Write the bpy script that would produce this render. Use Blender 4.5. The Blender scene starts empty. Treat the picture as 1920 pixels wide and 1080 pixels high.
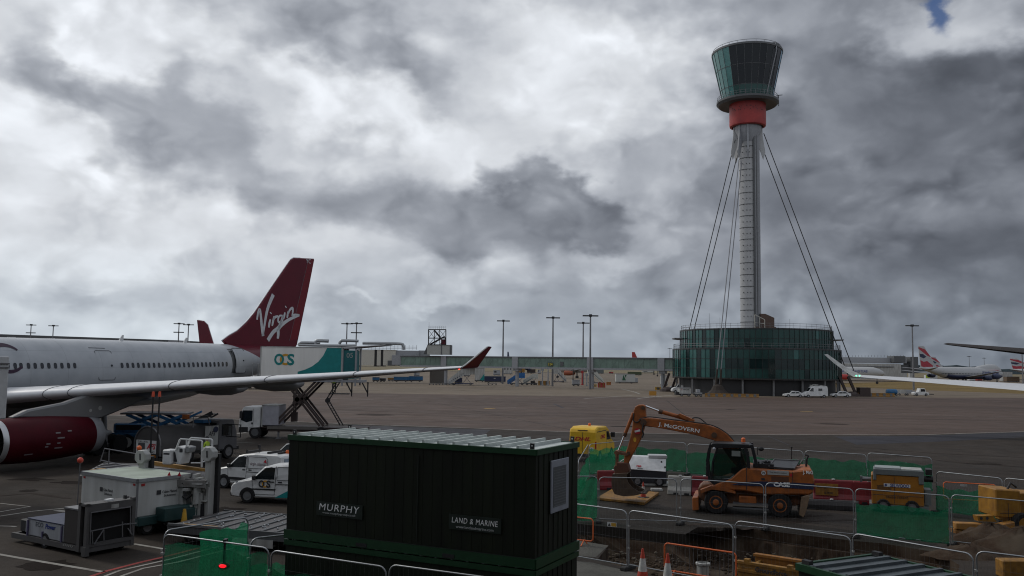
import bpy, bmesh, math, random
from mathutils import Vector, Matrix
from mathutils.geometry import tessellate_polygon
random.seed(7)
PI = math.pi
sc = bpy.context.scene
COL = sc.collection
# ------------------------------------------------------------------ camera
F_PX, HCAM = 1663.0, 6.5
PITCH, ROLL = math.atan(144.5/1663.0), 0.014
_f = Vector((0, math.cos(PITCH), math.sin(PITCH)))
_u0 = Vector((0, -math.sin(PITCH), math.cos(PITCH)))
_r0 = Vector((1, 0, 0))
_r = _r0*math.cos(ROLL) + _u0*math.sin(ROLL)
_u = -_r0*math.sin(ROLL) + _u0*math.cos(ROLL)
CAM = Vector((0, 0, HCAM))
cd = bpy.data.cameras.new('camera'); cam = bpy.data.objects.new('camera', cd); COL.objects.link(cam)
cd.sensor_width = 36; cd.lens = 36*F_PX/1920; cd.clip_start = 0.1; cd.clip_end = 20000
cam.matrix_world = Matrix(((_r.x, _u.x, -_f.x, 0), (_r.y, _u.y, -_f.y, 0), (_r.z, _u.z, -_f.z, HCAM), (0, 0, 0, 1)))
sc.camera = cam
def ray(px, py):
    return (_r*((px-960)/F_PX) + _u*((540-py)/F_PX) + _f)
def G(px, py, z=0.0):
    "world point seen at a place of the photograph, on the level z"
    d = ray(px, py); t = (z-HCAM)/d.z
    return CAM + d*t
def PL(px, py, Y):
    "the same on the upright plane y = Y"
    d = ray(px, py); return CAM + d*(Y/d.y)
# ------------------------------------------------------------------ sky
SUN_AZ, SUN_EL = math.radians(-58), math.radians(42)
w = bpy.data.worlds.new('World'); sc.world = w; w.use_nodes = True
nt = w.node_tree; nt.nodes.clear()
def N(t, **k):
    n = nt.nodes.new(t)
    for a, b in k.items(): setattr(n, a, b)
    return n
L = nt.links.new
def M(op, a, b=None, c=None):
    n = N('ShaderNodeMath', operation=op)
    for i, v in enumerate((a, b, c)):
        if v is None: continue
        if isinstance(v, (int, float)): n.inputs[i].default_value = v
        else: L(v, n.inputs[i])
    return n.outputs[0]
tc = N('ShaderNodeTexCoord'); sp = N('ShaderNodeSeparateXYZ'); L(tc.outputs['Generated'], sp.inputs[0])
az = M('ARCTAN2', sp.outputs[0], sp.outputs[1]); el = M('ARCSINE', sp.outputs[2])
cb = N('ShaderNodeCombineXYZ'); L(az, cb.inputs[0]); L(el, cb.inputs[1])
def noise(vec, scale, detail=6, rough=.55, stretch=(1, 1.6, 1), off=(0, 0, 0)):
    mp = N('ShaderNodeMapping'); L(vec, mp.inputs[0]); mp.inputs['Scale'].default_value = stretch; mp.inputs['Location'].default_value = off
    n = N('ShaderNodeTexNoise', noise_dimensions='2D'); L(mp.outputs[0], n.inputs['Vector'])
    n.inputs['Scale'].default_value = scale; n.inputs['Detail'].default_value = detail; n.inputs['Roughness'].default_value = rough
    return n
w1 = noise(cb.outputs[0], 6, 2, .5)
w2 = noise(cb.outputs[0], 19, 3, .5, off=(3, 1, 0))
w3 = noise(cb.outputs[0], 60, 4, .55, off=(9, 4, 0))
def vmath(op, a, b):
    n = N('ShaderNodeVectorMath', operation=op)
    for i, v in enumerate((a, b)):
        if isinstance(v, tuple): n.inputs[i].default_value = v
        else: L(v, n.inputs[i])
    return n.outputs[0]
wv = vmath('MULTIPLY', vmath('SUBTRACT', w1.outputs['Color'], (.5, .5, .5)), (.17, .08, 0))
wv2 = vmath('MULTIPLY', vmath('SUBTRACT', w2.outputs['Color'], (.5, .5, .5)), (.06, .035, 0))
wv3 = vmath('MULTIPLY', vmath('SUBTRACT', w3.outputs['Color'], (.5, .5, .5)), (.016, .012, 0))
wc = vmath('ADD', vmath('ADD', vmath('ADD', cb.outputs[0], wv), wv2), wv3)
wn = vmath('ADD', vmath('ADD', cb.outputs[0], vmath('MULTIPLY', wv, (.3, .3, 0))), vmath('MULTIPLY', wv2, (.35, .35, 0)))
# base: brighter to the left (towards the sun), greyer to the right, pale towards the horizon
def mapr(v, a, b, c, d, smooth=True):
    n = N('ShaderNodeMapRange'); n.interpolation_type = 'SMOOTHSTEP' if smooth else 'LINEAR'
    L(v, n.inputs['Value'])
    for k, x in zip(('From Min', 'From Max', 'To Min', 'To Max'), (a, b, c, d)): n.inputs[k].default_value = x
    return n.outputs[0]
high = mapr(az, -.55, .55, 212, 138)
low = mapr(az, -.5, .55, 204, 122)
mixv = mapr(el, .02, .17, 0, 1)
val = M('ADD', M('MULTIPLY', high, mixv), M('MULTIPLY', low, M('SUBTRACT', 1, mixv)))
up = mapr(el, .42, .75, 0, 1)
val = M('ADD', M('MULTIPLY', val, M('SUBTRACT', 1, up)), M('MULTIPLY', 165, up))
back = mapr(sp.outputs[1], .3, -.2, 0, 1)
val = M('ADD', M('MULTIPLY', val, M('SUBTRACT', 1, back)), M('MULTIPLY', 178, back))
def blob(px, py, a, b, rot, v, op=1.0, inner=0.0):
    global val
    d = ray(px, py).normalized(); A = math.atan2(d.x, d.y); E = math.asin(d.z)
    mp = N('ShaderNodeMapping', vector_type='TEXTURE'); L(wc, mp.inputs[0])
    mp.inputs['Location'].default_value = (A, E, 0); mp.inputs['Rotation'].default_value = (0, 0, math.radians(-rot))
    mp.inputs['Scale'].default_value = (a/F_PX*1.25, b/F_PX*1.25, 1)
    ln = N('ShaderNodeVectorMath', operation='LENGTH'); L(mp.outputs[0], ln.inputs[0])
    k = mapr(ln.outputs['Value'], inner, 1.0, op, 0)
    val = M('ADD', M('MULTIPLY', val, M('SUBTRACT', 1, k)), M('MULTIPLY', k, v))
BLOBS = [
 # right hand mass
 (1720, 300, 470, 330, 0, 112, .92, 0), (1660, 110, 330, 150, 5, 122, .9, 0), (1290, 300, 110, 90, 0, 172, .8), (1720, 500, 360, 80, 0, 98, .85, .1), (1880, 330, 180, 160, 0, 104, .6),
 (1500, 350, 190, 90, 10, 114, .7), (1870, 140, 170, 70, 12, 88, 1, .3), (1760, 235, 190, 80, 20, 100, .7),
 (1480, 440, 280, 60, 0, 126, .6), (1250, 480, 330, 70, 0, 150, .8), (1560, 560, 260, 50, 0, 126, .6),
 # upper middle
 (1090, 130, 230, 160, 0, 216, .95, .2), (1285, 110, 90, 90, 0, 208, .85), (980, 60, 160, 80, 20, 214, .8), (900, 130, 150, 70, 0, 206, .8),
 (1180, 310, 200, 70, 0, 166, .8), (1060, 230, 150, 60, 0, 206, .8), (1420, 30, 180, 50, 0, 156, .8), (1230, 210, 110, 60, 0, 190, .6),
 (640, 70, 260, 100, 8, 158, .95, .1), (790, 145, 120, 75, 25, 152, .85, .1), (560, 25, 180, 50, 0, 152, .8), (690, 20, 140, 50, 0, 142, .8), (480, 60, 100, 50, 0, 172, .7),
 # bright middle
 (720, 215, 250, 60, 6, 224, .95, .1), (560, 190, 120, 65, 30, 230, .9, .1), (880, 290, 220, 75, 5, 218, .9, .1), (530, 330, 120, 44, 25, 218, .85, .1), (980, 330, 70, 50, 20, 212, .8, .1),
 (620, 275, 70, 45, 20, 172, .6), (1040, 270, 100, 44, 0, 192, .7),
 # left
 (110, 30, 240, 70, 0, 210, .8), (215, 125, 140, 65, 20, 234, .95, .2), (330, 90, 130, 70, 0, 208, .8), (60, 260, 160, 60, 20, 224, .95, .1),
 (175, 180, 180, 50, 36, 156, .95, .15), (290, 225, 260, 56, 20, 158, .95, .15), (390, 255, 130, 44, 30, 160, .85, .1), (340, 175, 70, 44, 0, 156, .8, .1), (40, 110, 60, 40, 50, 172, .6),
 (190, 295, 46, 34, 45, 178, .7), (110, 380, 230, 80, 0, 212, .8), (330, 400, 230, 66, 0, 206, .7),
 # long middle band
 (470, 355, 200, 38, 18, 168, .8, .1), (690, 385, 310, 66, 10, 152, .92, .05), (850, 410, 250, 66, 6, 140, .92, .05), (1030, 400, 122, 66, 15, 122, 1, .62), (960, 425, 150, 60, 5, 134, .8, .3), (900, 465, 150, 36, 0, 134, .8, .1), (985, 335, 70, 34, 50, 142, .8, .1),
 # low sky
 (560, 455, 190, 32, 5, 200, .7), (110, 480, 250, 36, 6, 212, .8, .1), (330, 495, 190, 28, 4, 206, .7), (250, 565, 420, 40, 0, 180, .6), (720, 505, 300, 36, 0, 186, .7),
 (1180, 430, 70, 80, 0, 170, .7), (1110, 480, 180, 28, 0, 194, .6), (850, 590, 460, 46, 0, 158, .7), (1010, 580, 160, 30, 0, 168, .6), (712, 572, 50, 12, 4, 196, .6), (860, 568, 100, 17, 0, 196, .6, .1), (130, 540, 34, 9, 10, 200, .6),
 (1760, 640, 340, 46, 0, 118, .7), (1330, 570, 260, 46, 0, 140, .6), (1640, 430, 100, 15, 0, 140, .5), (1480, 240, 260, 26, 18, 132, .5),
]
for b_ in BLOBS:
    b_ = list(b_)
    if b_[5] > 185: b_[5] += 10
    blob(*b_)
# broken white cloud at the upper right
blob(1830, 55, 130, 66, 12, 182, .95, .3)
f1 = noise(wn, 14, 3, .45, (1, 1.5, 1)); f2 = noise(wn, 40, 4, .5, (1, 1.5, 1), (5, 2, 0)); f0 = noise(wn, 8, 2, .5, (1, 1.6, 1), (1, 7, 0))
for f, a in ((f0, 36), (f1, 40), (f2, 12)):
    val = M('ADD', val, M('MULTIPLY', M('SUBTRACT', f.outputs[0], .5), a))
def puff(scale, det, off):
    mp = N('ShaderNodeMapping'); L(wn, mp.inputs[0]); mp.inputs['Scale'].default_value = (1, 1.45, 1); mp.inputs['Location'].default_value = off
    v = N('ShaderNodeTexVoronoi', feature='SMOOTH_F1', voronoi_dimensions='2D'); L(mp.outputs[0], v.inputs['Vector']); v.inputs['Scale'].default_value = scale; v.inputs['Detail'].default_value = det
    v.inputs['Smoothness'].default_value = 1; v.inputs['Roughness'].default_value = .45; return v.outputs['Distance']
pm = mapr(f0.outputs['Fac'], .42, .6, .15, 1)
val = M('ADD', val, M('MULTIPLY', pm, M('ADD', M('MULTIPLY', M('SUBTRACT', .5, puff(15, 2, (0, 0, 0))), 46), M('MULTIPLY', M('SUBTRACT', .5, puff(34, 2, (4, 2, 0))), 22))))
val = M('MINIMUM', M('MAXIMUM', M('ADD', val, 10), 60), 248)
lin = M('MULTIPLY', M('POWER', M('DIVIDE', val, 255), 2.2), 10.0)
tw = mapr(val, 90, 215, 0, 1, False)
tint = N('ShaderNodeMix', data_type='RGBA'); L(tw, tint.inputs['Factor'])
tint.inputs['A'].default_value = (.87, .965, 1.17, 1); tint.inputs['B'].default_value = (.955, .995, 1.055, 1)
cl = N('ShaderNodeMix', data_type='RGBA', blend_type='MULTIPLY'); cl.inputs['Factor'].default_value = 1
cg = N('ShaderNodeCombineColor')
for i in range(3): L(lin, cg.inputs[i])
hz_ = N('ShaderNodeMix', data_type='RGBA', blend_type='MULTIPLY'); hz_.inputs['Factor'].default_value = 1; L(tint.outputs['Result'], hz_.inputs['A'])
hc = N('ShaderNodeMix', data_type='RGBA'); L(mapr(el, 0, .16, 0, 1), hc.inputs['Factor']); hc.inputs['A'].default_value = (.95, 1.0, 1.02, 1); hc.inputs['B'].default_value = (1, 1, 1, 1); L(hc.outputs['Result'], hz_.inputs['B'])
L(hz_.outputs['Result'], cl.inputs['A']); L(cg.outputs[0], cl.inputs['B'])
sky = N('ShaderNodeTexSky'); sky.sky_type = 'NISHITA'; sky.sun_disc = False; sky.sun_elevation = SUN_EL; sky.sun_rotation = SUN_AZ
# a gap in the cloud
d = ray(1756, 22).normalized()
mp = N('ShaderNodeMapping', vector_type='TEXTURE'); L(vmath('ADD', vmath('ADD', cb.outputs[0], wv3), vmath('MULTIPLY', wv2, (.45, .45, 0))), mp.inputs[0])
mp.inputs['Location'].default_value = (math.atan2(d.x, d.y), math.asin(d.z), 0); mp.inputs['Rotation'].default_value = (0, 0, math.radians(25))
mp.inputs['Scale'].default_value = (20/F_PX, 44/F_PX, 1)
ln = N('ShaderNodeVectorMath', operation='LENGTH'); L(mp.outputs[0], ln.inputs[0])
gap = mapr(ln.outputs['Value'], .35, 1.25, .92, 0)
d = ray(745, 90).normalized()
fin_ = N('ShaderNodeMix', data_type='RGBA'); L(gap, fin_.inputs['Factor']); L(cl.outputs['Result'], fin_.inputs['A'])
deep = N('ShaderNodeMix', data_type='RGBA', blend_type='MULTIPLY'); deep.inputs['Factor'].default_value = 1; L(sky.outputs[0], deep.inputs['A']); deep.inputs['B'].default_value = (.34, .42, .60, 1); L(deep.outputs['Result'], fin_.inputs['B'])
w.cycles.sampling_method = 'MANUAL'; w.cycles.sample_map_resolution = 512
bg = N('ShaderNodeBackground'); bg.inputs['Strength'].default_value = 0.1; L(fin_.outputs['Result'], bg.inputs['Color'])
wo = N('ShaderNodeOutputWorld'); L(bg.outputs[0], wo.inputs['Surface'])
sl = bpy.data.lights.new('sun', 'SUN'); sl.energy = 1.1; sl.angle = math.radians(11); sl.color = (1, .95, .87)
so = bpy.data.objects.new('sun', sl); COL.objects.link(so)
_sd = Vector((math.sin(SUN_AZ)*math.cos(SUN_EL), math.cos(SUN_AZ)*math.cos(SUN_EL), math.sin(SUN_EL)))
so.rotation_euler = _sd.to_track_quat('Z', 'Y').to_euler(); so.location = (-60, 40, 80)
sc.view_settings.view_transform = 'Standard'; sc.view_settings.look = 'None'; sc.view_settings.exposure = 0; sc.view_settings.gamma = 1
sc.cycles.filter_width = 1.1; sc.cycles.max_bounces = 6; sc.cycles.transparent_max_bounces = 16
# ------------------------------------------------------------------ materials
MATS = {}
def mat(name, col, rough=.55, metal=0.0, var=.12, vs=3.0, bump=0.0, bs=40.0, spec=.5, dirt=None, emit=None, streak=False):
    if name in MATS: return MATS[name]
    m = bpy.data.materials.new(name); m.use_nodes = True; MATS[name] = m
    t = m.node_tree; b = t.nodes['Principled BSDF']
    b.inputs['Roughness'].default_value = rough; b.inputs['Metallic'].default_value = metal; b.inputs['Specular IOR Level'].default_value = spec
    tcx = t.nodes.new('ShaderNodeTexCoord')
    n = t.nodes.new('ShaderNodeTexNoise'); n.inputs['Scale'].default_value = vs; n.inputs['Detail'].default_value = 7; n.inputs['Roughness'].default_value = .6
    if streak:
        mpp = t.nodes.new('ShaderNodeMapping'); mpp.inputs['Scale'].default_value = (1, 1, .12); t.links.new(tcx.outputs['Object'], mpp.inputs[0]); t.links.new(mpp.outputs[0], n.inputs['Vector'])
    else: t.links.new(tcx.outputs['Object'], n.inputs['Vector'])
    r = t.nodes.new('ShaderNodeValToRGB'); r.color_ramp.elements[0].position = .3; r.color_ramp.elements[1].position = .7
    c = Vector(col); lo = c*(1-var); hi = c*(1+var)
    if dirt: lo = Vector(dirt)
    r.color_ramp.elements[0].color = (*lo, 1); r.color_ramp.elements[1].color = (*[min(1, x) for x in hi], 1)
    t.links.new(n.outputs[0], r.inputs[0]); t.links.new(r.outputs[0], b.inputs['Base Color'])
    n3 = t.nodes.new('ShaderNodeMapRange'); n3.inputs['To Min'].default_value = max(0, rough-.08); n3.inputs['To Max'].default_value = min(1, rough+.12)
    t.links.new(n.outputs[0], n3.inputs['Value']); t.links.new(n3.outputs[0], b.inputs['Roughness'])
    if bump:
        n2 = t.nodes.new('ShaderNodeTexNoise'); n2.inputs['Scale'].default_value = bs; n2.inputs['Detail'].default_value = 4
        t.links.new(tcx.outputs['Object'], n2.inputs['Vector'])
        bp = t.nodes.new('ShaderNodeBump'); bp.inputs['Strength'].default_value = bump; bp.inputs['Distance'].default_value = .05
        t.links.new(n2.outputs[0], bp.inputs['Height']); t.links.new(bp.outputs[0], b.inputs['Normal'])
    if emit:
        b.inputs['Emission Color'].default_value = (*emit[:3], 1); b.inputs['Emission Strength'].default_value = emit[3]
    return m
WHITE = mat('white_paint', (.66, .67, .67), .35, dirt=(.54, .55, .55), vs=1.6)
DWHITE = mat('worn_white_paint', (.44, .45, .44), .5, dirt=(.25, .245, .23), vs=2.4, streak=True)
GREYP = mat('grey_paint', (.30, .31, .33), .45)
DGREY = mat('dark_grey_paint', (.09, .095, .1), .5)
BLACK = mat('black_plastic', (.018, .018, .02), .5)
RUBBER = mat('rubber', (.02, .02, .021), .85, spec=.25)
STEEL = mat('galvanised_steel', (.33, .345, .36), .42, metal=.8, vs=9)
DSTEEL = mat('dull_steel', (.2, .2, .21), .5, metal=.6)
MAROON = mat('maroon_paint', (.115, .006, .018), .38, var=.12, vs=.5, spec=.35)
REDP = mat('red_paint', (.42, .035, .03), .5, dirt=(.28, .03, .03))
ORANGEP = mat('orange_paint', (.38, .105, .016), .5, dirt=(.17, .055, .018), vs=3.0)
ORANGEB = mat('orange_plastic', (.72, .14, .03), .45)
YELLOW = mat('yellow_paint', (.62, .36, .03), .5, dirt=(.40, .22, .03), vs=3)
DYELLOW = mat('dirty_yellow_paint', (.32, .155, .02), .6, dirt=(.14, .07, .015), vs=4)
TEAL = mat('teal_paint', (.01, .23, .23), .4)
BLUE = mat('blue_paint', (.02, .13, .30), .5, dirt=(.015, .08, .18))
NAVY = mat('navy_paint', (.018, .026, .07), .5)
GLASS = mat('dark_glass', (.012, .016, .018), .08, var=.2, spec=.7)
INK = mat('dark_lettering', (.03, .03, .035), .5)
BLUEINK = mat('blue_lettering', (.01, .03, .20), .5)
REDINK = mat('red_lettering', (.45, .02, .03), .5)
WINK = mat('white_lettering', (.87, .88, .88), .5, var=.04)
SILVER = mat('silver_lettering', (.62, .64, .67), .4, var=.05)
TANKBROWN = mat('brown_steel', (.045, .03, .027), .6)
BRICKC = mat('cream_cladding', (.52, .50, .44), .6)
# ------------------------------------------------------------------ mesh helpers
class MB:
    def __init__(s): s.bm = bmesh.new(); s.X = None; s.mi = 0
    def v(s, p):
        p = Vector(p)
        return s.bm.verts.new(s.X @ p if s.X else p)
    def f(s, vs):
        try:
            f = s.bm.faces.new(vs); f.material_index = s.mi; return f
        except ValueError: return None
    def poly(s, pts): return s.f([s.v(p) for p in pts])
    def b(s, x0, x1, y0, y1, z0, z1):
        c = [s.v((x, y, z)) for z in (z0, z1) for x, y in ((x0, y0), (x1, y0), (x1, y1), (x0, y1))]
        for q in ((3, 2, 1, 0), (4, 5, 6, 7), (0, 1, 5, 4), (1, 2, 6, 5), (2, 3, 7, 6), (3, 0, 4, 7)): s.f([c[i] for i in q])
    def loft(s, rings, cap=True, closed=True):
        R = [[s.v(p) for p in r] for r in rings]; n = len(R[0])
        for a, b in zip(R[:-1], R[1:]):
            for i in range(n if closed else n-1):
                j = (i+1) % n; s.f([a[i], a[j], b[j], b[i]])
        if cap and closed: s.f(R[0][::-1]); s.f(R[-1])
    def ring(s, c, ax, r, n, r2=None):
        ax = Vector(ax).normalized(); h = Vector((0, 0, 1)) if abs(ax.z) < .9 else Vector((1, 0, 0))
        a = h.cross(ax).normalized(); b = ax.cross(a)
        return [Vector(c) + a*(r*math.cos(2*PI*i/n)) + b*((r2 or r)*math.sin(2*PI*i/n)) for i in range(n)]
    def cyl(s, p0, p1, r0, r1=None, n=12, cap=True):
        p0 = Vector(p0); p1 = Vector(p1); r1 = r0 if r1 is None else r1
        s.loft([s.ring(p0, p1-p0, r0, n), s.ring(p1, p1-p0, r1, n)], cap)
    def tube(s, pts, r, n=6, closed=False):
        P = [Vector(p) for p in pts]; rings = []
        a = None
        for i, p in enumerate(P):
            d = (P[min(i+1, len(P)-1)] - P[max(i-1, 0)]).normalized()
            if a is None:
                h = Vector((0, 0, 1)) if abs(d.z) < .9 else Vector((1, 0, 0)); a = h.cross(d).normalized()
            a = (a - d*a.dot(d)).normalized(); b = d.cross(a)
            rings.append([p + a*(r*math.cos(2*PI*k/n)) + b*(r*math.sin(2*PI*k/n)) for k in range(n)])
        s.loft(rings, True)
    def prism(s, pts, vec):
        vec = Vector(vec); a = [s.v(p) for p in pts]; b = [s.v(Vector(p)+vec) for p in pts]
        n = len(a); s.f(a[::-1]); s.f(b)
        for i in range(n): s.f([a[i], a[(i+1) % n], b[(i+1) % n], b[i]])
    def xz(s, pts, y0, y1): s.prism([(x, y0, z) for x, z in pts], (0, y1-y0, 0))
    def yz(s, pts, x0, x1): s.prism([(x0, y, z) for y, z in pts], (x1-x0, 0, 0))
    def xy(s, pts, z0, z1): s.prism([(x, y, z0) for x, y in pts], (0, 0, z1-z0))
    def lathe(s, prof, n=24, c=(0, 0, 0), ax='z', cap=False):
        rings = []
        for r, h in prof:
            q = []
            for i in range(n):
                a = 2*PI*i/n; x, y = r*math.cos(a), r*math.sin(a)
                q.append(Vector(c) + (Vector((x, y, h)) if ax == 'z' else Vector((h, x, y)) if ax == 'x' else Vector((y, h, x))))
            rings.append(q)
        s.loft(rings, cap)
    def sph(s, c, r, n=12, m=8, sc_=(1, 1, 1)):
        rings = []
        for j in range(m+1):
            t = -PI/2 + PI*j/m; q = max(math.cos(t), .02)
            rings.append([Vector(c)+Vector((r*q*math.cos(2*PI*i/n)*sc_[0], r*q*math.sin(2*PI*i/n)*sc_[1], r*math.sin(t)*sc_[2])) for i in range(n)])
        s.loft(rings, True)
    def bar(s, p0, p1, w_=.06, h_=.06):
        p0 = Vector(p0); p1 = Vector(p1); d = (p1-p0).normalized()
        u = Vector((0, 0, 1)) if abs(d.z) < .95 else Vector((0, 1, 0))
        a = d.cross(u).normalized()*(w_/2); b = a.cross(d).normalized()*(h_/2)
        s.loft([[p+a+b, p-a+b, p-a-b, p+a-b] for p in (p0, p1)], True)
    def rect(s, c, xd, yd, w_, h_, t=.02):
        c = Vector(c); xd = Vector(xd).normalized(); yd = Vector(yd).normalized(); n = xd.cross(yd)
        s.prism([c-xd*w_/2-yd*h_/2, c+xd*w_/2-yd*h_/2, c+xd*w_/2+yd*h_/2, c-xd*w_/2+yd*h_/2], n*t)
    def build(s, name, m, parent=None, smooth=0, bevel=0, label=None):
        bm = s.bm; bmesh.ops.recalc_face_normals(bm, faces=bm.faces)
        if bevel: bmesh.ops.bevel(bm, geom=[e for e in bm.edges if len(e.link_faces) == 2 and e.calc_face_angle(0) > .6], offset=bevel, segments=1, affect='EDGES')
        me = bpy.data.meshes.new(name); bm.to_mesh(me); bm.free()
        for q in (m if isinstance(m, (list, tuple)) else [m]): me.materials.append(q)
        if smooth:
            for p in me.polygons: p.use_smooth = True
            me.set_sharp_from_angle(angle=math.radians(smooth))
        o = bpy.data.objects.new(name, me); COL.objects.link(o)
        if parent: o.parent = parent
        if label: o['label'] = label
        return o
def thing(name, label, cat, loc=(0, 0, 0), rz=0, group=None):
    o = bpy.data.objects.new(name, None); COL.objects.link(o); o.empty_display_size = .3
    o.location = loc; o.rotation_euler = (0, 0, rz); o['label'] = label; o['category'] = cat
    if group: o['group'] = group
    return o
def tag(o, label, cat, group=None):
    o['label'] = label; o['category'] = cat
    if group: o['group'] = group
    return o
def struct(name, mb, m, **k):
    o = mb.build(name, m, **k); o['kind'] = 'structure'; return o
def copy_tree(o, parent=None):
    c = o.copy(); COL.objects.link(c); c.parent = parent
    for ch in [x for x in bpy.data.objects if x.parent == o]: copy_tree(ch, c)
    return c
def lettering(text, m, parent, origin, xd, yd, width=None, height=None, shear=0, bold=0, t=.006, name='lettering', space=1.0):
    "flat raised lettering centred on origin, running along xd, upright along yd"
    cu = bpy.data.curves.new('t', 'FONT'); cu.body = text; cu.size = 1; cu.shear = shear; cu.offset = bold; cu.extrude = .02; cu.space_character = space
    cu.resolution_u = 3
    ob = bpy.data.objects.new('t', cu); COL.objects.link(ob)
    dg = bpy.context.evaluated_depsgraph_get(); me = bpy.data.meshes.new_from_object(ob.evaluated_get(dg))
    bpy.data.objects.remove(ob); bpy.data.curves.remove(cu)
    xs = [v.co.x for v in me.vertices]; ys = [v.co.y for v in me.vertices]
    x0, x1, y0, y1 = min(xs), max(xs), min(ys), max(ys)
    sx = width/(x1-x0) if width else height/(y1-y0); sy = height/(y1-y0) if height else sx
    xd = Vector(xd).normalized(); yd = Vector(yd).normalized(); n = xd.cross(yd); o3 = Vector(origin)
    for v in me.vertices:
        v.co = o3 + xd*((v.co.x-(x0+x1)/2)*sx) + yd*((v.co.y-(y0+y1)/2)*sy) + n*(t if v.co.z > 0 else 0)
    me.name = name; me.materials.clear(); me.materials.append(m)
    o = bpy.data.objects.new(name, me); COL.objects.link(o); o.parent = parent
    return o
def ribbon(mb, pts, wd, n, t=.02):
    "flat stroke of width wd along pts, lying in the plane with normal n"
    n = Vector(n).normalized(); P = [Vector(p) for p in pts]; wd = wd if isinstance(wd, list) else [wd]*len(P)
    rings = []
    for i, p in enumerate(P):
        d = (P[min(i+1, len(P)-1)]-P[max(i-1, 0)]).normalized(); a = n.cross(d).normalized()*wd[i]/2
        rings.append([p-a, p+a, p+a+n*t, p-a+n*t])
    mb.loft(rings, True)
def smoothpts(P, k=6):
    P = [Vector(p) for p in P]; out = []
    for i in range(len(P)-1):
        a = P[max(i-1, 0)]; b = P[i]; c = P[i+1]; d_ = P[min(i+2, len(P)-1)]
        for j in range(k):
            t = j/k; out.append(.5*((2*b)+(c-a)*t+(2*a-5*b+4*c-d_)*t*t+(3*b-a-3*c+d_)*t**3))
    out.append(P[-1]); return out
def wheel(parent, x, y, z, r, wd, side=-1, rim=None, n=18, rr=.6, hub=False):
    m = MB(); m.lathe([(r*.62, -wd/2), (r*.94, -wd/2), (r, -wd*.32), (r, wd*.32), (r*.94, wd/2), (r*.62, wd/2)], n, (x, y, z), 'y', True)
    t = m.build('wheel', RUBBER, parent, 40)
    m = MB(); yo = y + side*(wd/2+.004)
    m.lathe([(r*rr, yo), (r*rr, yo+side*.012), (r*rr*.8, yo+side*.004), (r*rr*.3, yo+side*.02), (r*.05, yo+side*.022)], n, (x, 0, z), 'y', True)
    if hub:
        m.mi = 1; m.lathe([(r*rr*.86, yo+side*.014), (r*rr*.38, yo+side*.016)], n, (x, 0, z), 'y'); m.mi = 0
        m.lathe([(r*.26, yo), (r*.26, yo+side*.05), (r*.18, yo+side*.07), (.01, yo+side*.07)], n, (x, 0, z), 'y', True)
    m.build('rim', [rim or STEEL, BLACK], t, 40)
    return t
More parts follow.
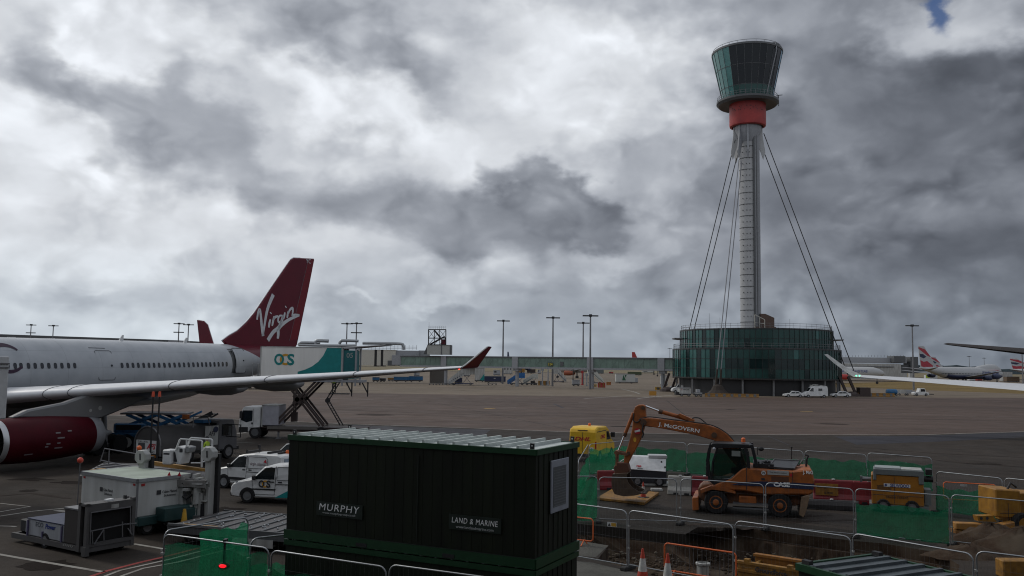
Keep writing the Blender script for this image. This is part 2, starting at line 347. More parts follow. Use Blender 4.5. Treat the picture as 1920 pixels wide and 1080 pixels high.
# ------------------------------------------------------------------ the setting
def groundmat(name, col, big=.25, fine=.18, rough=.8, streak=.0, spec=.2, tintb=None, patch=None):
    m = bpy.data.materials.new(name); m.use_nodes = True; t = m.node_tree; b = t.nodes['Principled BSDF']; lk = t.links.new
    tcx = t.nodes.new('ShaderNodeTexCoord'); out = tcx.outputs['Object']
    def nz(scale, det, r=.6, st=(1, 1, 1)):
        mp = t.nodes.new('ShaderNodeMapping'); mp.inputs['Scale'].default_value = st; lk(out, mp.inputs[0])
        n = t.nodes.new('ShaderNodeTexNoise'); n.inputs['Scale'].default_value = scale; n.inputs['Detail'].default_value = det; n.inputs['Roughness'].default_value = r
        lk(mp.outputs[0], n.inputs[0]); return n.outputs[0]
    def mr(v, lo, hi, a=.3, c=.7):
        n = t.nodes.new('ShaderNodeMapRange'); n.inputs['From Min'].default_value = a; n.inputs['From Max'].default_value = c
        n.inputs['To Min'].default_value = lo; n.inputs['To Max'].default_value = hi; lk(v, n.inputs[0]); return n.outputs[0]
    def mul(a, c):
        n = t.nodes.new('ShaderNodeMath'); n.operation = 'MULTIPLY'; lk(a, n.inputs[0]); lk(c, n.inputs[1]); return n.outputs[0]
    k = mul(mul(mr(nz(.035, 5), 1-big, 1+big), mr(nz(.45, 6, .65), 1-fine, 1+fine)), mr(nz(14, 3), .82, 1.18))
    k = mul(k, mr(nz(2.5, 8, .7), .86, 1.12))
    if streak: k = mul(k, mr(nz(.12, 5, .6, (.12, 1.6, 1)), 1-streak, 1+streak))
    if patch:
        br = t.nodes.new('ShaderNodeTexBrick'); br.inputs['Scale'].default_value = 1; br.inputs['Brick Width'].default_value = patch; br.inputs['Row Height'].default_value = patch
        br.offset = 0; br.inputs['Mortar Size'].default_value = .03; br.inputs['Color1'].default_value = (1.06, 1.06, 1.06, 1); br.inputs['Color2'].default_value = (.92, .92, .92, 1); br.inputs['Mortar'].default_value = (.66, .66, .66, 1)
        mp = t.nodes.new('ShaderNodeMapping'); mp.inputs['Rotation'].default_value = (0, 0, .32); lk(out, mp.inputs[0]); lk(mp.outputs[0], br.inputs['Vector'])
        k = mul(k, br.outputs['Color'])
    mx = t.nodes.new('ShaderNodeMix'); mx.data_type = 'RGBA'; mx.blend_type = 'MULTIPLY'; mx.inputs['Factor'].default_value = 1
    mx.inputs['A'].default_value = (*col, 1)
    cc = t.nodes.new('ShaderNodeCombineColor')
    for i in range(3): lk(k, cc.inputs[i])
    lk(cc.outputs[0], mx.inputs['B'])
    res = mx.outputs['Result']
    if tintb:
        m2 = t.nodes.new('ShaderNodeMix'); m2.data_type = 'RGBA'; lk(mr(nz(.9, 7, .65), 0, 1, .42, .62), m2.inputs['Factor']); lk(res, m2.inputs['A']); m2.inputs['B'].default_value = (*tintb, 1); res = m2.outputs['Result']
    lk(res, b.inputs['Base Color'])
    b.inputs['Roughness'].default_value = rough; b.inputs['Specular IOR Level'].default_value = spec
    lk(mr(nz(.3, 5), rough-.12, min(1, rough+.1)), b.inputs['Roughness'])
    bp = t.nodes.new('ShaderNodeBump'); bp.inputs['Strength'].default_value = .35; bp.inputs['Distance'].default_value = .02
    lk(nz(30, 4), bp.inputs['Height']); lk(bp.outputs[0], b.inputs['Normal'])
    return m
ASPH = groundmat('near_asphalt', (.040, .0325, .027), .34, .28, streak=.14, spec=.12)
BROWN = groundmat('brown_asphalt', (.088, .061, .049), .2, .12, .75, streak=.22)
TAN = groundmat('tan_concrete', (.165, .132, .098), .18, .12, .8, streak=.12, patch=7.5)
DPATCH = groundmat('dark_asphalt', (.030, .029, .036), .2, .15, .7)
CONC = groundmat('site_concrete', (.030, .027, .024), .26, .28, .88, spec=.08)
LCONC = groundmat('pale_concrete', (.10, .098, .088), .2, .25, .88, spec=.1)
SOIL = groundmat('soil', (.045, .028, .018), .3, .4, .95, tintb=(.075, .058, .042))
RUBBLE = groundmat('rubble', (.14, .12, .095), .3, .5, .95, tintb=(.06, .042, .03))
GRASSY = groundmat('dry_grass', (.16, .11, .038), .3, .3, .95, streak=.2)
FIELD = groundmat('far_field', (.185, .155, .095), .25, .2, .95, streak=.3)
LINEW = groundmat('white_marking', (.36, .35, .32), .25, .35, .8, tintb=(.22, .2, .18))
LINEY = groundmat('yellow_marking', (.50, .33, .08), .2, .3, .8)
LINER = groundmat('red_marking', (.26, .05, .045), .2, .3, .8)
# the pit dug beside the fence
far_px = [(1000, 974), (1075, 981), (1111, 985), (1285, 1002), (1312, 986), (1400, 990), (1500, 1003), (1600, 1014), (1655, 1019), (1760, 1036), (1800, 1060)]
near_px = [(1760, 1180), (1560, 1230), (1400, 1150), (1275, 1096), (1205, 1074), (1120, 1049), (1141, 1023), (1075, 1012), (1000, 1003)]
hole = [G(*p) for p in far_px+near_px]
B_ = 9000
outer = [Vector((-B_, -200, 0)), Vector((B_, -200, 0)), Vector((B_, B_*1.6, 0)), Vector((-B_, B_*1.6, 0))]
m = MB(); allp = outer+hole; vs = [m.v(p) for p in allp]
for t3 in tessellate_polygon([outer, hole]): m.f([vs[i] for i in t3])
struct('ground', m, ASPH)
def sheet(name, px, mt, lift=.004, z=0):
    m = MB(); P = [G(*p) for p in px]; P = [Vector((p.x, p.y, z+lift)) for p in P]
    vs = [m.v(p) for p in P]
    for t3 in tessellate_polygon([P]): m.f([vs[i] for i in t3])
    return struct(name, m, mt)
edge_lo = [(-900, 750), (0, 774), (307, 781), (440, 786), (655, 795), (920, 804), (1080, 810.5), (1380, 815), (1720, 815.5), (1834, 812), (1920, 809.5), (2900, 775)]
edge_hi = [(2900, 752), (1920, 746), (1400, 745), (1240, 745), (1000, 742), (780, 738.5), (560, 735.5), (300, 728), (0, 716), (-900, 694)]
sheet('taxiway_asphalt', edge_lo+edge_hi, BROWN)
sheet('apron_concrete', edge_hi[::-1]+[(2900, 735), (1920, 712), (1400, 703), (900, 697), (400, 690), (-900, 668.5)], TAN, .003)
sheet('far_field', [(-900, 668), (400, 689.5), (900, 696.5), (1400, 702.5), (1920, 711), (2900, 733), (2900, 716), (1920, 699.6), (1400, 692.3), (900, 685.3), (400, 678.2), (-900, 660)], FIELD, .002)
sheet('grass_strip', [(1560, 719), (1690, 715.5), (1920, 725), (2300, 742), (2300, 752), (1920, 738.5), (1690, 730), (1560, 725)], GRASSY, .009)
sheet('asphalt_patch', [(1565, 818.5), (1606, 834), (1760, 828), (1960, 818), (1960, 809.5), (1834, 813.2), (1720, 817.5)], DPATCH, .006)
sheet('asphalt_band', [(655, 797), (920, 806), (900, 822), (700, 812)], DPATCH, .005)
sheet('concrete_yard', [(1075, 977), (1111, 985), (1285, 1002), (1312, 986), (1400, 990), (1500, 1003), (1600, 1014), (1655, 1019), (1720, 1029), (1760, 1020), (1640, 1000), (1440, 975), (1300, 960), (1120, 940), (1075, 940)], CONC, .003)
sheet('concrete_slab', [(1000, 1003), (1075, 1012), (1141, 1023), (1117, 1045), (1000, 1034)], LCONC, .004)
sheet('concrete_slab', [(990, 1056), (1000, 1044), (1110, 1055), (1195, 1075), (1230, 1110), (1000, 1120)], LCONC, .004)
# pit walls and floor
D_ = -1.25
m = MB(); cx = sum((p.x for p in hole))/len(hole); cy = sum((p.y for p in hole))/len(hole)
nh = len(hole)
def sub(a, b, k): return [a.lerp(b, i/k) for i in range(k)]
topring = []; kinds = []
for i in range(nh):
    s_ = sub(hole[i], hole[(i+1) % nh], 8); topring += s_; kinds += [i]*8
rings = [topring]
for lv, (dz, inn, ja) in enumerate([(-.42, .00, .012), (-.46, .06, .03), (-.8, .22, .10), (-1.15, .5, .12), (D_, .95, .1)]):
    rg = []
    for q, p in enumerate(topring):
        dv = Vector((cx-p.x, cy-p.y, 0)).normalized()
        rg.append(Vector((p.x, p.y, dz)) + dv*inn + Vector((random.uniform(-ja, ja), random.uniform(-ja, ja), random.uniform(-ja, ja)*(.8 if lv else .1))))
    rings.append(rg)
V = [[m.v(p) for p in r] for r in rings]; n = len(topring)
for a in range(len(V)-1):
    for i in range(n):
        fc = m.f([V[a][i], V[a][(i+1) % n], V[a+1][(i+1) % n], V[a+1][i]])
        if a == 0 and kinds[i] in (0, 1, 2, 3): fc.material_index = 1
        
last = [v.co.copy() for v in V[-1]]
for t3 in tessellate_polygon([last]): m.f([V[-1][i] for i in t3])
struct('trench', m, [SOIL, CONC, RUBBLE])
# loose soil on the trench floor
m = MB(); base = [G(1140, 1062, -1.1), G(1330, 1075, -1.1), G(1560, 1078, -1.1), G(1240, 1040, -1.1)]
def heap(mb, c, rx, ry, h, seed, n=26, mrows=7):
    rnd = random.Random(seed); rg = []
    for j in range(mrows+1):
        k = 1-j/mrows; row = []
        for i in range(n):
            a = 2*PI*i/n; jj = 1+rnd.uniform(-.13, .13)
            row.append(Vector((c[0]+rx*k*jj*math.cos(a), c[1]+ry*k*jj*math.sin(a), c[2]+h*(1-k**1.5)*(1+rnd.uniform(-.12, .12)))))
        rg.append(row)
    mb.loft(rg, True)
for i, p in enumerate(base): heap(m, (p.x, p.y, -1.28), 1.5, 1.0, .28, i)
struct('loose_soil', m, SOIL, smooth=60)
# rubble stones
m = MB(); rnd = random.Random(4)
for i in range(260):
    px = rnd.uniform(1120, 1480); py = rnd.uniform(1030, 1078); p = G(px, py, -1.0); s_ = rnd.uniform(.03, .11)
    m.sph((p.x, p.y, -1.12+rnd.uniform(-.05, .1)), s_, 6, 4, (1, rnd.uniform(.6, 1), rnd.uniform(.4, .8)))
struct('soil_clods', m, SOIL)['kind'] = 'stuff'
m = MB(); rnd = random.Random(4)
for i in range(420):
    a = rnd.random(); px = 1085+a*560; py = 1004+a*22+rnd.random()*34
    if px < 1290: py = 1022+rnd.random()*34
    p = G(px, py, -.85); s_ = rnd.uniform(.02, .075)
    if rnd.random() < .06: s_ *= 1.9
    m.sph((p.x, p.y, -.85+rnd.uniform(-.28, .1)), s_, 6, 4, (1, rnd.uniform(.6, 1), rnd.uniform(.5, .9)))
o = struct('rubble_stones', m, RUBBLE)
o['kind'] = 'stuff'
# painted lines
def line(px, wd, mt, lift=.0085, name='painted_line'):
    P = [G(*p) for p in px]; m = MB(); n = len(P); Lr = []; Rr = []
    for i, p in enumerate(P):
        d = (P[min(i+1, n-1)]-P[max(i-1, 0)]); d = Vector((-d.y, d.x, 0)).normalized()*wd/2
        Lr.append(m.v((p.x+d.x, p.y+d.y, lift))); Rr.append(m.v((p.x-d.x, p.y-d.y, lift)))
    for i in range(n-1): m.f([Lr[i], Lr[i+1], Rr[i+1], Rr[i]])
    return struct(name, m, mt)
line(edge_lo[1:], .32, LINEW)
line([(-60, 874), (40, 868), (80, 864)], .4, LINEW)
line([(380, 822), (420, 816.5), (462, 811)], .3, LINEW)
line([(-40, 1033), (40, 1047), (195, 1073)], .17, LINEW)
line([(-60, 985), (20, 987), (30, 988)], .16, LINEW)
line([(-40, 974), (60, 959), (122, 953)], .15, LINEW); line([(105, 957), (124, 960)], .3, LINEW)
line([(-40, 945), (0, 944), (56, 950), (0, 960), (-40, 966)], .12, LINEW)
line([(250, 1020), (310, 1030)], .16, LINEW)
line([(150, 1088), (200, 1071), (262, 1055), (318, 1042), (540, 985)], .16, LINER)
line([(172, 1090), (225, 1070), (318, 1049), (545, 990)], .12, LINEW, .0095)
line([(190, 1094), (268, 1066), (330, 1055), (390, 1040), (545, 1000)], .12, LINEW)
line([(908, 766), (928, 765.6)], .7, LINEY); line([(930, 765.5), (968, 764.8)], .4, LINEW)
line([(1500, 771.3), (1524, 771.8)], .6, LINEY)
line([(1095, 747.5), (1140, 744.5), (1185, 741.5)], .5, LINEW); line([(1195, 747.3), (1225, 744.2), (1262, 741)], .6, LINEW)
line([(1165, 729), (1190, 735), (1200, 739)], .5, LINEW); line([(1085, 755.5), (1102, 755.5)], .7, LINEW)
line([(1590, 771), (1700, 775), (1920, 786)], .14, LINEW); line([(600, 747), (700, 749.5)], .3, LINEW)
line([(1440, 818), (1455, 824), (1480, 835)], .14, DPATCH, .007)
line([(1038, 757), (1056, 765)], .5, DPATCH, .007)
line([(430, 832), (455, 829.5), (478, 831)], .5, LCONC, .006, 'drain_cover')
STAIN = groundmat('oil_stain', (.021, .017, .015), .3, .3, .9, spec=.05)
rnd = random.Random(31)
for px, py, rx, ry in ((150, 905, 1.6, .5), (60, 899, 1.2, .4), (52, 920, .5, .25), (215, 935, .9, .4), (420, 955, 1.0, .4), (330, 1052, .7, .4), (90, 1060, .9, .5), (700, 778, 3, .8), (1180, 800, 2.5, .6), (1700, 855, 1.3, .35), (1840, 870, 1.6, .3), (1370, 768, .9, .5), (1560, 795, 2.5, .6)):
    g_ = G(px, py); m = MB(); P = []
    for i in range(18):
        a = 2*PI*i/18; k = rnd.uniform(.6, 1.15); P.append((g_.x+rx*k*math.cos(a), g_.y+ry*k*math.sin(a)*1.6, .0075))
    m.poly(P); struct('oil_stain', m, STAIN)
TYRE = groundmat('tyre_mark', (.036, .028, .024), .2, .4, .85, spec=.08)
for P in ([(600, 772), (900, 783), (1300, 779)], [(640, 769), (950, 780), (1320, 775)], [(1100, 790), (1500, 781), (1920, 790)], [(1500, 760), (1700, 768), (1920, 779)], [(1600, 838), (1750, 850), (1920, 858)], [(1640, 846), (1780, 866), (1920, 876)], [(560, 758), (800, 757), (1100, 764)], [(0, 930), (60, 925), (130, 935)], [(1290, 985), (1420, 972), (1560, 966)], [(1390, 993), (1500, 978), (1600, 975)]):
    line(P, .3, TYRE, .0078, 'tyre_mark')
JOINT = groundmat('slab_joint', (.03, .028, .026), .2, .3, .8)
for P in ([(1100, 965), (1330, 962), (1620, 990)], [(1180, 945), (1240, 985)], [(1380, 958), (1450, 992)], [(640, 840), (1000, 848)], [(1200, 838), (1500, 845)], [(1750, 845), (1900, 905)], [(0, 985), (300, 965)], [(1460, 818), (1620, 880)], [(1200, 752), (1920, 765)], [(800, 752), (1100, 812)], [(1250, 751), (1330, 815)]):
    line(P, .06 if P[0][1] > 815 else .16, JOINT, .0072, 'slab_joint')
# far tree line and low hills
m = MB(); rnd = random.Random(11); front = []; back_ = []; lo = []
for i in range(260):
    a = -.75+1.5*i/259; R_ = 2600; x = R_*math.tan(a); h = 9+5*math.sin(i*.19)+4*math.sin(i*.07+1)+rnd.uniform(-2.5, 3.5)+(9 if .38 < a < .6 else 0)
    lo.append(Vector((x, R_, -2))); front.append(Vector((x, R_+12, h))); back_.append(Vector((x, R_+160, h*.8)))
m.loft([lo, front, back_], False, False)
HILL = groundmat('far_trees', (.055, .075, .085), .3, .3, .95)
struct('hills', m, HILL)
# unseen terminal behind the viewer, raised past its real height to shade the stands
m = MB(); m.b(-90, 90, -30, -1.6, 0, 23); m.b(-90, 90, -1.6, -.7, 19.4, 20.2)
for i in range(-30, 31): m.b(i*3-.1, i*3+.1, -1.6, -1.45, .0, 19.4)
struct('terminal_shade_block', m, DGREY)
# ------------------------------------------------------------------ control tower
TY = 232.0
tw_ = PL(1404, 742, TY); TX = tw_.x
def tz(py, px=1404): return PL(px, py, TY).z
def tr(px0, px1, y=400): return (PL(px1, y, TY).x-PL(px0, y, TY).x)/2
tower = thing('control_tower', 'tall grey control tower with red collar and glazed top above round green glass building', 'control tower', (TX, TY, 0))
TGREY = mat('tower_grey', (.43, .435, .44), .45, var=.07, vs=.35)
TDARK = mat('tower_dark_grey', (.10, .105, .11), .5)
TGREEN = mat('tower_green_glass', (.009, .048, .042), .2, var=.35, vs=.25, spec=.45)
TGREEN2 = mat('tower_pale_green_glass', (.022, .10, .09), .12, var=.25, vs=.4, spec=.5)
TGREEN3 = mat('tower_deep_green_glass', (.004, .018, .018), .10, var=.3, vs=.4, spec=.4)
TGREEN4 = mat('tower_olive_glass', (.05, .065, .015), .15, var=.3, vs=.4, spec=.4)
CABG = mat('cab_dark_glass', (.008, .010, .014), .06, var=.2, spec=.35)
CABD = mat('cab_deep_teal_glass', (.008, .060, .052), .12, var=.25, spec=.5)
CABT = mat('cab_teal_reflection', (.09, .24, .23), .12, var=.25, spec=.6)  # left panes paled in colour for the bright sky they mirror
CABB = mat('cab_blue_reflection', (.06, .22, .36), .12, var=.2, spec=.6)  # blue sky reflection painted into the right-hand panes
COLLAR = mat('collar_red', (.40, .045, .04), .5, dirt=(.28, .03, .03), vs=.5)
rm = tr(1386.3, 1421.5)*.93; MX = .35
# mast
z0 = 17.0; z1 = tz(240)
m = MB(); m.cyl((MX, 0, z0), (MX, 0, z1), rm, rm, 32); mast = m.build('mast', TGREY, tower, 40)
m = MB(); k = z0+1.5
while k < z1-4:
    m.lathe([(rm+.002, -.10), (rm+.05, -.06), (rm+.05, .06), (rm+.002, .10)], 32, (MX, 0, k)); k += 3.1
m.build('ring_joint', TDARK, mast, 40)
m = MB(); k = z0+3; rnd = random.Random(3)
while k < z1-4:
    for a in (-2.45, -2.0, -1.65, -.05):
        x, y = MX+rm*math.cos(a), rm*math.sin(a)
        m.cyl((x, y, k), (x+.28*math.cos(a), y+.28*math.sin(a), k), .13, .1, 6)
    k += 1.55
m.build('bracket', TDARK, mast)
# lift shaft and cable ducts on the right hand side
m = MB(); m.b(MX+rm*.30, MX+rm*.48, -rm*1.12, -rm*.5, z0, z1+2); m.b(MX+rm*.62, MX+rm*.72, -rm*1.05, 0, z0, z1+2); m.build('service_duct', TDARK, tower)
m = MB(); m.b(MX+rm*.49, MX+rm*.61, -rm*1.05, -rm*.4, z0, z1+2); m.b(MX+rm*.73, MX+rm*1.14, -rm*.72, rm*.5, z0, z1-1); m.build('lift_shaft', GREYP, tower)
# steel fins under the collar
zf0 = tz(300); zf1 = tz(236)
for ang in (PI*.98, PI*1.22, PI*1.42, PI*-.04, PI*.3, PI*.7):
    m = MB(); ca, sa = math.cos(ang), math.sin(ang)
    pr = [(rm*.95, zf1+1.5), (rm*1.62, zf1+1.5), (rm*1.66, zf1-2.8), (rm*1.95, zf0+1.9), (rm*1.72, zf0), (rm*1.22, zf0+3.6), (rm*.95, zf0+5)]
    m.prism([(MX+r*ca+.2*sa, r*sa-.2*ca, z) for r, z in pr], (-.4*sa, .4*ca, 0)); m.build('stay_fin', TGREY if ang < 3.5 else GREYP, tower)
m = MB(); m.lathe([(rm*1.02, zf0+4.6), (rm*1.5, zf1-1.5), (rm*1.55, zf1+1.2)], 32, (MX, 0, 0)); m.build('shoulder', GREYP, tower, 50)
# red collar, gallery
rc = tr(1369.7, 1438.2)*.985; zc0, zc1 = tz(240)+.3, tz(187)
m = MB(); m.lathe([(rc*.86, zc0-.2), (rc*.98, zc0), (rc, zc0+.4), (rc, zc1)], 40, (MX, 0, 0)); col = m.build('collar', COLLAR, tower, 40)
m = MB(); rnd = random.Random(8)
for i in range(26):
    a = -PI/2+rnd.uniform(-1.3, 1.3); z = (zc0+zc1)/2+rnd.choice((.6, 1.1, .2))-.3; x, y = MX+rc*math.cos(a), rc*math.sin(a)
    m.cyl((x, y, z), (x+.03*math.cos(a), y+.03*math.sin(a), z), .13, .13, 8)
m.build('vent_hole', BLACK, col)
rg = tr(1346.5, 1463)*.985; zg = tz(194)
m = MB(); m.lathe([(rc*1.0, zg-.5), (rc*1.25, zg-.15), (rg*.93, zg-.75), (rg, zg-.2), (rg, zg+.35), (rg*.9, zg+.5), (rc*.9, zg+.5)], 48, (MX, 0, 0)); gal = m.build('gallery', DGREY, tower, 40)
m = MB()
for dz in (.55, 1.1): m.tube([(MX+rg*.97*math.cos(2*PI*i/40), rg*.97*math.sin(2*PI*i/40), zg+.4+dz) for i in range(41)], .045, 5)
for i in range(40): a = 2*PI*i/40; m.bar((MX+rg*.97*math.cos(a), rg*.97*math.sin(a), zg+.35), (MX+rg*.97*math.cos(a), rg*.97*math.sin(a), zg+1.5), .06, .06)
m.build('railing', DSTEEL, gal)
m = MB(); m.bar((MX+rg*.98, -1, zg+.4), (MX+rg*1.0, -1, zg+2.1), .14, .14); m.bar((MX+rg*.95, -1, zg+2.0), (MX+rg*1.12, -1, zg+2.15), .16, .16)
m.bar((MX-rg*.98, -1, zg-.9), (MX-rg*.99, -1, zg+.2), .12, .12); m.bar((MX+rg*.99, -1, zg-.9), (MX+rg*1.0, -1, zg+.2), .12, .12); m.build('camera_arm', BLACK, gal)
# the glazed cab
rb, rt = tr(1359.5, 1452.5)*.985, tr(1338.5, 1470.5)*.985; zb, zt = zg+.5, tz(104)
m = MB(); NP = 28; lev = [0, .22, .62, 1.0]
def cp(i, k, e=0): a = 2*PI*(i+.5)/NP; r = rb+(rt-rb)*k+e; return Vector((MX+r*math.cos(a), r*math.sin(a), zb+(zt-zb)*k))
for i in range(NP):
    a = (2*PI*(i+1)/NP+PI/2+PI) % (2*PI)-PI       # 0 faces the viewer
    for j in range(3):
        q = [cp(i, lev[j]), cp(i+1, lev[j]), cp(i+1, lev[j+1]), cp(i, lev[j+1])]
        m.mi = 0
        if a < -.85: m.mi = 1
        elif a > .92: m.mi = 2
        if j == 0 and -.85 <= a < .92: m.mi = 3
        m.poly(q)
cabo = m.build('cab_glazing', [CABG, CABT, CABB, CABD], tower)
m = MB()
for i in range(NP): m.bar(cp(i, 0, .05), cp(i, 1, .05), .08, .08)
for k in (.22, .62):
    for i in range(NP): m.bar(cp(i, k, .05), cp(i+1, k, .05), .08, .08)
m.build('mullion', TDARK, tower)
m = MB(); m.lathe([(rt*.98, zt-.05), (rt*1.015, zt+.05), (rt*1.015, zt+.55), (rt*.9, zt+.75), (.1, zt+1.0)], 48, (MX, 0, 0), cap=True); roof = m.build('roof', TDARK, tower, 40)
m = MB(); m.tube([(MX+rt*.97*math.cos(2*PI*i/48), rt*.97*math.sin(2*PI*i/48), zt+1.25) for i in range(49)], .06, 5)
for i in range(24): a = 2*PI*i/24; m.bar((MX+rt*.97*math.cos(a), rt*.97*math.sin(a), zt+.5), (MX+rt*.97*math.cos(a), rt*.97*math.sin(a), zt+1.25), .06, .06)
m.build('railing', DSTEEL, roof)
m = MB()
for q in (0, 1.6): m.tube(smoothpts([(MX+rt*.25+q, -rt*.6, zt+.5), (MX+rt*.42+q, -rt*.5, zt+1.9), (MX+rt*.62+q, -rt*.4, zt+1.9), (MX+rt*.72+q, -rt*.3, zt+.6)]), .2, 8)
m.build('exhaust_pipe', STEEL, roof)
m = MB(); m.tube([(MX+rb*.55, -rb*.86, zb+.4), (MX+rt*.62, -rt*.84, zt-1), (MX+rt*.62, -rt*.7, zt+1.6)], .13, 6); m.build('access_ladder', GREYP, tower)
# stay cables and their anchors
anch = {'l': [G(1288, 735), G(1296, 737)], 'm': [G(1346, 738), G(1352, 738)], 'r': [G(1593, 737), G(1605, 735)]}
def loc(p): return Vector((p.x-TX, p.y-TY, p.z))
cabs = [((1378.5, 262), (1268, 718.5)), ((1381, 297), (1277, 716)), ((1385.5, 300), (1341.5, 722)), ((1391, 300), (1349, 722)), ((1432, 250), (1604, 703)), ((1434.5, 290), (1590, 703))]
for (a, b), yy in zip(cabs, ((TY, TY+8), (TY, TY+8), (TY-2.5, TY-27), (TY-2.5, TY-27), (TY, TY-12), (TY, TY-12))):
    p = loc(PL(*a, yy[0])); q = loc(PL(*b, yy[1]))
    m = MB(); m.cyl(p, q, .115, .115, 6); m.build('cable', BLACK if a[0] > 1400 or a[0] < 1384 else DSTEEL, tower)
# anchors: thick splayed legs rising from a concrete block
for (px, py, Y, ddx) in ((1251, 727, TY+8, 2.2), (1346, 735, TY-27, -.3), (1597, 733, TY-12, -2.6)):
    p = loc(PL(px, py, Y)); p.z = 0
    m = MB()
    if px == 1346: m.lathe([(3.0, 0), (2.8, .5), (1.6, 1.5), (1.1, 2.4), (.4, 2.8)], 12, p, cap=True); m.bar((p.x-.5, p.y, 2), (p.x-.1, p.y, 6.2), .35, .5); m.bar((p.x+.6, p.y, 2), (p.x+.8, p.y, 6.2), .35, .5)
    else:
        m.lathe([(2.0, 0), (1.9, .6), (1.0, 1.1), (.3, 1.2)], 10, p, cap=True)
        for s_ in (-1.1, 1.1): m.bar((p.x+s_, p.y, .3), (p.x+s_+ddx*.75, p.y, 4.9), .5, .6)
        if px == 1597: m.b(p.x+1.6, p.x+4.2, p.y-1.2, p.y+1.2, 0, 2.2)
    m.build('cable_anchor', mat('anchor_grey', (.045, .037, .032), .8, spec=.2) if px == 1346 else TANKBROWN, tower)
# the round building at its foot
BX = PL(1418.5, 742, TY).x-TX; RL = tr(1267, 1571.5)*.985; RU = tr(1280, 1557.5)*.985
zl0, zl1, zu1 = tz(708.5), tz(657), tz(622)
def shape(r, n=92):
    out = []
    for i in range(n):
        a = 2*PI*i/n; k = r*(1+.018*math.cos(3*(a+PI/2)))
        out.append((BX+k*math.cos(a), k*math.sin(a)))
    return out
m = MB(); m.loft([[(x, y, z) for x, y in shape(RL*.93)] for z in (0, zl0+.3)]); m.build('ground_floor', mat('base_dark_wall', (.016, .016, .018), .6), tower, 30)
for i in range(18):
    a = 2*PI*i/18+.1; m = MB(); m.cyl((BX+RL*.965*math.cos(a), RL*.965*math.sin(a), 0), (BX+RL*.965*math.cos(a), RL*.965*math.sin(a), zl0+.1), .26, .26, 10); m.build('column', mat('column_grey', (.16, .16, .165), .5), tower, 40)
rnd = random.Random(21)
def facade(name, R, za, zb_, rows):
    m = MB(); S = shape(R); n = len(S)
    for r in range(rows):
        for i in range(n):
            x0, y0 = S[i]; x1, y1 = S[(i+1) % n]; q0 = za+(zb_-za)*r/rows; q1 = za+(zb_-za)*(r+1)/rows
            a = math.atan2(y0, x0-BX); lft = math.cos(a) < -.62; rgt = math.cos(a) > .72
            u_ = rnd.random()
            m.mi = 0
            if lft: m.mi = 1 if i % 3 else 2
            elif rgt and name == 'upper_storey': m.mi = 3 if u_ < .4 else 0
            elif r == 1 and rows == 3: m.mi = 2 if u_ < .86 else 0
            else: m.mi = 2 if u_ < .05 else (1 if u_ < .09 else 0)
            tl = .05*rnd.uniform(-1, 1)
            m.poly([(x0, y0, q0), (x1, y1, q0), (x1, y1, q1), (x0, y0, q1)])
    o = m.build(name, [TGREEN, TGREEN2, TGREEN3, TGREEN4], tower)
    m = MB(); S2 = shape(R+.06)
    for i in range(n): m.bar((*S2[i], za-.3), (*S2[i], zb_+.25), .07, .10)
    for r in range(rows+1):
        z = za+(zb_-za)*r/rows
        for i in range(n): m.bar((*S2[i], z), (*S2[(i+1) % n], z), .05, .08 if 0 < r < rows else .28)
    m.build('mullion', mat('facade_frame', (.014, .018, .018), .4), o)
    m = MB(); m.loft([[(x, y, z) for x, y in shape(R-.1)] for z in (zb_, zb_+.22)]); m.build('roof', TDARK, o)
facade('lower_storeys', RL, zl0, zl1, 3)
facade('upper_storey', RU, zl1+.25, zu1, 2)
m = MB(); m.loft([[(BX+(x-BX)*k, y*k, z) for x, y in shape(RL)] for k, z in ((1.0, zl0-.25), (1.012, zl0), (.9, zl0+.05))]); m.build('soffit', TDARK, tower)
m = MB()
zcn = tz(637)
for a0, a1, r_ in ((PI*.82, PI*1.02, RU), (-.1*PI, .12*PI, RU)):
    P = [(BX+(r_+.1)*math.cos(a0+(a1-a0)*i/10), (r_+.1)*math.sin(a0+(a1-a0)*i/10)) for i in range(11)]; Q = [(BX+(r_+2.3)*math.cos(a0+(a1-a0)*i/10), (r_+2.3)*math.sin(a0+(a1-a0)*i/10)) for i in range(11)]
    m.xy(P+Q[::-1], zcn, zcn+.2)
m.build('sun_shade', DSTEEL, tower)
m = MB()
for R, z in ((RU*.985, zu1+.2), (RL*.99, zl1+.2)):
    S = shape(R, 64)
    for dz in (.6, 1.15): m.tube([(*p, z+dz) for p in S+S[:1]], .035, 4)
    for p in S: m.bar((*p, z), (*p, z+1.25), .05, .05)
for px in (1350, 1425, 1481, 1330): p = loc(PL(px, 615, TY-16)); m.cyl((p.x, p.y, zu1), (p.x, p.y, zu1+rnd.uniform(2, 4.2)), .05, .03, 5)
m.build('railing', DSTEEL, tower)
# plant room at the foot of the mast
m = MB(); m.b(MX+rm*.2, MX+rm*2.6, -rm*1.4, rm*1.2, zu1, zu1+1.2)
m.xz([(MX+rm*.95, zu1+1.2), (MX+rm*2.5, zu1+1.2), (MX+rm*2.5, zu1+3.6), (MX+rm*1.5, zu1+4.6), (MX+rm*.95, zu1+4.6)], -rm*1.1, rm); m.build('plant_room', mat('brown_cladding', (.10, .06, .045), .6), tower)
m = MB(); x0 = MX+rm*.2; x1 = MX+rm*1.3; y = -rm*1.5
for x in (x0, (x0+x1)/2, x1): m.bar((x, y, zu1), (x, y, zu1+4.3-(x-x0)*.5), .16, .16)
m.bar((x0, y, zu1+4.3), (x1, y, zu1+4.3-(x1-x0)*.5), .16, .16); m.bar((x0, y, zu1+2.2), (x1, y, zu1+2.0), .12, .12); m.build('access_cage', BRICKC, tower)
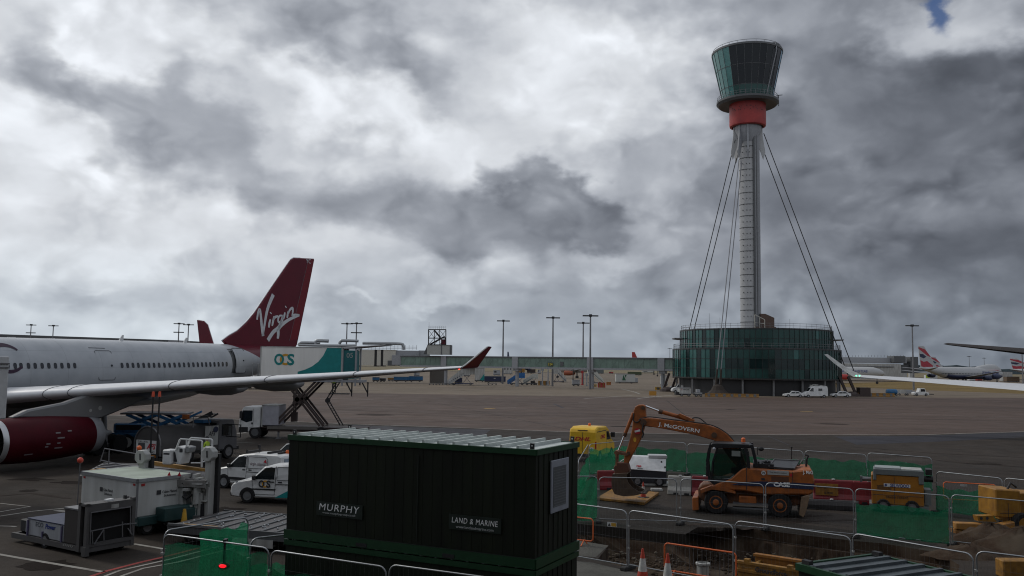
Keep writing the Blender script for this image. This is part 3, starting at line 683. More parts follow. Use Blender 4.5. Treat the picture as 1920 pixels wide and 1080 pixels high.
# ------------------------------------------------------------------ elevated walkway across the apron
pA, pB = PL(752, 690, 292), PL(1274, 692, 247); pA.z = pB.z = 0
dv = (pB-pA); LB = dv.length; ang = math.atan2(dv.y, dv.x)
wk = thing('elevated_walkway', 'long pale green glazed walkway raised on legs across the apron', 'walkway', pA, ang)
zb0, zb1 = 5.5, 9.05
WG = mat('walkway_green_glass', (.155, .225, .190), .3, var=.3, vs=.35, spec=.45)
m = MB(); m.b(0, LB, 0, .1, zb0+.5, zb1-.35); m.b(0, LB, 2.6, 2.7, zb0+.5, zb1-.35); gl = m.build('glazing', WG, wk)
m = MB(); m.b(-.3, LB, -.25, 2.95, zb1-.35, zb1); m.build('roof', TDARK, wk)
m = MB(); m.b(-.3, LB, -.3, 3.0, zb1, zb1+.08); m.build('roof_sheet', GREYP, wk)
m = MB(); m.b(-.3, LB, -.15, 2.85, zb0, zb0+.5); m.build('deck', GREYP, wk)
m = MB(); q = 0
while q < LB: m.b(q-.05, q+.05, -.09, -.005, zb0+.5, zb1-.35); q += 1.9
q = 0
while q < LB-2.2: m.bar((q, -.05, zb0+.5), (q+2.0, -.05, zb1-.35), .05, .09); q += 4.1
m.build('glazing_bar', mat('pale_green_frame', (.20, .27, .24), .5), wk)
def atx(px): # local x where the pixel column meets the walkway
    d = ray(px, 690); t = ((pA.x*dv.y-pA.y*dv.x))/(d.x*dv.y-d.y*dv.x); p = CAM+d*t; return (Vector((p.x, p.y, 0))-Vector((pA.x, pA.y, 0))).length
for px in (832, 966, 1107, 1240):
    x = atx(px); m = MB(); m.b(x-1.0, x+1.0, -.35, 3.05, zb0-.05, zb1+.02)
    m.build('portal_panel', GREYP, wk)
    m = MB(); m.cyl((x, 1.3, 0), (x, 1.3, zb0-.05), .55, .55, 14); m.b(x-.9, x+.9, .2, 2.4, zb0-.8, zb0-.05); m.build('pier', GREYP, wk, 40)
x = atx(1243); m = MB(); m.lathe([(1.1, 0), (1.1, .5), (.6, .55)], 12, (x, 1.3, 0), cap=True); m.build('pier_base', YELLOW, wk)
for px in (1033, ):
    x = atx(px); m = MB(); m.b(x-.8, x+.8, -.5, -.3, zb0+.9, zb0+1.9); s_ = m.build('gate_sign', INK, wk)
    lettering('324', mat('yellow_lettering', (.7, .6, .05), .5), s_, (x, -.505, zb0+1.4), (1, 0, 0), (0, 0, 1), height=.75)
x = atx(1055); m = MB(); m.b(x-.7, x+.3, -.2, -.1, zb0+.9, zb0+2.2); m.build('open_window', TDARK, wk)
# ------------------------------------------------------------------ gate building at its left end
def Pz(px, py, Y): p = PL(px, py, Y); return p.x, p.z
YB = 293
def bpx(mb, x0, x1, y0, y1, Y=YB, dep=6, o=(0, 0)):
    xa, za = Pz(x0, y0, Y); xb, zb_ = Pz(x1, y1, Y)
    mb.b(xa, xb, Y, Y+dep, min(za, zb_), max(za, zb_))
gb = thing('gate_building', 'low cream panelled gate building with dark slit windows beside the white lift truck box', 'building')
for x0, x1 in ((672, 701.5), (707, 713.5), (719, 741)): m = MB(); bpx(m, x0, x1, 656, 685.5); m.build('cream_panel', BRICKC, gb)
for x0, x1 in ((666, 672), (701.5, 707), (713.5, 719)): m = MB(); bpx(m, x0, x1, 656, 687, YB+.3); m.build('slit_window', BLACK, gb)
m = MB(); bpx(m, 560, 745, 685.5, 688.5, YB-.3, 8); bpx(m, 727, 740, 676, 686, YB-.4, 1); bpx(m, 560, 668, 656, 686, YB+1, 6); m.build('wall', DGREY, gb)
m = MB(); bpx(m, 741, 785, 657, 667.5, YB+1); bpx(m, 785, 803, 657, 667, YB+2); bpx(m, 735, 752, 666, 684, YB-.6, 3); m.build('plant_box', GREYP, gb)
m = MB(); bpx(m, 560, 740, 653.5, 656, YB-.2, 7); m.build('roof', DGREY, gb)
m = MB()
for px in range(690, 784, 7): x, z = Pz(px, 656, YB+.5); m.bar((x, YB+.5, z), (x, YB+.5, z+1.6), .08, .08)
for py in (650, 653): xa, za = Pz(690, py, YB+.5); xb, zb_ = Pz(782, py+1, YB+.5); m.bar((xa, YB+.5, za), (xb, YB+.5, zb_), .08, .08)
m.build('roof_railing', DSTEEL, gb)
m = MB()
def duct(pts, r, Y=YB+4): m.tube(smoothpts([(*[Pz(px, py, Y)[0]], Y, Pz(px, py, Y)[1]) for px, py in pts], 5), r, 10)
duct([(560, 648), (562, 644), (568, 642.5), (600, 643)], .5); duct([(592, 648), (592, 642), (596, 639), (616, 639.5)], .6); duct([(636, 645), (639, 640), (644, 638.5), (672, 639.5)], .5, YB+6); duct([(560, 647), (620, 648), (668, 648)], .45, YB+2); duct([(680, 643.5), (730, 644), (752, 645), (756, 648), (757, 656)], .5, YB+3)
m.build('roof_duct', STEEL, gb, 50)
m = MB(); bpx(m, 806, 834, 694, 719, YB+12, 3); m.build('undercroft', mat('undercroft_grey', (.13, .12, .11), .7), gb)
# bridge head block and steel frame
bh = thing('stair_tower', 'pale box with an open steel frame and railing on its roof above walkway', 'stair tower')
m = MB(); bpx(m, 801, 827, 647, 665, 283, 5); bpx(m, 828.5, 843.5, 647, 665, 283, 5); m.build('box', mat('pale_grey_cladding', (.38, .39, .37), .6), bh)
m = MB(); bpx(m, 827, 828.5, 647, 665, 282.9, 4.8); bpx(m, 843.5, 846, 647, 665, 282.9, 4.8); bpx(m, 800, 846, 646.2, 647.2, 282.8, 5.4); m.build('trim', TDARK, bh)
m = MB()
xs = [803.5, 814.5, 824.5, 836]; lv = [618, 634, 646.5]
def fr(px, py, Y): x, z = Pz(px, py, Y); return Vector((x, Y, z))
for Y in (283.3, 287.5):
    for i, px in enumerate(xs): m.bar(fr(px, 618, Y), fr(px, 647, Y), .3 if i in (0, 3) else .2, .3)
    for py in lv: m.bar(fr(803, py, Y), fr(836.5, py, Y), .3, .3)
    for a, b in zip(xs[:-1], xs[1:]):
        m.bar(fr(a, 619, Y), fr(b, 634, Y), .12, .12); m.bar(fr(b, 619, Y), fr(a, 634, Y), .12, .12); m.bar(fr(a, 646, Y), fr(b, 634, Y), .14, .14)
for px in xs:
    for py in lv: m.bar(fr(px, py, 283.3), fr(px, py, 287.5), .2, .2)
m.bar(fr(814, 619, 285), fr(826, 633, 285), .8, .5); m.bar(fr(806, 646, 285), fr(834, 631, 285), .6, .5); m.build('steel_frame', BLACK, bh)
m = MB(); bpx(m, 827, 835.5, 636, 647, 283.8, 2); m.build('tank', MAROON, bh)
m = MB()
for px in range(804, 837, 4): m.bar(fr(px, 611.5, 283.3), fr(px, 618, 283.3), .06, .06)
for py in (611.5, 614.5): m.bar(fr(804, py, 283.3), fr(836, py, 283.3), .06, .06)
m.bar(fr(804.5, 604, 283.3), fr(804.5, 618, 283.3), .07, .07); m.build('railing', DSTEEL, bh)
m = MB(); m.prism([fr(794, 664, 284), fr(801, 664, 284), fr(801, 648, 284)], (0, 2, 0)); m.build('stair_flank', DGREY, bh)
# ------------------------------------------------------------------ far terminals
t_ = thing('long_terminal', 'long dark roofed terminal on the skyline above the airliner cabin', 'building')
a, b = PL(-260, 618, 372), PL(331, 641, 495)
m = MB(); zr = 17.6
m.prism([(a.x, a.y, 0), (b.x, b.y, 0), (b.x, b.y, zr-2.5), (a.x, a.y, zr-2.5)], (4, 30, 0)); m.build('wall', TDARK, t_)
m = MB(); m.prism([(a.x-2, a.y-3, zr-2.5), (b.x+2, b.y-3, zr-2.5), (b.x+2, b.y-3, zr), (a.x-2, a.y-3, zr)], (4, 36, 0)); m.build('roof', DGREY, t_)
m = MB(); c = b; m.b(b.x-16, b.x+6, b.y-8, b.y+4, zr-5, zr-.2); m.build('plant_room', GREYP, t_)
m = MB(); dn = (b-a); 
for i in range(8):
    p = a+dn*(i/8+.03); m.b(p.x, p.x+4, p.y-3.4, p.y-3.1, zr-2.3, zr-1.2)
m.build('rooflight', WHITE, t_)
t_ = thing('grey_terminal', 'wide grey terminal with rooftop screens seen behind the tower stays', 'building')
m = MB(); bpx(m, 1545, 1690, 680.5, 712, 520, 20); m.build('wall', DWHITE, t_)
m = MB(); bpx(m, 1545, 1700, 669, 681, 545, 20); m.build('screen_wall', GREYP, t_)
m = MB(); bpx(m, 1676, 1698, 667.5, 680, 540, 10); bpx(m, 1707, 1722, 669, 690, 544, 10); bpx(m, 1690, 1722, 684, 700, 546, 10); m.build('plant_room', DGREY, t_)
m = MB()
for px in range(1550, 1700, 6): x, z = Pz(px, 669, 545); m.bar((x, 545, z), (x, 545, z+.9), .2, .2)
m.build('railing', DSTEEL, t_)
m = MB(); bpx(m, 1580, 1676, 686, 689, 519.6, .3); m.build('window_band', DGREY, t_)
# ------------------------------------------------------------------ floodlight masts
def mast_(px, ytop, Y, double=True, lbl='', hd=2.2):
    p = PL(px, 700, Y); zt_ = PL(px, ytop, Y).z
    o = thing('light_mast', lbl, 'light mast', (p.x, Y, 0), 0, 'floodlight masts around the apron')
    m = MB(); m.cyl((0, 0, 0), (0, 0, zt_), .34, .2, 8); m.build('pole', DSTEEL, o, 40)
    m = MB()
    for k, s_ in enumerate((-1, 1)):
        m.b(s_*.3 if s_ > 0 else -hd, hd if s_ > 0 else -.3, -.35, .35, zt_-.5, zt_-.15)
    m.b(-.4, .4, -.5, .5, zt_-.6, zt_+.1); m.build('lamp_head', BLACK, o)
    if double:
        m = MB(); m.b(-hd*.95, hd*.95, -.35, .35, zt_-4.1, zt_-3.7); m.build('lamp_head', BLACK, o)
    return o
for px, yt, Y, dbl, lb in (
  (53, 608, 405, True, 'double armed floodlight mast at the left over the terminal roof'), (95, 609.5, 405, False, 'single armed floodlight mast over terminal roof above the cabin windows'),
  (331.5, 605.5, 372, True, 'double armed floodlight mast by the end of the terminal roof'), (349.5, 607.5, 376, False, 'single armed floodlight mast left of small red fin'),
  (648, 605.5, 345, False, 'single armed floodlight mast above white lift truck box'), (666, 605, 345, True, 'double armed floodlight mast above teal end of lift truck box'),
  (942.5, 600, 306, False, 'floodlight mast rising behind the upturned red wingtip'), (1036, 594, 281, False, 'floodlight mast behind the walkway gate sign'),
  (1093, 604, 313, False, 'shorter of the two close floodlight masts over the walkway'), (1106.5, 590, 250, False, 'tallest floodlight mast, standing in front of the walkway'),
  (1256, 653, 900, False, 'tiny distant floodlight mast just left of the round glass building'), (1712.5, 609, 300, False, 'lone floodlight mast beside the white jumbo jet tail'),
  (1818, 668, 900, False, 'far floodlight mast above the jumbo jet nose'), (1846, 671, 950, False, 'far floodlight mast between the jumbo jet and small tail fin'), (1917.5, 656, 420, False, 'floodlight mast at the right under the dark wing')):
    mast_(px, yt, Y, dbl, lb)
# ------------------------------------------------------------------ aircraft
def foil(xle, ch, y, z, tc=.12, inc=0, n=9):
    up, lo = [], []
    for i in range(n+1):
        u = .5*(1-math.cos(PI*i/n)); t = 5*tc*(.2969*math.sqrt(u)-.126*u-.3516*u*u+.2843*u**3-.1036*u**4)
        cmb = .018*4*u*(1-u)
        up.append((u, cmb+t)); lo.append((u, cmb-t))
    P = up[::-1]+lo[1:-1]; out = []
    for u, h in P:
        x, zz = u*ch, h*ch
        out.append(Vector((xle+x*math.cos(inc)+zz*math.sin(inc), y, z-x*math.sin(inc)+zz*math.cos(inc))))
    return out
def fus(m, secs, n=32, y=0):
    m.loft([[Vector((x, y+ry*math.cos(2*PI*i/n), zc+rz_*math.sin(2*PI*i/n))) for i in range(n)] for x, ry, rz_, zc in secs], True)
def wingmesh(st, side): # st: (b, xle, chord, z, tc, inc)
    m = MB(); m.loft([foil(x, c, side*b, z, tc, inc) for b, x, c, z, tc, inc in st], True); return m
def finmesh(outline, n=.34):
    # lens-shaped fin from a side outline (x, z)
    m = MB(); m.xz(outline, -n/2, n/2); return m
# ---- white airliner with the dark red tail at the left
T = Vector((.446, .895, 0)); NP_ = Vector((.895, -.446, 0)); C3 = Vector((-31.5, 65.1, 0))
va = thing('airliner', 'white airliner with dark red tail fin and red engine parked at the left', 'aeroplane', C3, math.atan2(.895, .446))
va.rotation_euler = (0, math.radians(-.55), va.rotation_euler[2])
def loc_va(p): d = Vector(p)-C3; return d.dot(T), d.dot(NP_), d.z      # a, b (towards the viewer), z
def onfin(px, py, b=0.0):
    d = ray(px, py); t = (C3.dot(NP_)+b - CAM.dot(NP_))/d.dot(NP_); p = CAM+d*t; a, _, z = loc_va(p); return a, z
WFUS = bpy.data.materials.new('airliner_white'); WFUS.use_nodes = True
t = WFUS.node_tree; bs = t.nodes['Principled BSDF']; bs.inputs['Roughness'].default_value = .28
tcx = t.nodes.new('ShaderNodeTexCoord'); sx = t.nodes.new('ShaderNodeSeparateXYZ'); t.links.new(tcx.outputs['Object'], sx.inputs[0])
def tm(op, a, b):
    n = t.nodes.new('ShaderNodeMath'); n.operation = op
    for i, v in enumerate((a, b)):
        if isinstance(v, (int, float)): n.inputs[i].default_value = v
        else: t.links.new(v, n.inputs[i])
    return n.outputs[0]
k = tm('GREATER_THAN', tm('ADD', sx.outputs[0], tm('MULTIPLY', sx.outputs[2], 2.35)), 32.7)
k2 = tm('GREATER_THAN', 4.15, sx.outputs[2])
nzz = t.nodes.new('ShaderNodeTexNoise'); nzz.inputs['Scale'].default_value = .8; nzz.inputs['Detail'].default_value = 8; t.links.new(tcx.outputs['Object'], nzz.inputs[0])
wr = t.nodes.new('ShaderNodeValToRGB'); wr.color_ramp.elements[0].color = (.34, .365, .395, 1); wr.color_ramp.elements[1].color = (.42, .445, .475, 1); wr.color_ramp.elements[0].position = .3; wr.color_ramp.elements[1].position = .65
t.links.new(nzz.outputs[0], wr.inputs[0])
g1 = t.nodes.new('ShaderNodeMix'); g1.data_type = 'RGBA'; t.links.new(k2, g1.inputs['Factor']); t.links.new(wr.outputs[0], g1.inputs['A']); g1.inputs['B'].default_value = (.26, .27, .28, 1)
mx = t.nodes.new('ShaderNodeMix'); mx.data_type = 'RGBA'; t.links.new(k, mx.inputs['Factor']); t.links.new(g1.outputs['Result'], mx.inputs['A']); mx.inputs['B'].default_value = (.115, .006, .018, 1)
# faint panel joints along the skin
wv_ = tm('LESS_THAN', tm('FRACT', tm('MULTIPLY', sx.outputs[0], .36), 0), .012)
mp2 = t.nodes.new('ShaderNodeMix'); mp2.data_type = 'RGBA'; mp2.blend_type = 'MULTIPLY'; t.links.new(tm('MULTIPLY', tm('MAXIMUM', wv_, tm('LESS_THAN', tm('FRACT', tm('MULTIPLY', sx.outputs[2], .85), 0), .022)), .30), mp2.inputs['Factor']); t.links.new(mx.outputs['Result'], mp2.inputs['A']); mp2.inputs['B'].default_value = (.3, .3, .3, 1)
t.links.new(mp2.outputs['Result'], bs.inputs['Base Color'])
R0, ZC = 2.55, 5.39
SEC = [(-38, .05, .05, 4.7), (-37.4, .8, .75, 4.75), (-36.3, 1.4, 1.35, 4.9), (-34.5, 2.0, 1.95, 5.12), (-31.5, 2.48, 2.45, 5.33), (-28.5, R0, R0, ZC), (-18, R0, R0, ZC), (-8, R0, R0, ZC), (0, R0, R0, ZC), (4, R0, R0, ZC), (7, 2.5, 2.5, 5.42),
       (10, 2.36, 2.28, 5.6), (13, 2.15, 1.92, 5.94), (16, 1.85, 1.58, 6.25), (19, 1.45, 1.25, 6.53), (22, 1.02, .95, 6.78), (25, .62, .62, 6.98), (27.5, .3, .32, 7.1), (28.4, .1, .12, 7.12)]
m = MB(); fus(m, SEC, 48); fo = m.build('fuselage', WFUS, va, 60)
def rad(a):
    for p, q in zip(SEC[:-1], SEC[1:]):
        if p[0] <= a <= q[0]:
            k = (a-p[0])/(q[0]-p[0]); return [p[i]+(q[i]-p[i])*k for i in range(1, 4)]
    return SEC[0][1:]
def skin(a, z, off=0.0):   # point on the side towards the viewer (local -y)
    ry, rz_, zc = rad(a); s_ = max(-.98, min(.98, (z-zc)/rz_)); return Vector((a, -(ry*math.sqrt(1-s_*s_)+off), z+off*s_))
SEAM = mat('panel_seam', (.10, .105, .115), .5); WINS = mat('cabin_window', (.018, .022, .03), .12, spec=.6)
def px2a(px, z):
    a = 0.0
    for _ in range(6):
        ry, rz_, zc = rad(a); s_ = (z-zc)/rz_; b = ry*math.sqrt(max(0, 1-s_*s_)); a, _z = onfin(px, 685, b)
    return a
ZW = 6.06
pxs = [30, 41, 55, 67.5, 80.5, 93, 105.5, 117.5, 130, 141.5] + [230, 240.5, 250.5, 260.5, 270.7, 280.5, 290, 299.5, 309.5, 319, 328.5, 337.5, 346.2, 355, 363.7, 372, 380, 387.7, 395.5, 403.2, 411, 418.7, 426]
al = [px2a(p, ZW) for p in pxs] + [px2a(30, ZW)-.5*i for i in range(1, 9)]
for a in al:
    m = MB(); P = []
    for i in range(14):
        u = 2*PI*i/14; e = .7
        P.append(skin(a+.125*math.copysign(abs(math.cos(u))**e, math.cos(u)), ZW+.01*max(0, a-6)+.2*math.copysign(abs(math.sin(u))**e, math.sin(u)), .012))
    c = m.v(skin(a, ZW, .014)); vs = [m.v(p) for p in P]
    for i in range(14): m.f([c, vs[i], vs[(i+1) % 14]])
    m.build('window', WINS, va)
def skinline(mb, pts, r=.022): mb.tube([skin(a, z, .012) for a, z in pts], r, 5)
def box_path(a0, a1, z0, z1, rr=.14):
    P = []
    for ca, cz, s in ((a0+rr, z0+rr, 180), (a1-rr, z0+rr, 270), (a1-rr, z1-rr, 0), (a0+rr, z1-rr, 90)):
        for k in range(5):
            u = math.radians(s+90*k/4); P.append((ca+rr*math.cos(u), cz+rr*math.sin(u)))
    P.append(P[0]); return P
def patch(a0, a1, z0, z1, off, na=4, nz_=8):
    m = MB(); g = [[m.v(skin(a0+(a1-a0)*i/na, z0+(z1-z0)*j/nz_, off)) for i in range(na+1)] for j in range(nz_+1)]
    for j in range(nz_):
        for i in range(na): m.f([g[j][i], g[j][i+1], g[j+1][i+1], g[j+1][i]])
    return m
# closed rear mid door, and the swung-out last door
a0, a1 = px2a(187, 6)-.02, px2a(217, 6)
m = patch(a0, a1, 5.02, 7.12, .008); dr = m.build('door', WFUS, va, 60)
m = MB(); skinline(m, box_path(a0, a1, 5.02, 7.12)); m.build('door_seam', SEAM, dr)
m = MB(); m.sph(skin(a1-.28, 6.05, .01), .09, 8, 6); m.build('door_window', WINS, dr)
m = MB(); skinline(m, [(a0-.3, 7.32), (a1-.3, 7.30)], .02); m.build('rain_strip', SEAM, dr)
a0, a1 = px2a(438, 6.3), px2a(461, 6.3)
m = patch(a0-.1, a1+.12, 5.35, 7.42, .006); dk = m.build('doorway', DGREY, va, 60)
m = patch(a0+.22, a1-.02, 5.42, 7.36, .16); dr = m.build('door', WFUS, va, 60)
m = MB(); P = box_path(a0+.2, a1, 5.42, 7.36); m.tube([skin(a, z, .15) for a, z in P], .05, 6); m.build('door_seam', SEAM, dr)
m = MB(); m.sph(skin(a1-.45, 6.4, .16), .08, 8, 6); m.build('door_window', WINS, dr)
# titles: the round last letter beside the wing
m = MB(); zc_ = 6.55; ac = px2a(17, 6.5)
for s0, s1 in ((38, 150), (205, 322)):
    pts = [skin(ac+1.05*math.cos(math.radians(s_)), zc_+.86*math.sin(math.radians(s_)), .02) for s_ in range(s0, s1+1, 8)]
    n_ = len(pts); L_ = []
    for i, p in enumerate(pts):
        s_ = math.radians(s0+(s1-s0)*i/(n_-1)); wdt = .07+.05*math.sin(PI*i/(n_-1))
        L_.append((skin(ac+(1.05-wdt)*math.cos(s_), zc_+(.86-wdt)*math.sin(s_), .02), skin(ac+(1.05+wdt)*math.cos(s_), zc_+(.86+wdt)*math.sin(s_), .02)))
    for (p, q), (r_, s2) in zip(L_[:-1], L_[1:]): m.poly([p, q, s2, r_])
m.build('lettering', mat('aubergine_paint', (.03, .008, .03), .5), va)
for q_, z_ in ((236, 7.9), (353, 7.85)):
    x_ = px2a(q_, 7.8); m = MB(); m.xz([(x_, z_), (x_+.3, z_+.45), (x_+.42, z_+.45), (x_+.4, z_)], -.04, .04); m.build('aerial', WHITE, va)
# belly fairing
m = MB(); fus(m, [(-17, .2, .2, 3.2), (-15, 2.3, .8, 3.3), (-12, 2.75, 1.15, 3.35), (-3, 2.8, 1.2, 3.35), (1, 2.5, .9, 3.3), (4.5, .6, .3, 3.2)], 28); m.build('belly_fairing', mat('airliner_grey', (.24, .245, .25), .4), va, 60)
# wings
WG_ = mat('shaded_wing_grey', (.17, .172, .178), .35, var=.06, vs=.5)  # underside shade put into the colour: darker than the wing's own grey
def wst():
    out = []
    for b in (1.2, 2.4, 5, 9, 13, 18, 23, 27.5, 29):
        xl = -10.2+(b-2.04)*.577
        te = (0.2+.14*(b-2)) if b <= 9 else 1.18+(b-9)*(7.5-1.18)/20
        z = 4.05+(b-2.7)*.083
        out.append((b, xl, te-xl, z, .135-.04*(b/29), math.radians(3.6*(1-b/29)+.6)))
    return out
WST = wst()
for s_ in (-1, 1):
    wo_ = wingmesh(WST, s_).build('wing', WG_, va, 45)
    # bright bare leading edge
    m = MB(); rg = []
    for b, x, c, z, tc_, inc in WST:
        f_ = foil(x, c, s_*b, z, tc_, inc, 16); mid = 16; cen = f_[mid+6]
        q = [(p-cen)*1.004+cen for p in f_[mid-5:mid+4]]; rg.append([p+Vector((-.012, 0, 0)) for p in q])
    m.loft(rg, False, False); m.build('slat', mat('bare_metal', (.80, .81, .83), .35, metal=.1, var=.04), wo_, 60)
    m = MB()
    for b in (6.6, 7.9, 13.2, 18.3, 23.1, 26.9):
        xl = -10.2+(b-2.04)*.577; te = (0.2+.14*(b-2)) if b <= 9 else 1.18+(b-9)*.316
        f_ = foil(xl, te-xl, s_*b, 4.05+(b-2.7)*.083, .135-.04*(b/29), math.radians(3.6*(1-b/29)+.6), 16)
        m.tube([p+Vector((-.025, 0, 0)) for p in f_[11:20]], .03, 4)
    m.build('slat_joint', SEAM, wo_)
    # winglet
    b, x, c, z, tc_, inc = WST[-1]
    m = MB(); rg = []
    for u, hb, hz, xo, cc in ((0, 0, 0, 0, 2.15), (.08, .08, .06, .12, 2.0), (.16, .15, .18, .28, 1.85), (1, .90, 1.36, 1.80, .62)):
        rg.append(foil(x+.05+xo, cc, s_*(b+hb), z+hz, .09, 0))
    m.loft(rg, True); wl = m.build('winglet', MAROON, va, 45)
    m = MB(); m.tube([(x+.04, s_*b, z+.02), (x+.30, s_*(b+.15), z+.19), (x+1.84, s_*(b+.90), z+1.37)], .05, 6); m.build('leading_edge', WHITE, wl)
    m = MB(); m.sph((x+.1, s_*(b-.2), z-.02), .10, 8, 6); m.build('wingtip_lamp', mat('red_lamp', (.5, .02, .02), .3, emit=(1, .05, .03, 3)), va)
    # flap track fairings
    for bb, xe in ((6.0, 2.5), (12.6, 3.8), (16.7, 4.9)):
        zz = 4.05+(bb-2.7)*.083-.30
        m = MB(); fus(m, [(xe-5.6, .05, .05, zz+.35), (xe-4.6, .3, .32, zz+.12), (xe-3, .38, .40, zz), (xe-1.5, .38, .40, zz-.02), (xe-.5, .28, .30, zz+.04), (xe-.08, .15, .18, zz+.08), (xe, .03, .03, zz+.1)], 16, s_*bb)
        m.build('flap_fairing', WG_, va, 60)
    # engine
    ye = s_*8.5
    m = MB(); ox = -12.0; ze = 1.86
    m.lathe([(1.02, ox+.5), (1.10, ox+.12), (1.17, ox), (1.22, ox+.06), (1.26, ox+.3)], 40, (0, ye, ze), 'x')
    eng = m.build('engine', [mat('bare_lip', (.55, .56, .58), .35, metal=.6, var=.05)], va, 60)
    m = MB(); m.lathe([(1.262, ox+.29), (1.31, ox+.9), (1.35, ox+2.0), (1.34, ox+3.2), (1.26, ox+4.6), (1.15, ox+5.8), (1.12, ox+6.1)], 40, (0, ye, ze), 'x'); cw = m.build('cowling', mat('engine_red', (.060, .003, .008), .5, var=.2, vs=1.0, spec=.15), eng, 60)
    if s_ == -1:
        for k_, (x_, a_, l_) in enumerate(((ox+3.1, .25, .3), (ox+3.9, .3, .25), (ox+3.2, .02, .45), (ox+2.5, -.2, .25), (ox+2.45, -.32, .2), (ox+3.2, -.2, .2), (ox+3.1, -.42, .5), (ox+1.3, -.62, .5))):
            r_ = 1.345; m = MB(); m.prism([(x_, ye-r_*math.cos(a_), ze+r_*math.sin(a_)), (x_+l_, ye-r_*math.cos(a_), ze+r_*math.sin(a_)), (x_+l_, ye-r_*math.cos(a_+.06), ze+r_*math.sin(a_+.06)), (x_, ye-r_*math.cos(a_+.06), ze+r_*math.sin(a_+.06))], (0, -.02, 0)); m.build('stencil_mark', mat('stencil_grey', (.22, .2, .21), .6), cw)
    m = MB(); m.lathe([(1.125, ox+6.08), (1.06, ox+6.75), (1.0, ox+6.8), (1.0, ox+5.4)], 40, (0, ye, ze), 'x'); m.lathe([(.72, ox+5.4), (.62, ox+7.0), (.5, ox+7.05), (.46, ox+7.0), (.1, ox+8.0)], 24, (0, ye, ze), 'x'); m.build('exhaust_ring', GREYP, eng, 60)
    m = MB(); m.lathe([(1.02, ox+.5), (1.06, ox+1.1), (1.06, ox+2)], 32, (0, ye, ze), 'x'); m.lathe([(.02, ox+.75), (.2, ox+.95), (.36, ox+1.3)], 16, (0, ye, ze), 'x')
    for i in range(24):
        a = 2*PI*i/24; c_, s2 = math.cos(a), math.sin(a); c2, s3 = math.cos(a+.2), math.sin(a+.2)
        m.poly([(ox+1.2, ye+.34*c_, ze+.34*s2), (ox+1.15, ye+1.04*c_, ze+1.04*s2), (ox+1.4, ye+1.04*c2, ze+1.04*s3), (ox+1.4, ye+.34*c2, ze+.34*s3)])
    m.build('fan', BLACK, eng)
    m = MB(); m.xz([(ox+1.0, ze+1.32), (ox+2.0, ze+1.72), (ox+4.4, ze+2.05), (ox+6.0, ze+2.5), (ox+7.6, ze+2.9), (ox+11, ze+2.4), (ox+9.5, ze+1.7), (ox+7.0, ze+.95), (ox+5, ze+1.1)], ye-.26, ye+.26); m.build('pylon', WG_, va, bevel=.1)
    m = MB(); m.lathe([(.02, 0), (.1, .0), (.1, .02)], 10, (ox+6.2, ye-.27, ze+1.5), 'y', True); m.lathe([(.02, 0), (.14, .0), (.14, .02)], 10, (ox+6.9, ye-.27, ze+1.62), 'y', True); m.build('pylon_hatch', DWHITE, va)
    # main gear
    m = MB(); m.cyl((-1.2, s_*4.6, .6), (-1.2, s_*4.2, 3.6), .17, .2, 10); m.bar((-2.1, s_*4.6, .62), (-.4, s_*4.6, .62), .2, .25); lg = m.build('landing_gear', GREYP, va, 40)
    m = MB()
    for dx in (-.95, .75):
        for dy in (-.42, .42): m.lathe([(.3, -.2), (.6, -.2), (.66, -.1), (.66, .1), (.6, .2), (.3, .2)], 16, (-1.2+dx, s_*4.6+dy, .66), 'y', True)
    m.build('tyres', RUBBER, lg, 40)
    # tailplane
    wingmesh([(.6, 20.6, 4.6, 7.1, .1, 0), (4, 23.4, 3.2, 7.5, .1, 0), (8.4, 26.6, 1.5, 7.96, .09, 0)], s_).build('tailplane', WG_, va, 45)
# fin
FO = [(417, 641.5), (430, 632), (445, 623.7), (462.5, 607.5), (477.5, 590), (494, 566), (510, 542.5), (530, 514), (546, 491.5), (552, 488), (565, 488.6), (589.5, 490), (575, 562), (557.5, 643.7)]
fo_ = [onfin(x, y) for x, y in FO]; fo_ = fo_[:-1]+[(fo_[-1][0]-.1, fo_[-1][1]-.4), (fo_[-1][0]-1.2, 6.7), (16, 6.6)]
def ndrop(o): return [(a, z) for a, z in o]
m = MB(); m.xz(fo_, -.17, .17); fn = m.build('tail_fin', MAROON, va, bevel=.08)
m = MB(); m.tube([(a-.02, 0, z) for a, z in fo_[:11]], .055, 6); m.build('leading_edge', mat('pale_edge', (.6, .62, .66), .4), fn)
m = MB(); aT, zT = fo_[11]; aB, zB = fo_[12]
m.tube([(aT-1.0, -.175, zT-.2), (onfin(541, 643)[0], -.175, onfin(541, 643)[1])], .02, 4); m.build('rudder_seam', SEAM, fn)
rp_ = [(aT-1.0, zT-.2), (aT-.1, zT-.15), (aB-.06, zB), (onfin(558, 640)[0]-.2, onfin(558, 640)[1]), onfin(541, 643)]
m = MB(); m.prism([(a_, -.172, z_) for a_, z_ in rp_], (0, -.003, 0)); m.build('rudder', mat('rudder_red', (.17, .008, .017), .38, var=.1, spec=.35), fn)
def zoomfin(x, y): a, z = onfin(350+x/4, 470+y/4, .17); return Vector((a, -.178, z))
m = MB()
def stroke(pts, wd, k=5):
    P = smoothpts([zoomfin(*p) for p in pts], k); n_ = len(P)
    W_ = [wd*(.6+.4*math.sin(PI*(i+.5)/n_)) for i in range(n_)] if not isinstance(wd, list) else [wd[0]+(wd[1]-wd[0])*i/(n_-1) for i in range(n_)]
    ribbon(m, P, W_, (0, -1, 0), .012)
stroke([(532, 532), (540, 480), (552, 456), (560, 500), (567, 580), (577, 655)], [.2, .34]); stroke([(575, 655), (588, 570), (612, 450), (655, 345)], [.18, .42])
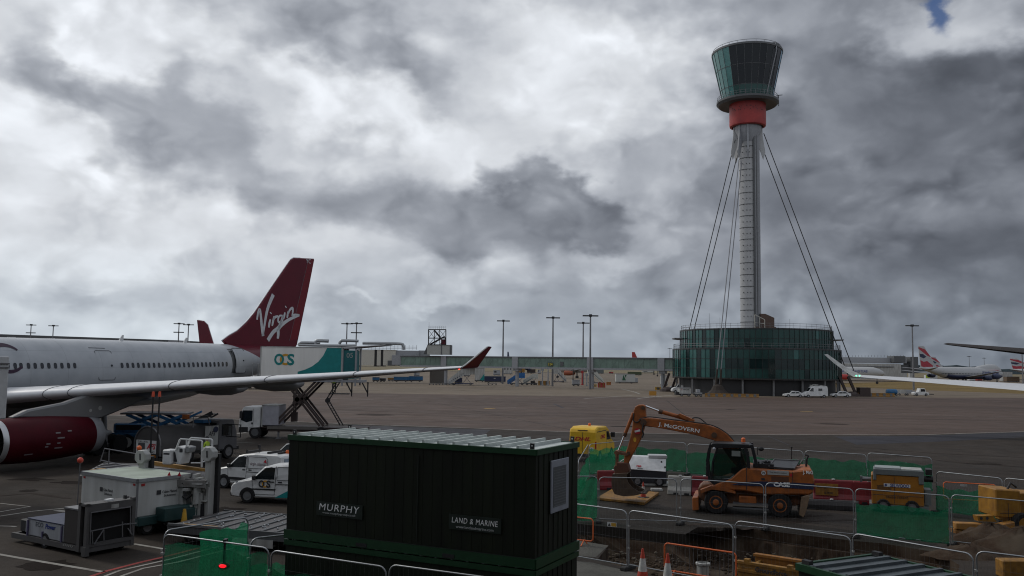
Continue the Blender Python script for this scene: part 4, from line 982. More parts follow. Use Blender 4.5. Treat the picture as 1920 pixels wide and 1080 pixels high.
stroke([(632, 530), (624, 560), (620, 592)], .26); stroke([(634, 487), (637, 480)], .3)
stroke([(660, 508), (652, 545), (645, 580)], .26); stroke([(652, 540), (668, 515), (690, 508)], .24)
stroke([(728, 505), (702, 505), (690, 530), (694, 552), (712, 548), (728, 505)], .22); stroke([(728, 502), (716, 545), (694, 590), (650, 630), (612, 688)], [.3, .42])
stroke([(742, 480), (736, 505), (730, 528)], .25); stroke([(746, 441), (749, 435)], .3)
stroke([(768, 470), (762, 495), (757, 522)], .25); stroke([(762, 500), (778, 462), (798, 448), (800, 475), (794, 508)], .25)
stroke([(692, 600), (720, 570), (770, 535), (815, 515), (850, 502)], [.42, .2]); stroke([(796, 505), (815, 498), (850, 500)], .2)
stroke([(688, 602), (690, 640), (686, 676)], [.42, .28])
m.build('lettering', SILVER, fn)
o_ = Vector((*onfin(580, 494.5, .17)[:1], -.18, onfin(580, 494.5, .17)[1])); lettering('YC', SILVER, fn, o_, (1, 0, 0), (0, 0, 1), height=.42)
# ---- generic plain airliner for the far ones; x runs from nose to tail, z up
def airliner(label, loc, heading, L_, R, zc, body, finm, fin, engm=None, belly=None, wings=True, span=26, hump=False, wz=None, name='airliner', eng_n=1, tailz=None, group=None):
    th = thing(name, label, 'aeroplane', loc, math.atan2(-heading[1], -heading[0]), group)
    S = [(0, .05, .05, zc-.5), (.02*L_, R*.42, R*.4, zc-.35), (.05*L_, R*.72, R*.7, zc-.2), (.1*L_, R*.96, R*.95, zc), (.15*L_, R, R, zc), (.62*L_, R, R, zc), (.72*L_, R*.93, R*.88, zc+.1*R), (.82*L_, R*.7, R*.62, zc+.34*R), (.92*L_, R*.38, R*.33, zc+.6*R), (1.0*L_, R*.06, R*.06, zc+.78*R)]
    m = MB(); fus(m, S, 28)
    fo2 = m.build('fuselage', body, th, 60)
    if hump:
        m = MB(); fus(m, [(.02*L_, .3, .3, zc+.2*R), (.05*L_, R*.55, R*.75, zc+.35*R), (.1*L_, R*.66, R*.9, zc+.62*R), (.2*L_, R*.66, R*.9, zc+.62*R), (.30*L_, R*.6, R*.8, zc+.42*R), (.38*L_, R*.5, R*.6, zc+.2*R)], 24); m.build('upper_deck', body, th, 60)
    if belly:
        m = MB(); fus(m, [(x, ry*.99+.02, rz_*.5, z_-rz_*.53) for x, ry, rz_, z_ in S[2:7]], 24); m.build('belly', belly, th, 60)
    m = MB(); m.xz(fin, -.2, .2); fnn = m.build('tail_fin', finm, th, bevel=.08)
    for s_ in (-1, 1):
        if wings:
            wzz = wz if wz is not None else zc-R*.6
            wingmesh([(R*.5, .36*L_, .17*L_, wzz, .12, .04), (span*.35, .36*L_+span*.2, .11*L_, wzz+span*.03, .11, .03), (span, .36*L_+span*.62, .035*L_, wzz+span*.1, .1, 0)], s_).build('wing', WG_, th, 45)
            for q in range(eng_n):
                yb = s_*(span*(.36+.3*q)); xb = .36*L_+span*(.2+.19*q)-5
                m = MB(); zz = wzz-1.4+span*.03*(1+q); m.lathe([(.9, xb+.4), (1.15, xb), (1.3, xb+.8), (1.3, xb+2.6), (1.0, xb+4.6), (.5, xb+5)], 18, (0, yb, zz), 'x', True); m.build('engine', engm or WHITE, th, 50)
        tz_ = tailz if tailz is not None else zc+R*.45
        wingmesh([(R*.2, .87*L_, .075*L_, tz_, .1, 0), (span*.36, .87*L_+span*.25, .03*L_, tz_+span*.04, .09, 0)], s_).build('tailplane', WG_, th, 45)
    m = MB(); m.b(.07*L_, .075*L_, -.2, .2, .4, zc-R*.8); m.b(.5*L_, .51*L_, -2.6, -2.2, .4, zc-R*.7); m.b(.5*L_, .51*L_, 2.2, 2.6, .4, zc-R*.7)
    for x, y in ((.072*L_, 0), (.505*L_, -2.4), (.505*L_, 2.4)): m.lathe([(.2, -.3), (.6, -.3), (.6, .3), (.2, .3)], 12, (x, y, .6), 'y', True)
    m.build('landing_gear', BLACK, th)
    return th
def finout(L_, zt, ztop, root, tip, sweep): return [(L_-root-1.5, zt-.4), (L_-root+sweep*.45, zt+(ztop-zt)*.45), (L_-root+sweep, ztop), (L_-root+sweep+tip, ztop+.05), (L_-1.2, zt-.2)]
# second dark red fin beyond the cabin roof
p = PL(388, 640, 219); hd = Vector((.93, -.37))
L2 = 32; q = Vector((p.x, p.y, 0)) + Vector((hd.x, hd.y, 0))*(L2-4.5)
zt_ = PL(375, 599.5, 219).z
a2 = airliner('second dark red airliner fin with pale edge showing above the white cabin roof', q, hd, L2, 2.2, 4.3, WHITE, MAROON, [(L2-8.4, 6.2), (L2-7.6, 8), (L2-5.6, 12.6), (L2-4.4, zt_-1.2), (L2-3.2, zt_-.3), (L2-1.2, zt_), (L2-3.2, 6.2)], WHITE, span=13)
fn2 = [c for c in a2.children if c.name.startswith('tail_fin')][0]
m = MB(); m.tube([(L2-1.2, -.21, zt_), (L2-3.2, -.21, 6.2)], .12, 5); m.tube([(L2-8.4, -.2, 6.2), (L2-7.6, -.2, 8), (L2-5.6, -.2, 12.6), (L2-4.4, -.2, zt_-1.2), (L2-3.2, -.2, zt_-.3), (L2-1.2, -.2, zt_)], .09, 5); m.build('pale_edge', WHITE, fn2)
# white jumbo jet with the ribbon tail on the right
pt, pn = PL(1738, 690, 470), PL(1887, 700, 462)
hd = Vector((pn.x-pt.x, -45.0)).normalized(); LJ = 66
def jet(label, tailpx, Y, LJ, hd, hump, fin_top, span, eng_n, titles=True):
    hd = Vector(hd).normalized(); p = PL(tailpx, 695, Y); q = Vector((p.x, p.y, 0)) + Vector((hd.x, hd.y, 0))*(LJ-3)
    R = 3.25; zc = 5.6
    th = airliner(label, q, hd, LJ, R, zc, mat('jet_white', (.42, .43, .44), .5, var=.08), mat('jet_fin_white', (.42, .425, .44), .5, var=.06), finout(LJ, zc+R*.85, fin_top, 12.5, 4.2, 8.5), NAVY, NAVY, span=span, hump=hump, eng_n=eng_n, name='jumbo_jet' if hump else 'airliner')
    side = 1
    fnn = [c for c in th.children if c.name.startswith('tail_fin')][0]
    z0, z1 = zc+R*.85, fin_top; H = z1-z0
    def fp(u, v): # u 0..1 leading->trailing, v 0..1 height
        xl = LJ-12.5-1.5*(1-v)+8.5*v; xt = LJ-1.2+(1.6)*v; return (xl+(xt-xl)*u, z0+H*v)
    for s_ in (-1, 1):
        y0 = s_*.205; y1 = s_*.235
        def pl(mb, pts): mb.xz([fp(*q_) for q_ in pts], min(y0, y1), max(y0, y1))
        m = MB(); pl(m, [(.02, .48), (.05, .62), (.2, .86), (.55, .90), (.98, .96), (.98, .86), (.6, .72), (.3, .56)]); pl(m, [(.3, .0), (.25, .10), (.5, .30), (.75, .26), (.98, .34), (.98, .05), (.8, .0)]); m.build('ribbon', mat('ribbon_red', (.36, .03, .05), .5), fnn)
        m = MB(); pl(m, [(.42, .50), (.62, .62), (.98, .64), (.98, .5), (.7, .42)]); m.build('ribbon', NAVY, fnn)
        m = MB()
        ye = s_*(R+.03)
        m.xz([(LJ*.085, zc+1.95), (LJ*.12, zc+2.05), (LJ*.27, zc+1.9), (LJ*.12, zc+1.55)], min(ye*.8, ye*.83), max(ye*.8, ye*.83)); m.build('speed_ribbon', mat('ribbon_red', (.36, .03, .05), .5), th)
        if titles: lettering('BRITISH AIRWAYS', BLUEINK, th, (LJ*.22, s_*(R+.06), zc+.25), (s_, 0, 0), (0, 0, 1), width=LJ*.2, height=1.6, bold=.02)
        m = MB(); x = .12*LJ
        while x < .8*LJ: m.b(x, x+.7, min(ye*.985, ye*1.0), max(ye*.985, ye*1.0), zc-.55, zc-.15); x += 1.2
        m.build('window_row', WINS, th)
    return th
jet('white jumbo jet with red and blue ribbon tail parked at the right', 1731, 470, 66, (.9, .43), True, PL(1722, 649, 470).z, 30, 2)
jet('white airliner with ribbon fin half hidden behind the jumbo jet tail', 1752, 640, 60, (.9, .43), False, PL(1745, 669, 640).z, 26, 1, False)
jet('ribbon tailed airliner cut by the right edge of view', 1905, 560, 60, (.85, -.52), False, PL(1908, 672, 560).z, 26, 1, False)
# white airliner nosed in behind the tower stays
p = PL(1585, 700, 420)
a3 = airliner('white airliner behind the feet of the right tower stays', Vector((PL(1660, 700, 420).x, 420, 0)), (.98, -.2), 52, 2.6, 5.4, mat('jet_white', (.42, .43, .44), .5, var=.08), NAVY, finout(52, 7.4, 10.8, 8, 3, 5), REDP, None, span=22)
lettering('BRITISH AIRWAYS', BLUEINK, a3, (15, 2.66, 5.9), (1, 0, 0), (0, 0, 1), width=13, height=1.2); lettering('BRITISH AIRWAYS', BLUEINK, a3, (15, -2.66, 5.9), (-1, 0, 0), (0, 0, 1), width=13, height=1.2)
# red nosed airliner past the walkway, and a red fin over its roof
p = PL(1221, 695, 620)
airliner('red nosed white airliner seen under the right end of the walkway', (p.x, 620, 0), (-1, .05), 60, 2.7, 6.3, DWHITE, MAROON, [(51, 8), (56, 13), (58, 13), (58, 8)], REDP, span=20)
p = PL(1192, 660, 760)
airliner('small red airliner fin above the walkway roof', (p.x+38, 760, 0), (1, -.1), 44, 2.2, 7.5, WHITE, REDP, [(34, 9), (38.5, PL(1190, 660, 760).z), (41, PL(1190, 660, 760).z), (40.5, 9)], REDP, span=14)
p = PL(957, 663, 700)
airliner('tiny dark airliner fin above the walkway roof beside floodlight mast', (p.x+18, 700, 0), (.6, -.8), 36, 2, 6, DWHITE, NAVY, [(30, 8), (32.6, PL(957, 658.5, 700).z), (34, PL(957, 658.5, 700).z), (34.3, 8)], NAVY, span=12)
airliner('brown and white airliner behind the stairs beneath the walkway', (PL(1040, 697, 480).x, 480, 0), (-1, .2), 24, 2.0, 5.0, DWHITE, mat('rust_paint', (.28, .07, .03), .5), [(17, 5.5), (20, 8.2), (22.5, 8.2), (23, 5.5)], mat('rust_paint', (.28, .07, .03), .5), span=10)
# ---- airliner out of frame at the right: its wing, pale winglet and tailplane reach in
hx = Vector((.75, .66, 0)).normalized(); port = Vector((-hx.y, hx.x, 0))
tip = PL(1600, 706, 92); Cw = Vector((tip.x, tip.y, 0)) - port*28 + hx*14
ra = thing('airliner', 'pale airliner at right edge showing only its wing, upturned pale winglet and tailplane', 'aeroplane', Cw, math.atan2(-hx.y, -hx.x))
# local x tailward, local y = starboard-left flip: port is -y
m = MB(); fus(m, [(-34, .05, .05, 4.8), (-32, 1.6, 1.5, 5.0), (-28, 2.6, 2.6, 5.4), (0, 2.8, 2.8, 5.5), (12, 2.7, 2.6, 5.7), (20, 2.3, 2.1, 6.1), (29, 1.4, 1.2, 6.8), (36, .6, .5, 7.3), (38, .2, .2, 7.5)], 32); m.build('fuselage', WHITE, ra, 60)
zt0 = tip.z
lp = (Matrix.Rotation(-math.atan2(-hx.y, -hx.x), 3, 'Z') @ (Vector((tip.x, tip.y, 0))-Cw)); sg = 1 if lp.y > 0 else -1
for s_ in (sg, -sg):
    wingmesh([(2, -6, 10.5, 4.1, .13, .05), (9, -2.2, 7.0, 4.6, .12, .04), (abs(lp.y), lp.x-2.4, 2.5, zt0, .11, 0)], s_).build('wing', mat('pale_wing', (.62, .63, .65), .35, var=.05), ra, 45)
    m = MB(); rg = []
    for hb, hz, xo, cc in ((0, 0, 0, 2.5), (.9, .5, .5, 1.9), (2.0, 1.35, 1.3, 1.3), (2.9, 2.25, 2.1, .85)): rg.append(foil(lp.x-2.4+xo, cc, s_*(abs(lp.y)+hb), zt0+hz, .08, 0))
    m.loft(rg, True); m.build('winglet', DWHITE, ra, 45)
    m = MB(); m.sph((lp.x+.05, s_*(abs(lp.y)-.35), zt0+.1), .07, 8, 6); m.sph((lp.x+.05, s_*(abs(lp.y)-.7), zt0+.1), .07, 8, 6); m.build('wingtip_lamp', mat('green_lamp', (.02, .5, .15), .3, emit=(.1, 1, .4, 3)), ra)
    wingmesh([(.6, 27, 5.4, 7.3, .15, 0), (9.9, 34, 1.4, 8.45, .12, 0)], s_).build('tailplane', mat('dark_tailplane', (.055, .05, .05), .8, spec=.1), ra, 45)
m = MB(); m.xz([(24, 7.6), (32, 16), (35, 16), (34.5, 7.6)], -.2, .2); m.build('tail_fin', NAVY, ra)
m = MB()
for y in (-2.5, 2.5): m.cyl((0, y, .5), (0, y, 3.6), .2, .2, 8); m.lathe([(.2, -.4), (.6, -.4), (.6, .4), (.2, .4)], 12, (0, y, .6), 'y', True)
m.cyl((-27, 0, .5), (-27, 0, 3.4), .15, .15, 8); m.lathe([(.2, -.3), (.5, -.3), (.5, .3), (.2, .3)], 12, (-27, 0, .5), 'y', True); m.build('landing_gear', DGREY, ra)
# ------------------------------------------------------------------ road vehicles: nose at x = 0, tail at x = L, near side at -y
class Body:
    def __init__(s, th, W, belt, taper): s.th = th; s.W = W; s.belt = belt; s.tp = taper
    def hw(s, z): return s.W/2*(1-s.tp*max(0, z-s.belt))
    def side(s, x, z, off=.006, sd=-1): return Vector((x, sd*(s.hw(z)+off), z))
    def shell(s, prof, m, name='body', bevel=.05):
        mb = MB(); mb.xz(prof, -s.W/2, s.W/2)
        for v in mb.bm.verts: v.co.y = math.copysign(s.hw(v.co.z), v.co.y)
        return mb.build(name, m, s.th, bevel=bevel)
    def panel(s, pts, m, name, parent=None, off=.008, both=True):
        for sd in ((1, -1) if both else (-1,)):
            mb = MB(); a = [s.side(x, z, off, sd) for x, z in pts]; mb.prism(a, (0, -sd*.05, 0)); o = mb.build(name, m, parent or s.th)
        return o
    def seam(s, pts, r=.012, parent=None, both=True):
        for sd in ((1, -1) if both else (-1,)):
            mb = MB(); mb.tube([s.side(x, z, .004, sd) for x, z in pts], r, 4); o = mb.build('panel_gap', INK, parent or s.th)
        return o
    def front(s, p0, p1, m, name, inset=.08, off=.008, parent=None):
        # glass between two profile points, across the width
        n = Vector((-(p1[1]-p0[1]), 0, p1[0]-p0[0])).normalized()*off
        mb = MB(); a = [Vector((x, sd*(s.hw(z)-inset), z))+n for (x, z), sd in ((p0, -1), (p0, 1), (p1, 1), (p1, -1))]
        mb.prism(a, -n*3); return mb.build(name, m, parent or s.th)
    def wheels(s, xs, r, w=.2, rim=None):
        for x in xs:
            for sd in (-1, 1):
                mb = MB(); P = [(x+(r*1.18)*math.cos(a), r+(r*1.18)*math.sin(a)) for a in [PI*i/12 for i in range(13)]]
                P = [(x, max(z, .18)) for x, z in P]
                mb.prism([Vector((x, sd*(s.W/2+.004), z)) for x, z in P], (0, -sd*.25, 0)); mb.build('wheel_arch', BLACK, s.th)
        for x in xs:
            for sd in (-1, 1): wheel(s.th, x, sd*(s.W/2-w/2+.012), r, r, w, sd, rim)
def small_van(label, loc, rz, group=None, L=4.4, H=1.82, body=WHITE, strip=True):
    th = thing('small_van', label, 'van', loc, rz, group); B = Body(th, 1.8, 1.0, .13)
    B.shell([(.06, .30), (0, .48), (.02, .72), (.12, .88), (.42, 1.0), (1.0, 1.10), (1.62, 1.68), (1.95, H-.06), (2.6, H), (L-.4, H-.01), (L-.12, H-.1), (L-.02, 1.1), (L, .55), (L-.05, .32), (L-.2, .27), (.3, .26)], body, bevel=.06)
    B.front((1.06, 1.14), (1.58, 1.63), GLASS, 'windscreen')
    B.panel([(1.12, 1.12), (1.18, 1.1), (2.12, 1.12), (2.14, 1.62), (1.95, 1.66), (1.66, 1.6)], GLASS, 'side_window')
    B.seam([(1.05, 1.08), (1.1, .42), (2.16, .42), (2.2, 1.1), (2.18, 1.7)]); B.seam([(2.26, 1.66), (3.3, 1.66), (3.42, 1.56), (3.42, 1.1), (2.26, 1.08), (2.26, 1.66)]); B.seam([(2.2, .9), (3.4, .9)], .016)
    if strip: B.panel([(1.15, .46), (1.15, .6), (2.14, .6), (2.14, .46)], BLACK, 'rub_strip'); B.panel([(2.24, .46), (2.24, .6), (3.05, .6), (3.05, .46)], BLACK, 'rub_strip')
    B.panel([(1.95, .97), (1.95, 1.02), (2.12, 1.02), (2.12, .97)], BLACK, 'handle'); B.panel([(2.32, .97), (2.32, 1.02), (2.5, 1.02), (2.5, .97)], BLACK, 'handle')
    for sd in (-1, 1):
        m = MB(); m.b(1.1, 1.26, *sorted((sd*.9, sd*1.08)), 1.08, 1.28); m.build('mirror', BLACK, th, bevel=.03)
        m = MB(); m.prism([(.03, sd*.52, .70), (.10, sd*.86, .70), (.36, sd*.88, .96), (.2, sd*.6, .90)], (-.04, 0, .03)); m.build('headlight', mat('lamp_glass', (.4, .42, .45), .15), th)
        m = MB(); m.b(L-.04, L+.012, *sorted((sd*.72, sd*.87)), .75, 1.15); m.build('tail_light', mat('tail_red', (.35, .02, .02), .3), th)
    m = MB(); m.b(-.03, .2, -.84, .84, .30, .52); m.build('bumper', BLACK, th, bevel=.03)
    m = MB(); m.b(L-.1, L+.04, -.84, .84, .30, .5); m.build('bumper', BLACK, th, bevel=.03)
    m = MB(); m.b(L-.06, L-.045+.03, -.012, .012, .5, 1.72); m.build('door_gap', INK, th)
    for y in (-.38, .38): m = MB(); m.prism([(L-.035, y-.28, 1.12), (L-.035, y+.28, 1.12), (L-.105, y+.26, 1.6), (L-.105, y-.26, 1.6)], (.03, 0, 0)); m.build('rear_window', mat('rear_pane', (.25, .3, .36), .2), th)
    B.wheels((.85, L-.85), .33)
    return th, B
def ocs(parent, o, xd, yd, h, dark=TEAL):
    xd = Vector(xd); yd = Vector(yd); o = Vector(o); n = xd.cross(yd)
    lettering('C', mat('amber_lettering', (.60, .30, .03), .5), parent, o, xd, yd, width=h*.82, height=h, bold=.03, t=.008)
    lettering('O', dark, parent, o-xd*h*.46+n*.003, xd, yd, width=h*.86, height=h, bold=.03, t=.01)
    lettering('S', dark, parent, o+xd*h*.56+n*.003, xd, yd, width=h*.62, height=h, bold=.03, t=.01)
# the airline van, seen from behind its near side
p = G(424, 913); th, B = small_van('white airline van with an amber roof beacon parked beside the loader', p, math.radians(-20), L=4.35)
th.location = G(420, 915) + Vector((-.5, 1.1, 0))
lettering('virgin atlantic', mat('grey_lettering', (.25, .2, .22), .5), th, B.side(2.85, 1.3, .008), (1, 0, 0), (0, .0, 1), width=.95, height=.2)
m = MB(); m.prism([B.side(3.18, 1.42, .012), B.side(3.38, 1.38, .012), B.side(3.30, 1.56, .012)], (0, -.004, 0)); m.build('emblem', REDINK, th)
m = MB(); m.b(1.9, 2.0, -.6, .6, 1.8, 1.9); m.b(3.2, 3.3, -.6, .6, 1.8, 1.92); m.b(3.75, 3.83, -.5, .5, 1.78, 1.9)
for y in (-.55, .5): m.b(1.9, 1.96, y, y+.06, 1.8, 1.98)
m.build('roof_bar', BLACK, th)
m = MB(); m.lathe([(.09, 1.8), (.09, 1.92), (.05, 1.98), (.01, 1.98)], 10, (3.9, .15, 0)); m.build('beacon', ORANGEB, th)
m = MB(); m.cyl((2.5, -.3, 1.8), (2.5, -.3, 2.1), .02, .02, 5); m.b(2.44, 2.56, -.36, -.24, 2.08, 2.22); m.build('aerial', BLACK, th)
# the catering firm's car-derived van
th, B = small_van('small white and teal van half hidden behind the green cabin', G(470, 943)+Vector((-.85, .95, 0)), math.radians(-9), L=4.2, H=1.76, strip=False)
B.panel([(2.2, .30), (4.1, 1.3), (4.15, .34), (4.0, .3)], TEAL, 'teal_swoosh'); B.panel([(.9, .62), (.9, .68), (2.2, .68), (2.2, .62)], BLACK, 'rub_strip')
ocs(th, B.side(1.68, .90, .01), (1, 0, 0), (0, 0, 1), .33, INK)
# the third white car behind them
th, B = small_van('white car with an orange tail lamp behind the two vans', G(516, 884)+Vector((-.6, 1.2, 0)), math.radians(-20), L=4.3, H=1.62, strip=False)
# ------------------------------------------------------------------ catering high-lift truck
ct = thing('lift_truck', 'white and teal catering truck with box raised high on dark scissor legs', 'catering truck', G(478, 822)+Vector((0, 1.1, 0)), 0)
o = ct.location; cr, sr = 1.0, 0.0
def cl(px, py, y=-1.2):  # picture -> truck's own x, z on its side plane
    n = Vector((-sr, cr, 0)); d = ray(px, py); t = ((Vector(o)+n*y-CAM).dot(n))/d.dot(n); p = CAM+d*t-Vector(o); return p.x*cr+p.y*sr, p.z
B = Body(ct, 2.4, 1.5, .02)
B.shell([(-1.35, .55), (-1.42, 1.0), (-1.38, 1.5), (-1.15, 2.45), (-1.0, 2.66), (.35, 2.7), (.42, 2.6), (.42, 1.0), (.35, .9), (-.4, .85), (-.5, .55)], WHITE, 'cab', .06)
B.front((-1.36, 1.58), (-1.17, 2.40), GLASS, 'windscreen', .12)
B.panel([(-1.22, 1.55), (-1.08, 2.35), (-.25, 2.35), (-.25, 1.5), (-.75, 1.35)], GLASS, 'side_window')
B.seam([(-1.25, .95), (-1.3, 1.5)]); B.seam([(-.18, 2.5), (-.18, 1.0), (-.5, .95)]); B.panel([(-1.36, .5), (-1.36, .95), (-.6, .95), (-.6, .5)], BLACK, 'bumper')
m = MB(); m.b(-1.28, -1.08, -1.5, -1.28, 1.7, 2.3); m.b(-1.2, -1.14, -1.45, -1.2, 2.25, 2.32); m.build('mirror', BLACK, ct, bevel=.03)
m = MB(); m.b(-.32, -.2, -1.24, -1.22, 1.2, 1.35); m.build('handle', BLACK, ct)
m = MB(); m.b(.55, 1.95, -1.22, 1.22, 1.12, 2.78); m.build('equipment_locker', mat('locker_grey', (.34, .34, .38), .45), ct, bevel=.03)
m = MB(); m.b(.53, .60, -1.25, 1.25, 1.0, 2.85); m.b(.52, 1.97, -1.25, 1.25, 2.78, 2.84); m.build('locker_frame', DWHITE, ct)
LC = cl(660, 800)[0]+1.2
m = MB(); m.b(.4, LC, -.5, .5, .62, .92); m.b(1.0, LC-1.0, -1.22, -1.12, .62, .72); m.b(1.0, LC-1.0, 1.12, 1.22, .62, .72)
for x in (1.0, 3.0, 5.2, LC-1.2): m.b(x, x+.12, -1.22, 1.22, .60, .86)
m.b(1.0, 5.2, -1.24, -1.18, .92, 1.02); m.b(.5, LC, -1.15, 1.15, .92, 1.0); m.build('chassis', TANKBROWN, ct)
m = MB(); m.b(1.05, 5.3, -1.26, -1.22, .80, 1.06); m.build('side_rail', mat('rail_brown', (.12, .11, .10), .6), ct)
for x in (1.9, 4.4): m = MB(); m.b(x, x+.14, -1.15, -1.0, .02, .7); m.b(x-.1, x+.24, -1.25, -.9, 0, .06); m.build('stabiliser', DSTEEL, ct)
for x in (0, 5.6):
    for sd in (-1, 1): wheel(ct, x, sd*1.02, .52, .52, .34, sd, DGREY)
# scissor legs
m = MB()
for y in (-1.0, .85):
    for (a, b) in (((514, 797), (598, 712)), ((537, 716), (602, 799))):
        xa, za = cl(*a); xb, zb = cl(*b)
        for off in (-.17, .17): m.bar((xa+off, y, za), (xb+off, y, zb), .13, .18)
x, z = cl(557, 749)
for y in (-1.0, .85): m.bar((x-.3, y, z-.36), (x+.3, y, z+.36), .4, .3); m.bar((x-.3, y, z+.36), (x+.3, y, z-.36), .4, .3)
m.cyl((x, -1.2, z), (x, 1.05, z), .2, .2, 10); m.build('scissor_leg', TANKBROWN, ct)
m = MB()
for px in (545, 549): xa, za = cl(px, 720); xb, zb = cl(px-1, 785); m.bar((xa, 0, za), (xb, 0, zb), .1, .1)
x0, z0 = cl(540, 783); m.b(x0, x0+.5, -.2, .2, z0-.4, z0+.4); m.build('lift_ram', TANKBROWN, ct)
# folding ladder at the tail
m = MB()
for P in (((635, 714), (613.5, 750)), ((613.5, 752), (640, 798))):
    (xa, za), (xb, zb) = cl(*P[0]), cl(*P[1])
    for dx in (-.13, .13): m.bar((xa+dx, -1.0, za), (xb+dx, -1.0, zb), .07, .09)
    for k in range(1, 10): xx = xa+(xb-xa)*k/10; zz = za+(zb-za)*k/10; m.bar((xx-.13, -1.0, zz), (xx+.13, -1.0, zz), .04, .04)
x, z = cl(613.5, 751); m.cyl((x, -1.1, z), (x, -.9, z), .22, .22, 10); m.build('folding_ladder', BLACK, ct)
# box body
x0, zt = cl(490, 649.5); x1 = cl(642, 650)[0]; x2 = cl(668, 650)[0]; x3 = cl(692, 650)[0]; zb = zt-2.65
m = MB(); m.b(x0, x1, -1.24, 1.24, zb, zt); bx_ = m.build('box_body', mat('truck_white', (.80, .79, .76), .45, dirt=(.70, .69, .65), vs=.9, streak=True), ct, bevel=.03)
m = MB(); m.b(x0-.02, x1+.02, -1.27, 1.27, zt-.05, zt+.02); m.b(x0-.02, x1+.02, -1.27, 1.27, zb-.08, zb+.04)
for x in (x0, x1, ): m.b(x-.05, x+.05, -1.27, -1.2, zb, zt)
m.build('corner_trim', DWHITE, bx_)
m = MB(); P = [cl(x, y, -1.245) for x, y in ((558, 697), (572, 693), (585, 687), (597, 678), (606, 667), (611, 657), (614, 651))]
P = [(x0+3.0, zb+.05), (x0+3.2, zb+.12)]+[(x, max(z, zb+.2)) for x, z in P]+[(P[-1][0]+.15, zt-.06), (x1-.06, zt-.06), (x1-.06, zb+.05)]
vs = [m.v((x, -1.248, z)) for x, z in P]
for t3 in tessellate_polygon([[Vector((x, z, 0)) for x, z in P]]): m.f([vs[i] for i in t3])
m.build('teal_swoosh', TEAL, bx_)
xo, zo = cl(533.5, 674); ocs(bx_, (xo, -1.246, zo), (1, 0, 0), (0, 0, 1), .98)
m = MB(); m.b(x1+.12, x2-.1, -1.15, 1.15, zb, zt-.22); rr_ = m.build('rear_shutter', mat('dark_teal', (.01, .13, .14), .45), ct)
lettering('05', DWHITE, rr_, ((x1+x2)/2+.05, -1.152, zt-.65), (1, 0, 0), (0, 0, 1), height=.42)
m = MB()
for x in (x1+.06, x2): m.b(x-.06, x+.06, -1.26, -1.12, zb-.6, zt-.02); m.b(x-.06, x+.06, 1.12, 1.26, zb-.6, zt-.02)
m.b(x1, x2+.1, -1.26, 1.26, zt-.1, zt-.02); m.b(x0-.2, x3-.5, -1.2, 1.2, zb-.3, zb-.1); m.build('rear_frame', GREYP, ct)
m = MB(); m.b(x0-1.5, x0, -1.0, 1.0, zb-.1, zb); m.build('loading_bridge', GREYP, ct)
m = MB()
for y in (-.95, .95):
    m.tube([(x0-.75, y, zb), (x0-.75, y, zb+1.1), (x0-.68, y, zb+1.2), (x0-.35, y, zb+1.2), (x0-.28, y, zb+1.1), (x0-.28, y, zb)], .035, 6)
m.build('guard_rail', STEEL, ct)
m = MB()
for px in (648, 678): xx, zz = cl(px, 712); m.bar((xx, -.9, zb-.3), (xx+.5, -.9, zb-.3-.9), .1, .1); m.bar((xx+.5, -.9, zb-.25), (xx+.5, -.9, zb-1.5), .1, .1)
m.build('tail_bracket', BLACK, ct)
# ------------------------------------------------------------------ people
def person(label, loc, rz, jacket, scale=1.0, hold=None):
    th = thing('person', label, 'person', loc, rz)
    J = [(0, 0, .93), (0, .01, 1.15), (0, 0, 1.40), (0, 0, 1.53), (0, -.02, 1.60), (0, -.03, 1.70), (0, -.01, 1.76),
         (-.11, 0, .90), (-.12, -.02, .50), (-.12, .02, .09), (-.12, -.14, .03), (.11, 0, .90), (.13, .03, .50), (.13, .06, .09), (.13, -.10, .03),
         (-.19, 0, 1.42), (-.25, .02, 1.14), (-.22, -.16, .95), (-.21, -.25, .90), (.19, 0, 1.42), (.26, .02, 1.14), (.24, -.14, .93), (.23, -.22, .88)]
    E = [(0, 1), (1, 2), (2, 3), (3, 4), (4, 5), (5, 6), (0, 7), (7, 8), (8, 9), (9, 10), (0, 11), (11, 12), (12, 13), (13, 14), (2, 15), (15, 16), (16, 17), (17, 18), (2, 19), (19, 20), (20, 21), (21, 22)]
    Rr = [.15, .14, .16, .06, .06, .10, .08, .10, .075, .05, .045, .10, .075, .05, .045, .07, .05, .04, .035, .07, .05, .04, .035]
    me = bpy.data.meshes.new('body'); me.from_pydata(J, E, []); ob = bpy.data.objects.new('body', me); COL.objects.link(ob)
    sk = ob.modifiers.new('s', 'SKIN'); sb = ob.modifiers.new('u', 'SUBSURF'); sb.levels = sb.render_levels = 1
    for i, v in enumerate(me.skin_vertices[0].data): v.radius = (Rr[i], Rr[i]*.85); v.use_root = (i == 0)
    dg = bpy.context.evaluated_depsgraph_get(); m2 = bpy.data.meshes.new_from_object(ob.evaluated_get(dg)); bpy.data.objects.remove(ob); m2.name = 'body'
    m2.materials.clear()
    for q in (mat('skin', (.42, .25, .18), .6), mat('work_trousers', (.02, .022, .03), .85), jacket): m2.materials.append(q)
    for f in m2.polygons:
        z = f.center.z; f.material_index = 0 if (z > 1.52 or (z < .97 and abs(f.center.x) > .185 and f.center.y < -.15)) else (2 if z > .9 or abs(f.center.x) > .19 else 1); f.use_smooth = True
    o = bpy.data.objects.new('body', m2); COL.objects.link(o); o.parent = th
    m = MB(); m.sph((0, .0, 1.735), .112, 12, 8, (1, 1.1, .85)); m.build('hair', BLACK, th, 60)
    m = MB(); m.lathe([(.21, 1.18), (.215, 1.2), (.215, 1.24), (.21, 1.26)], 14); m.build('reflective_band', STEEL, th)
    th.scale = (scale,)*3
    return th
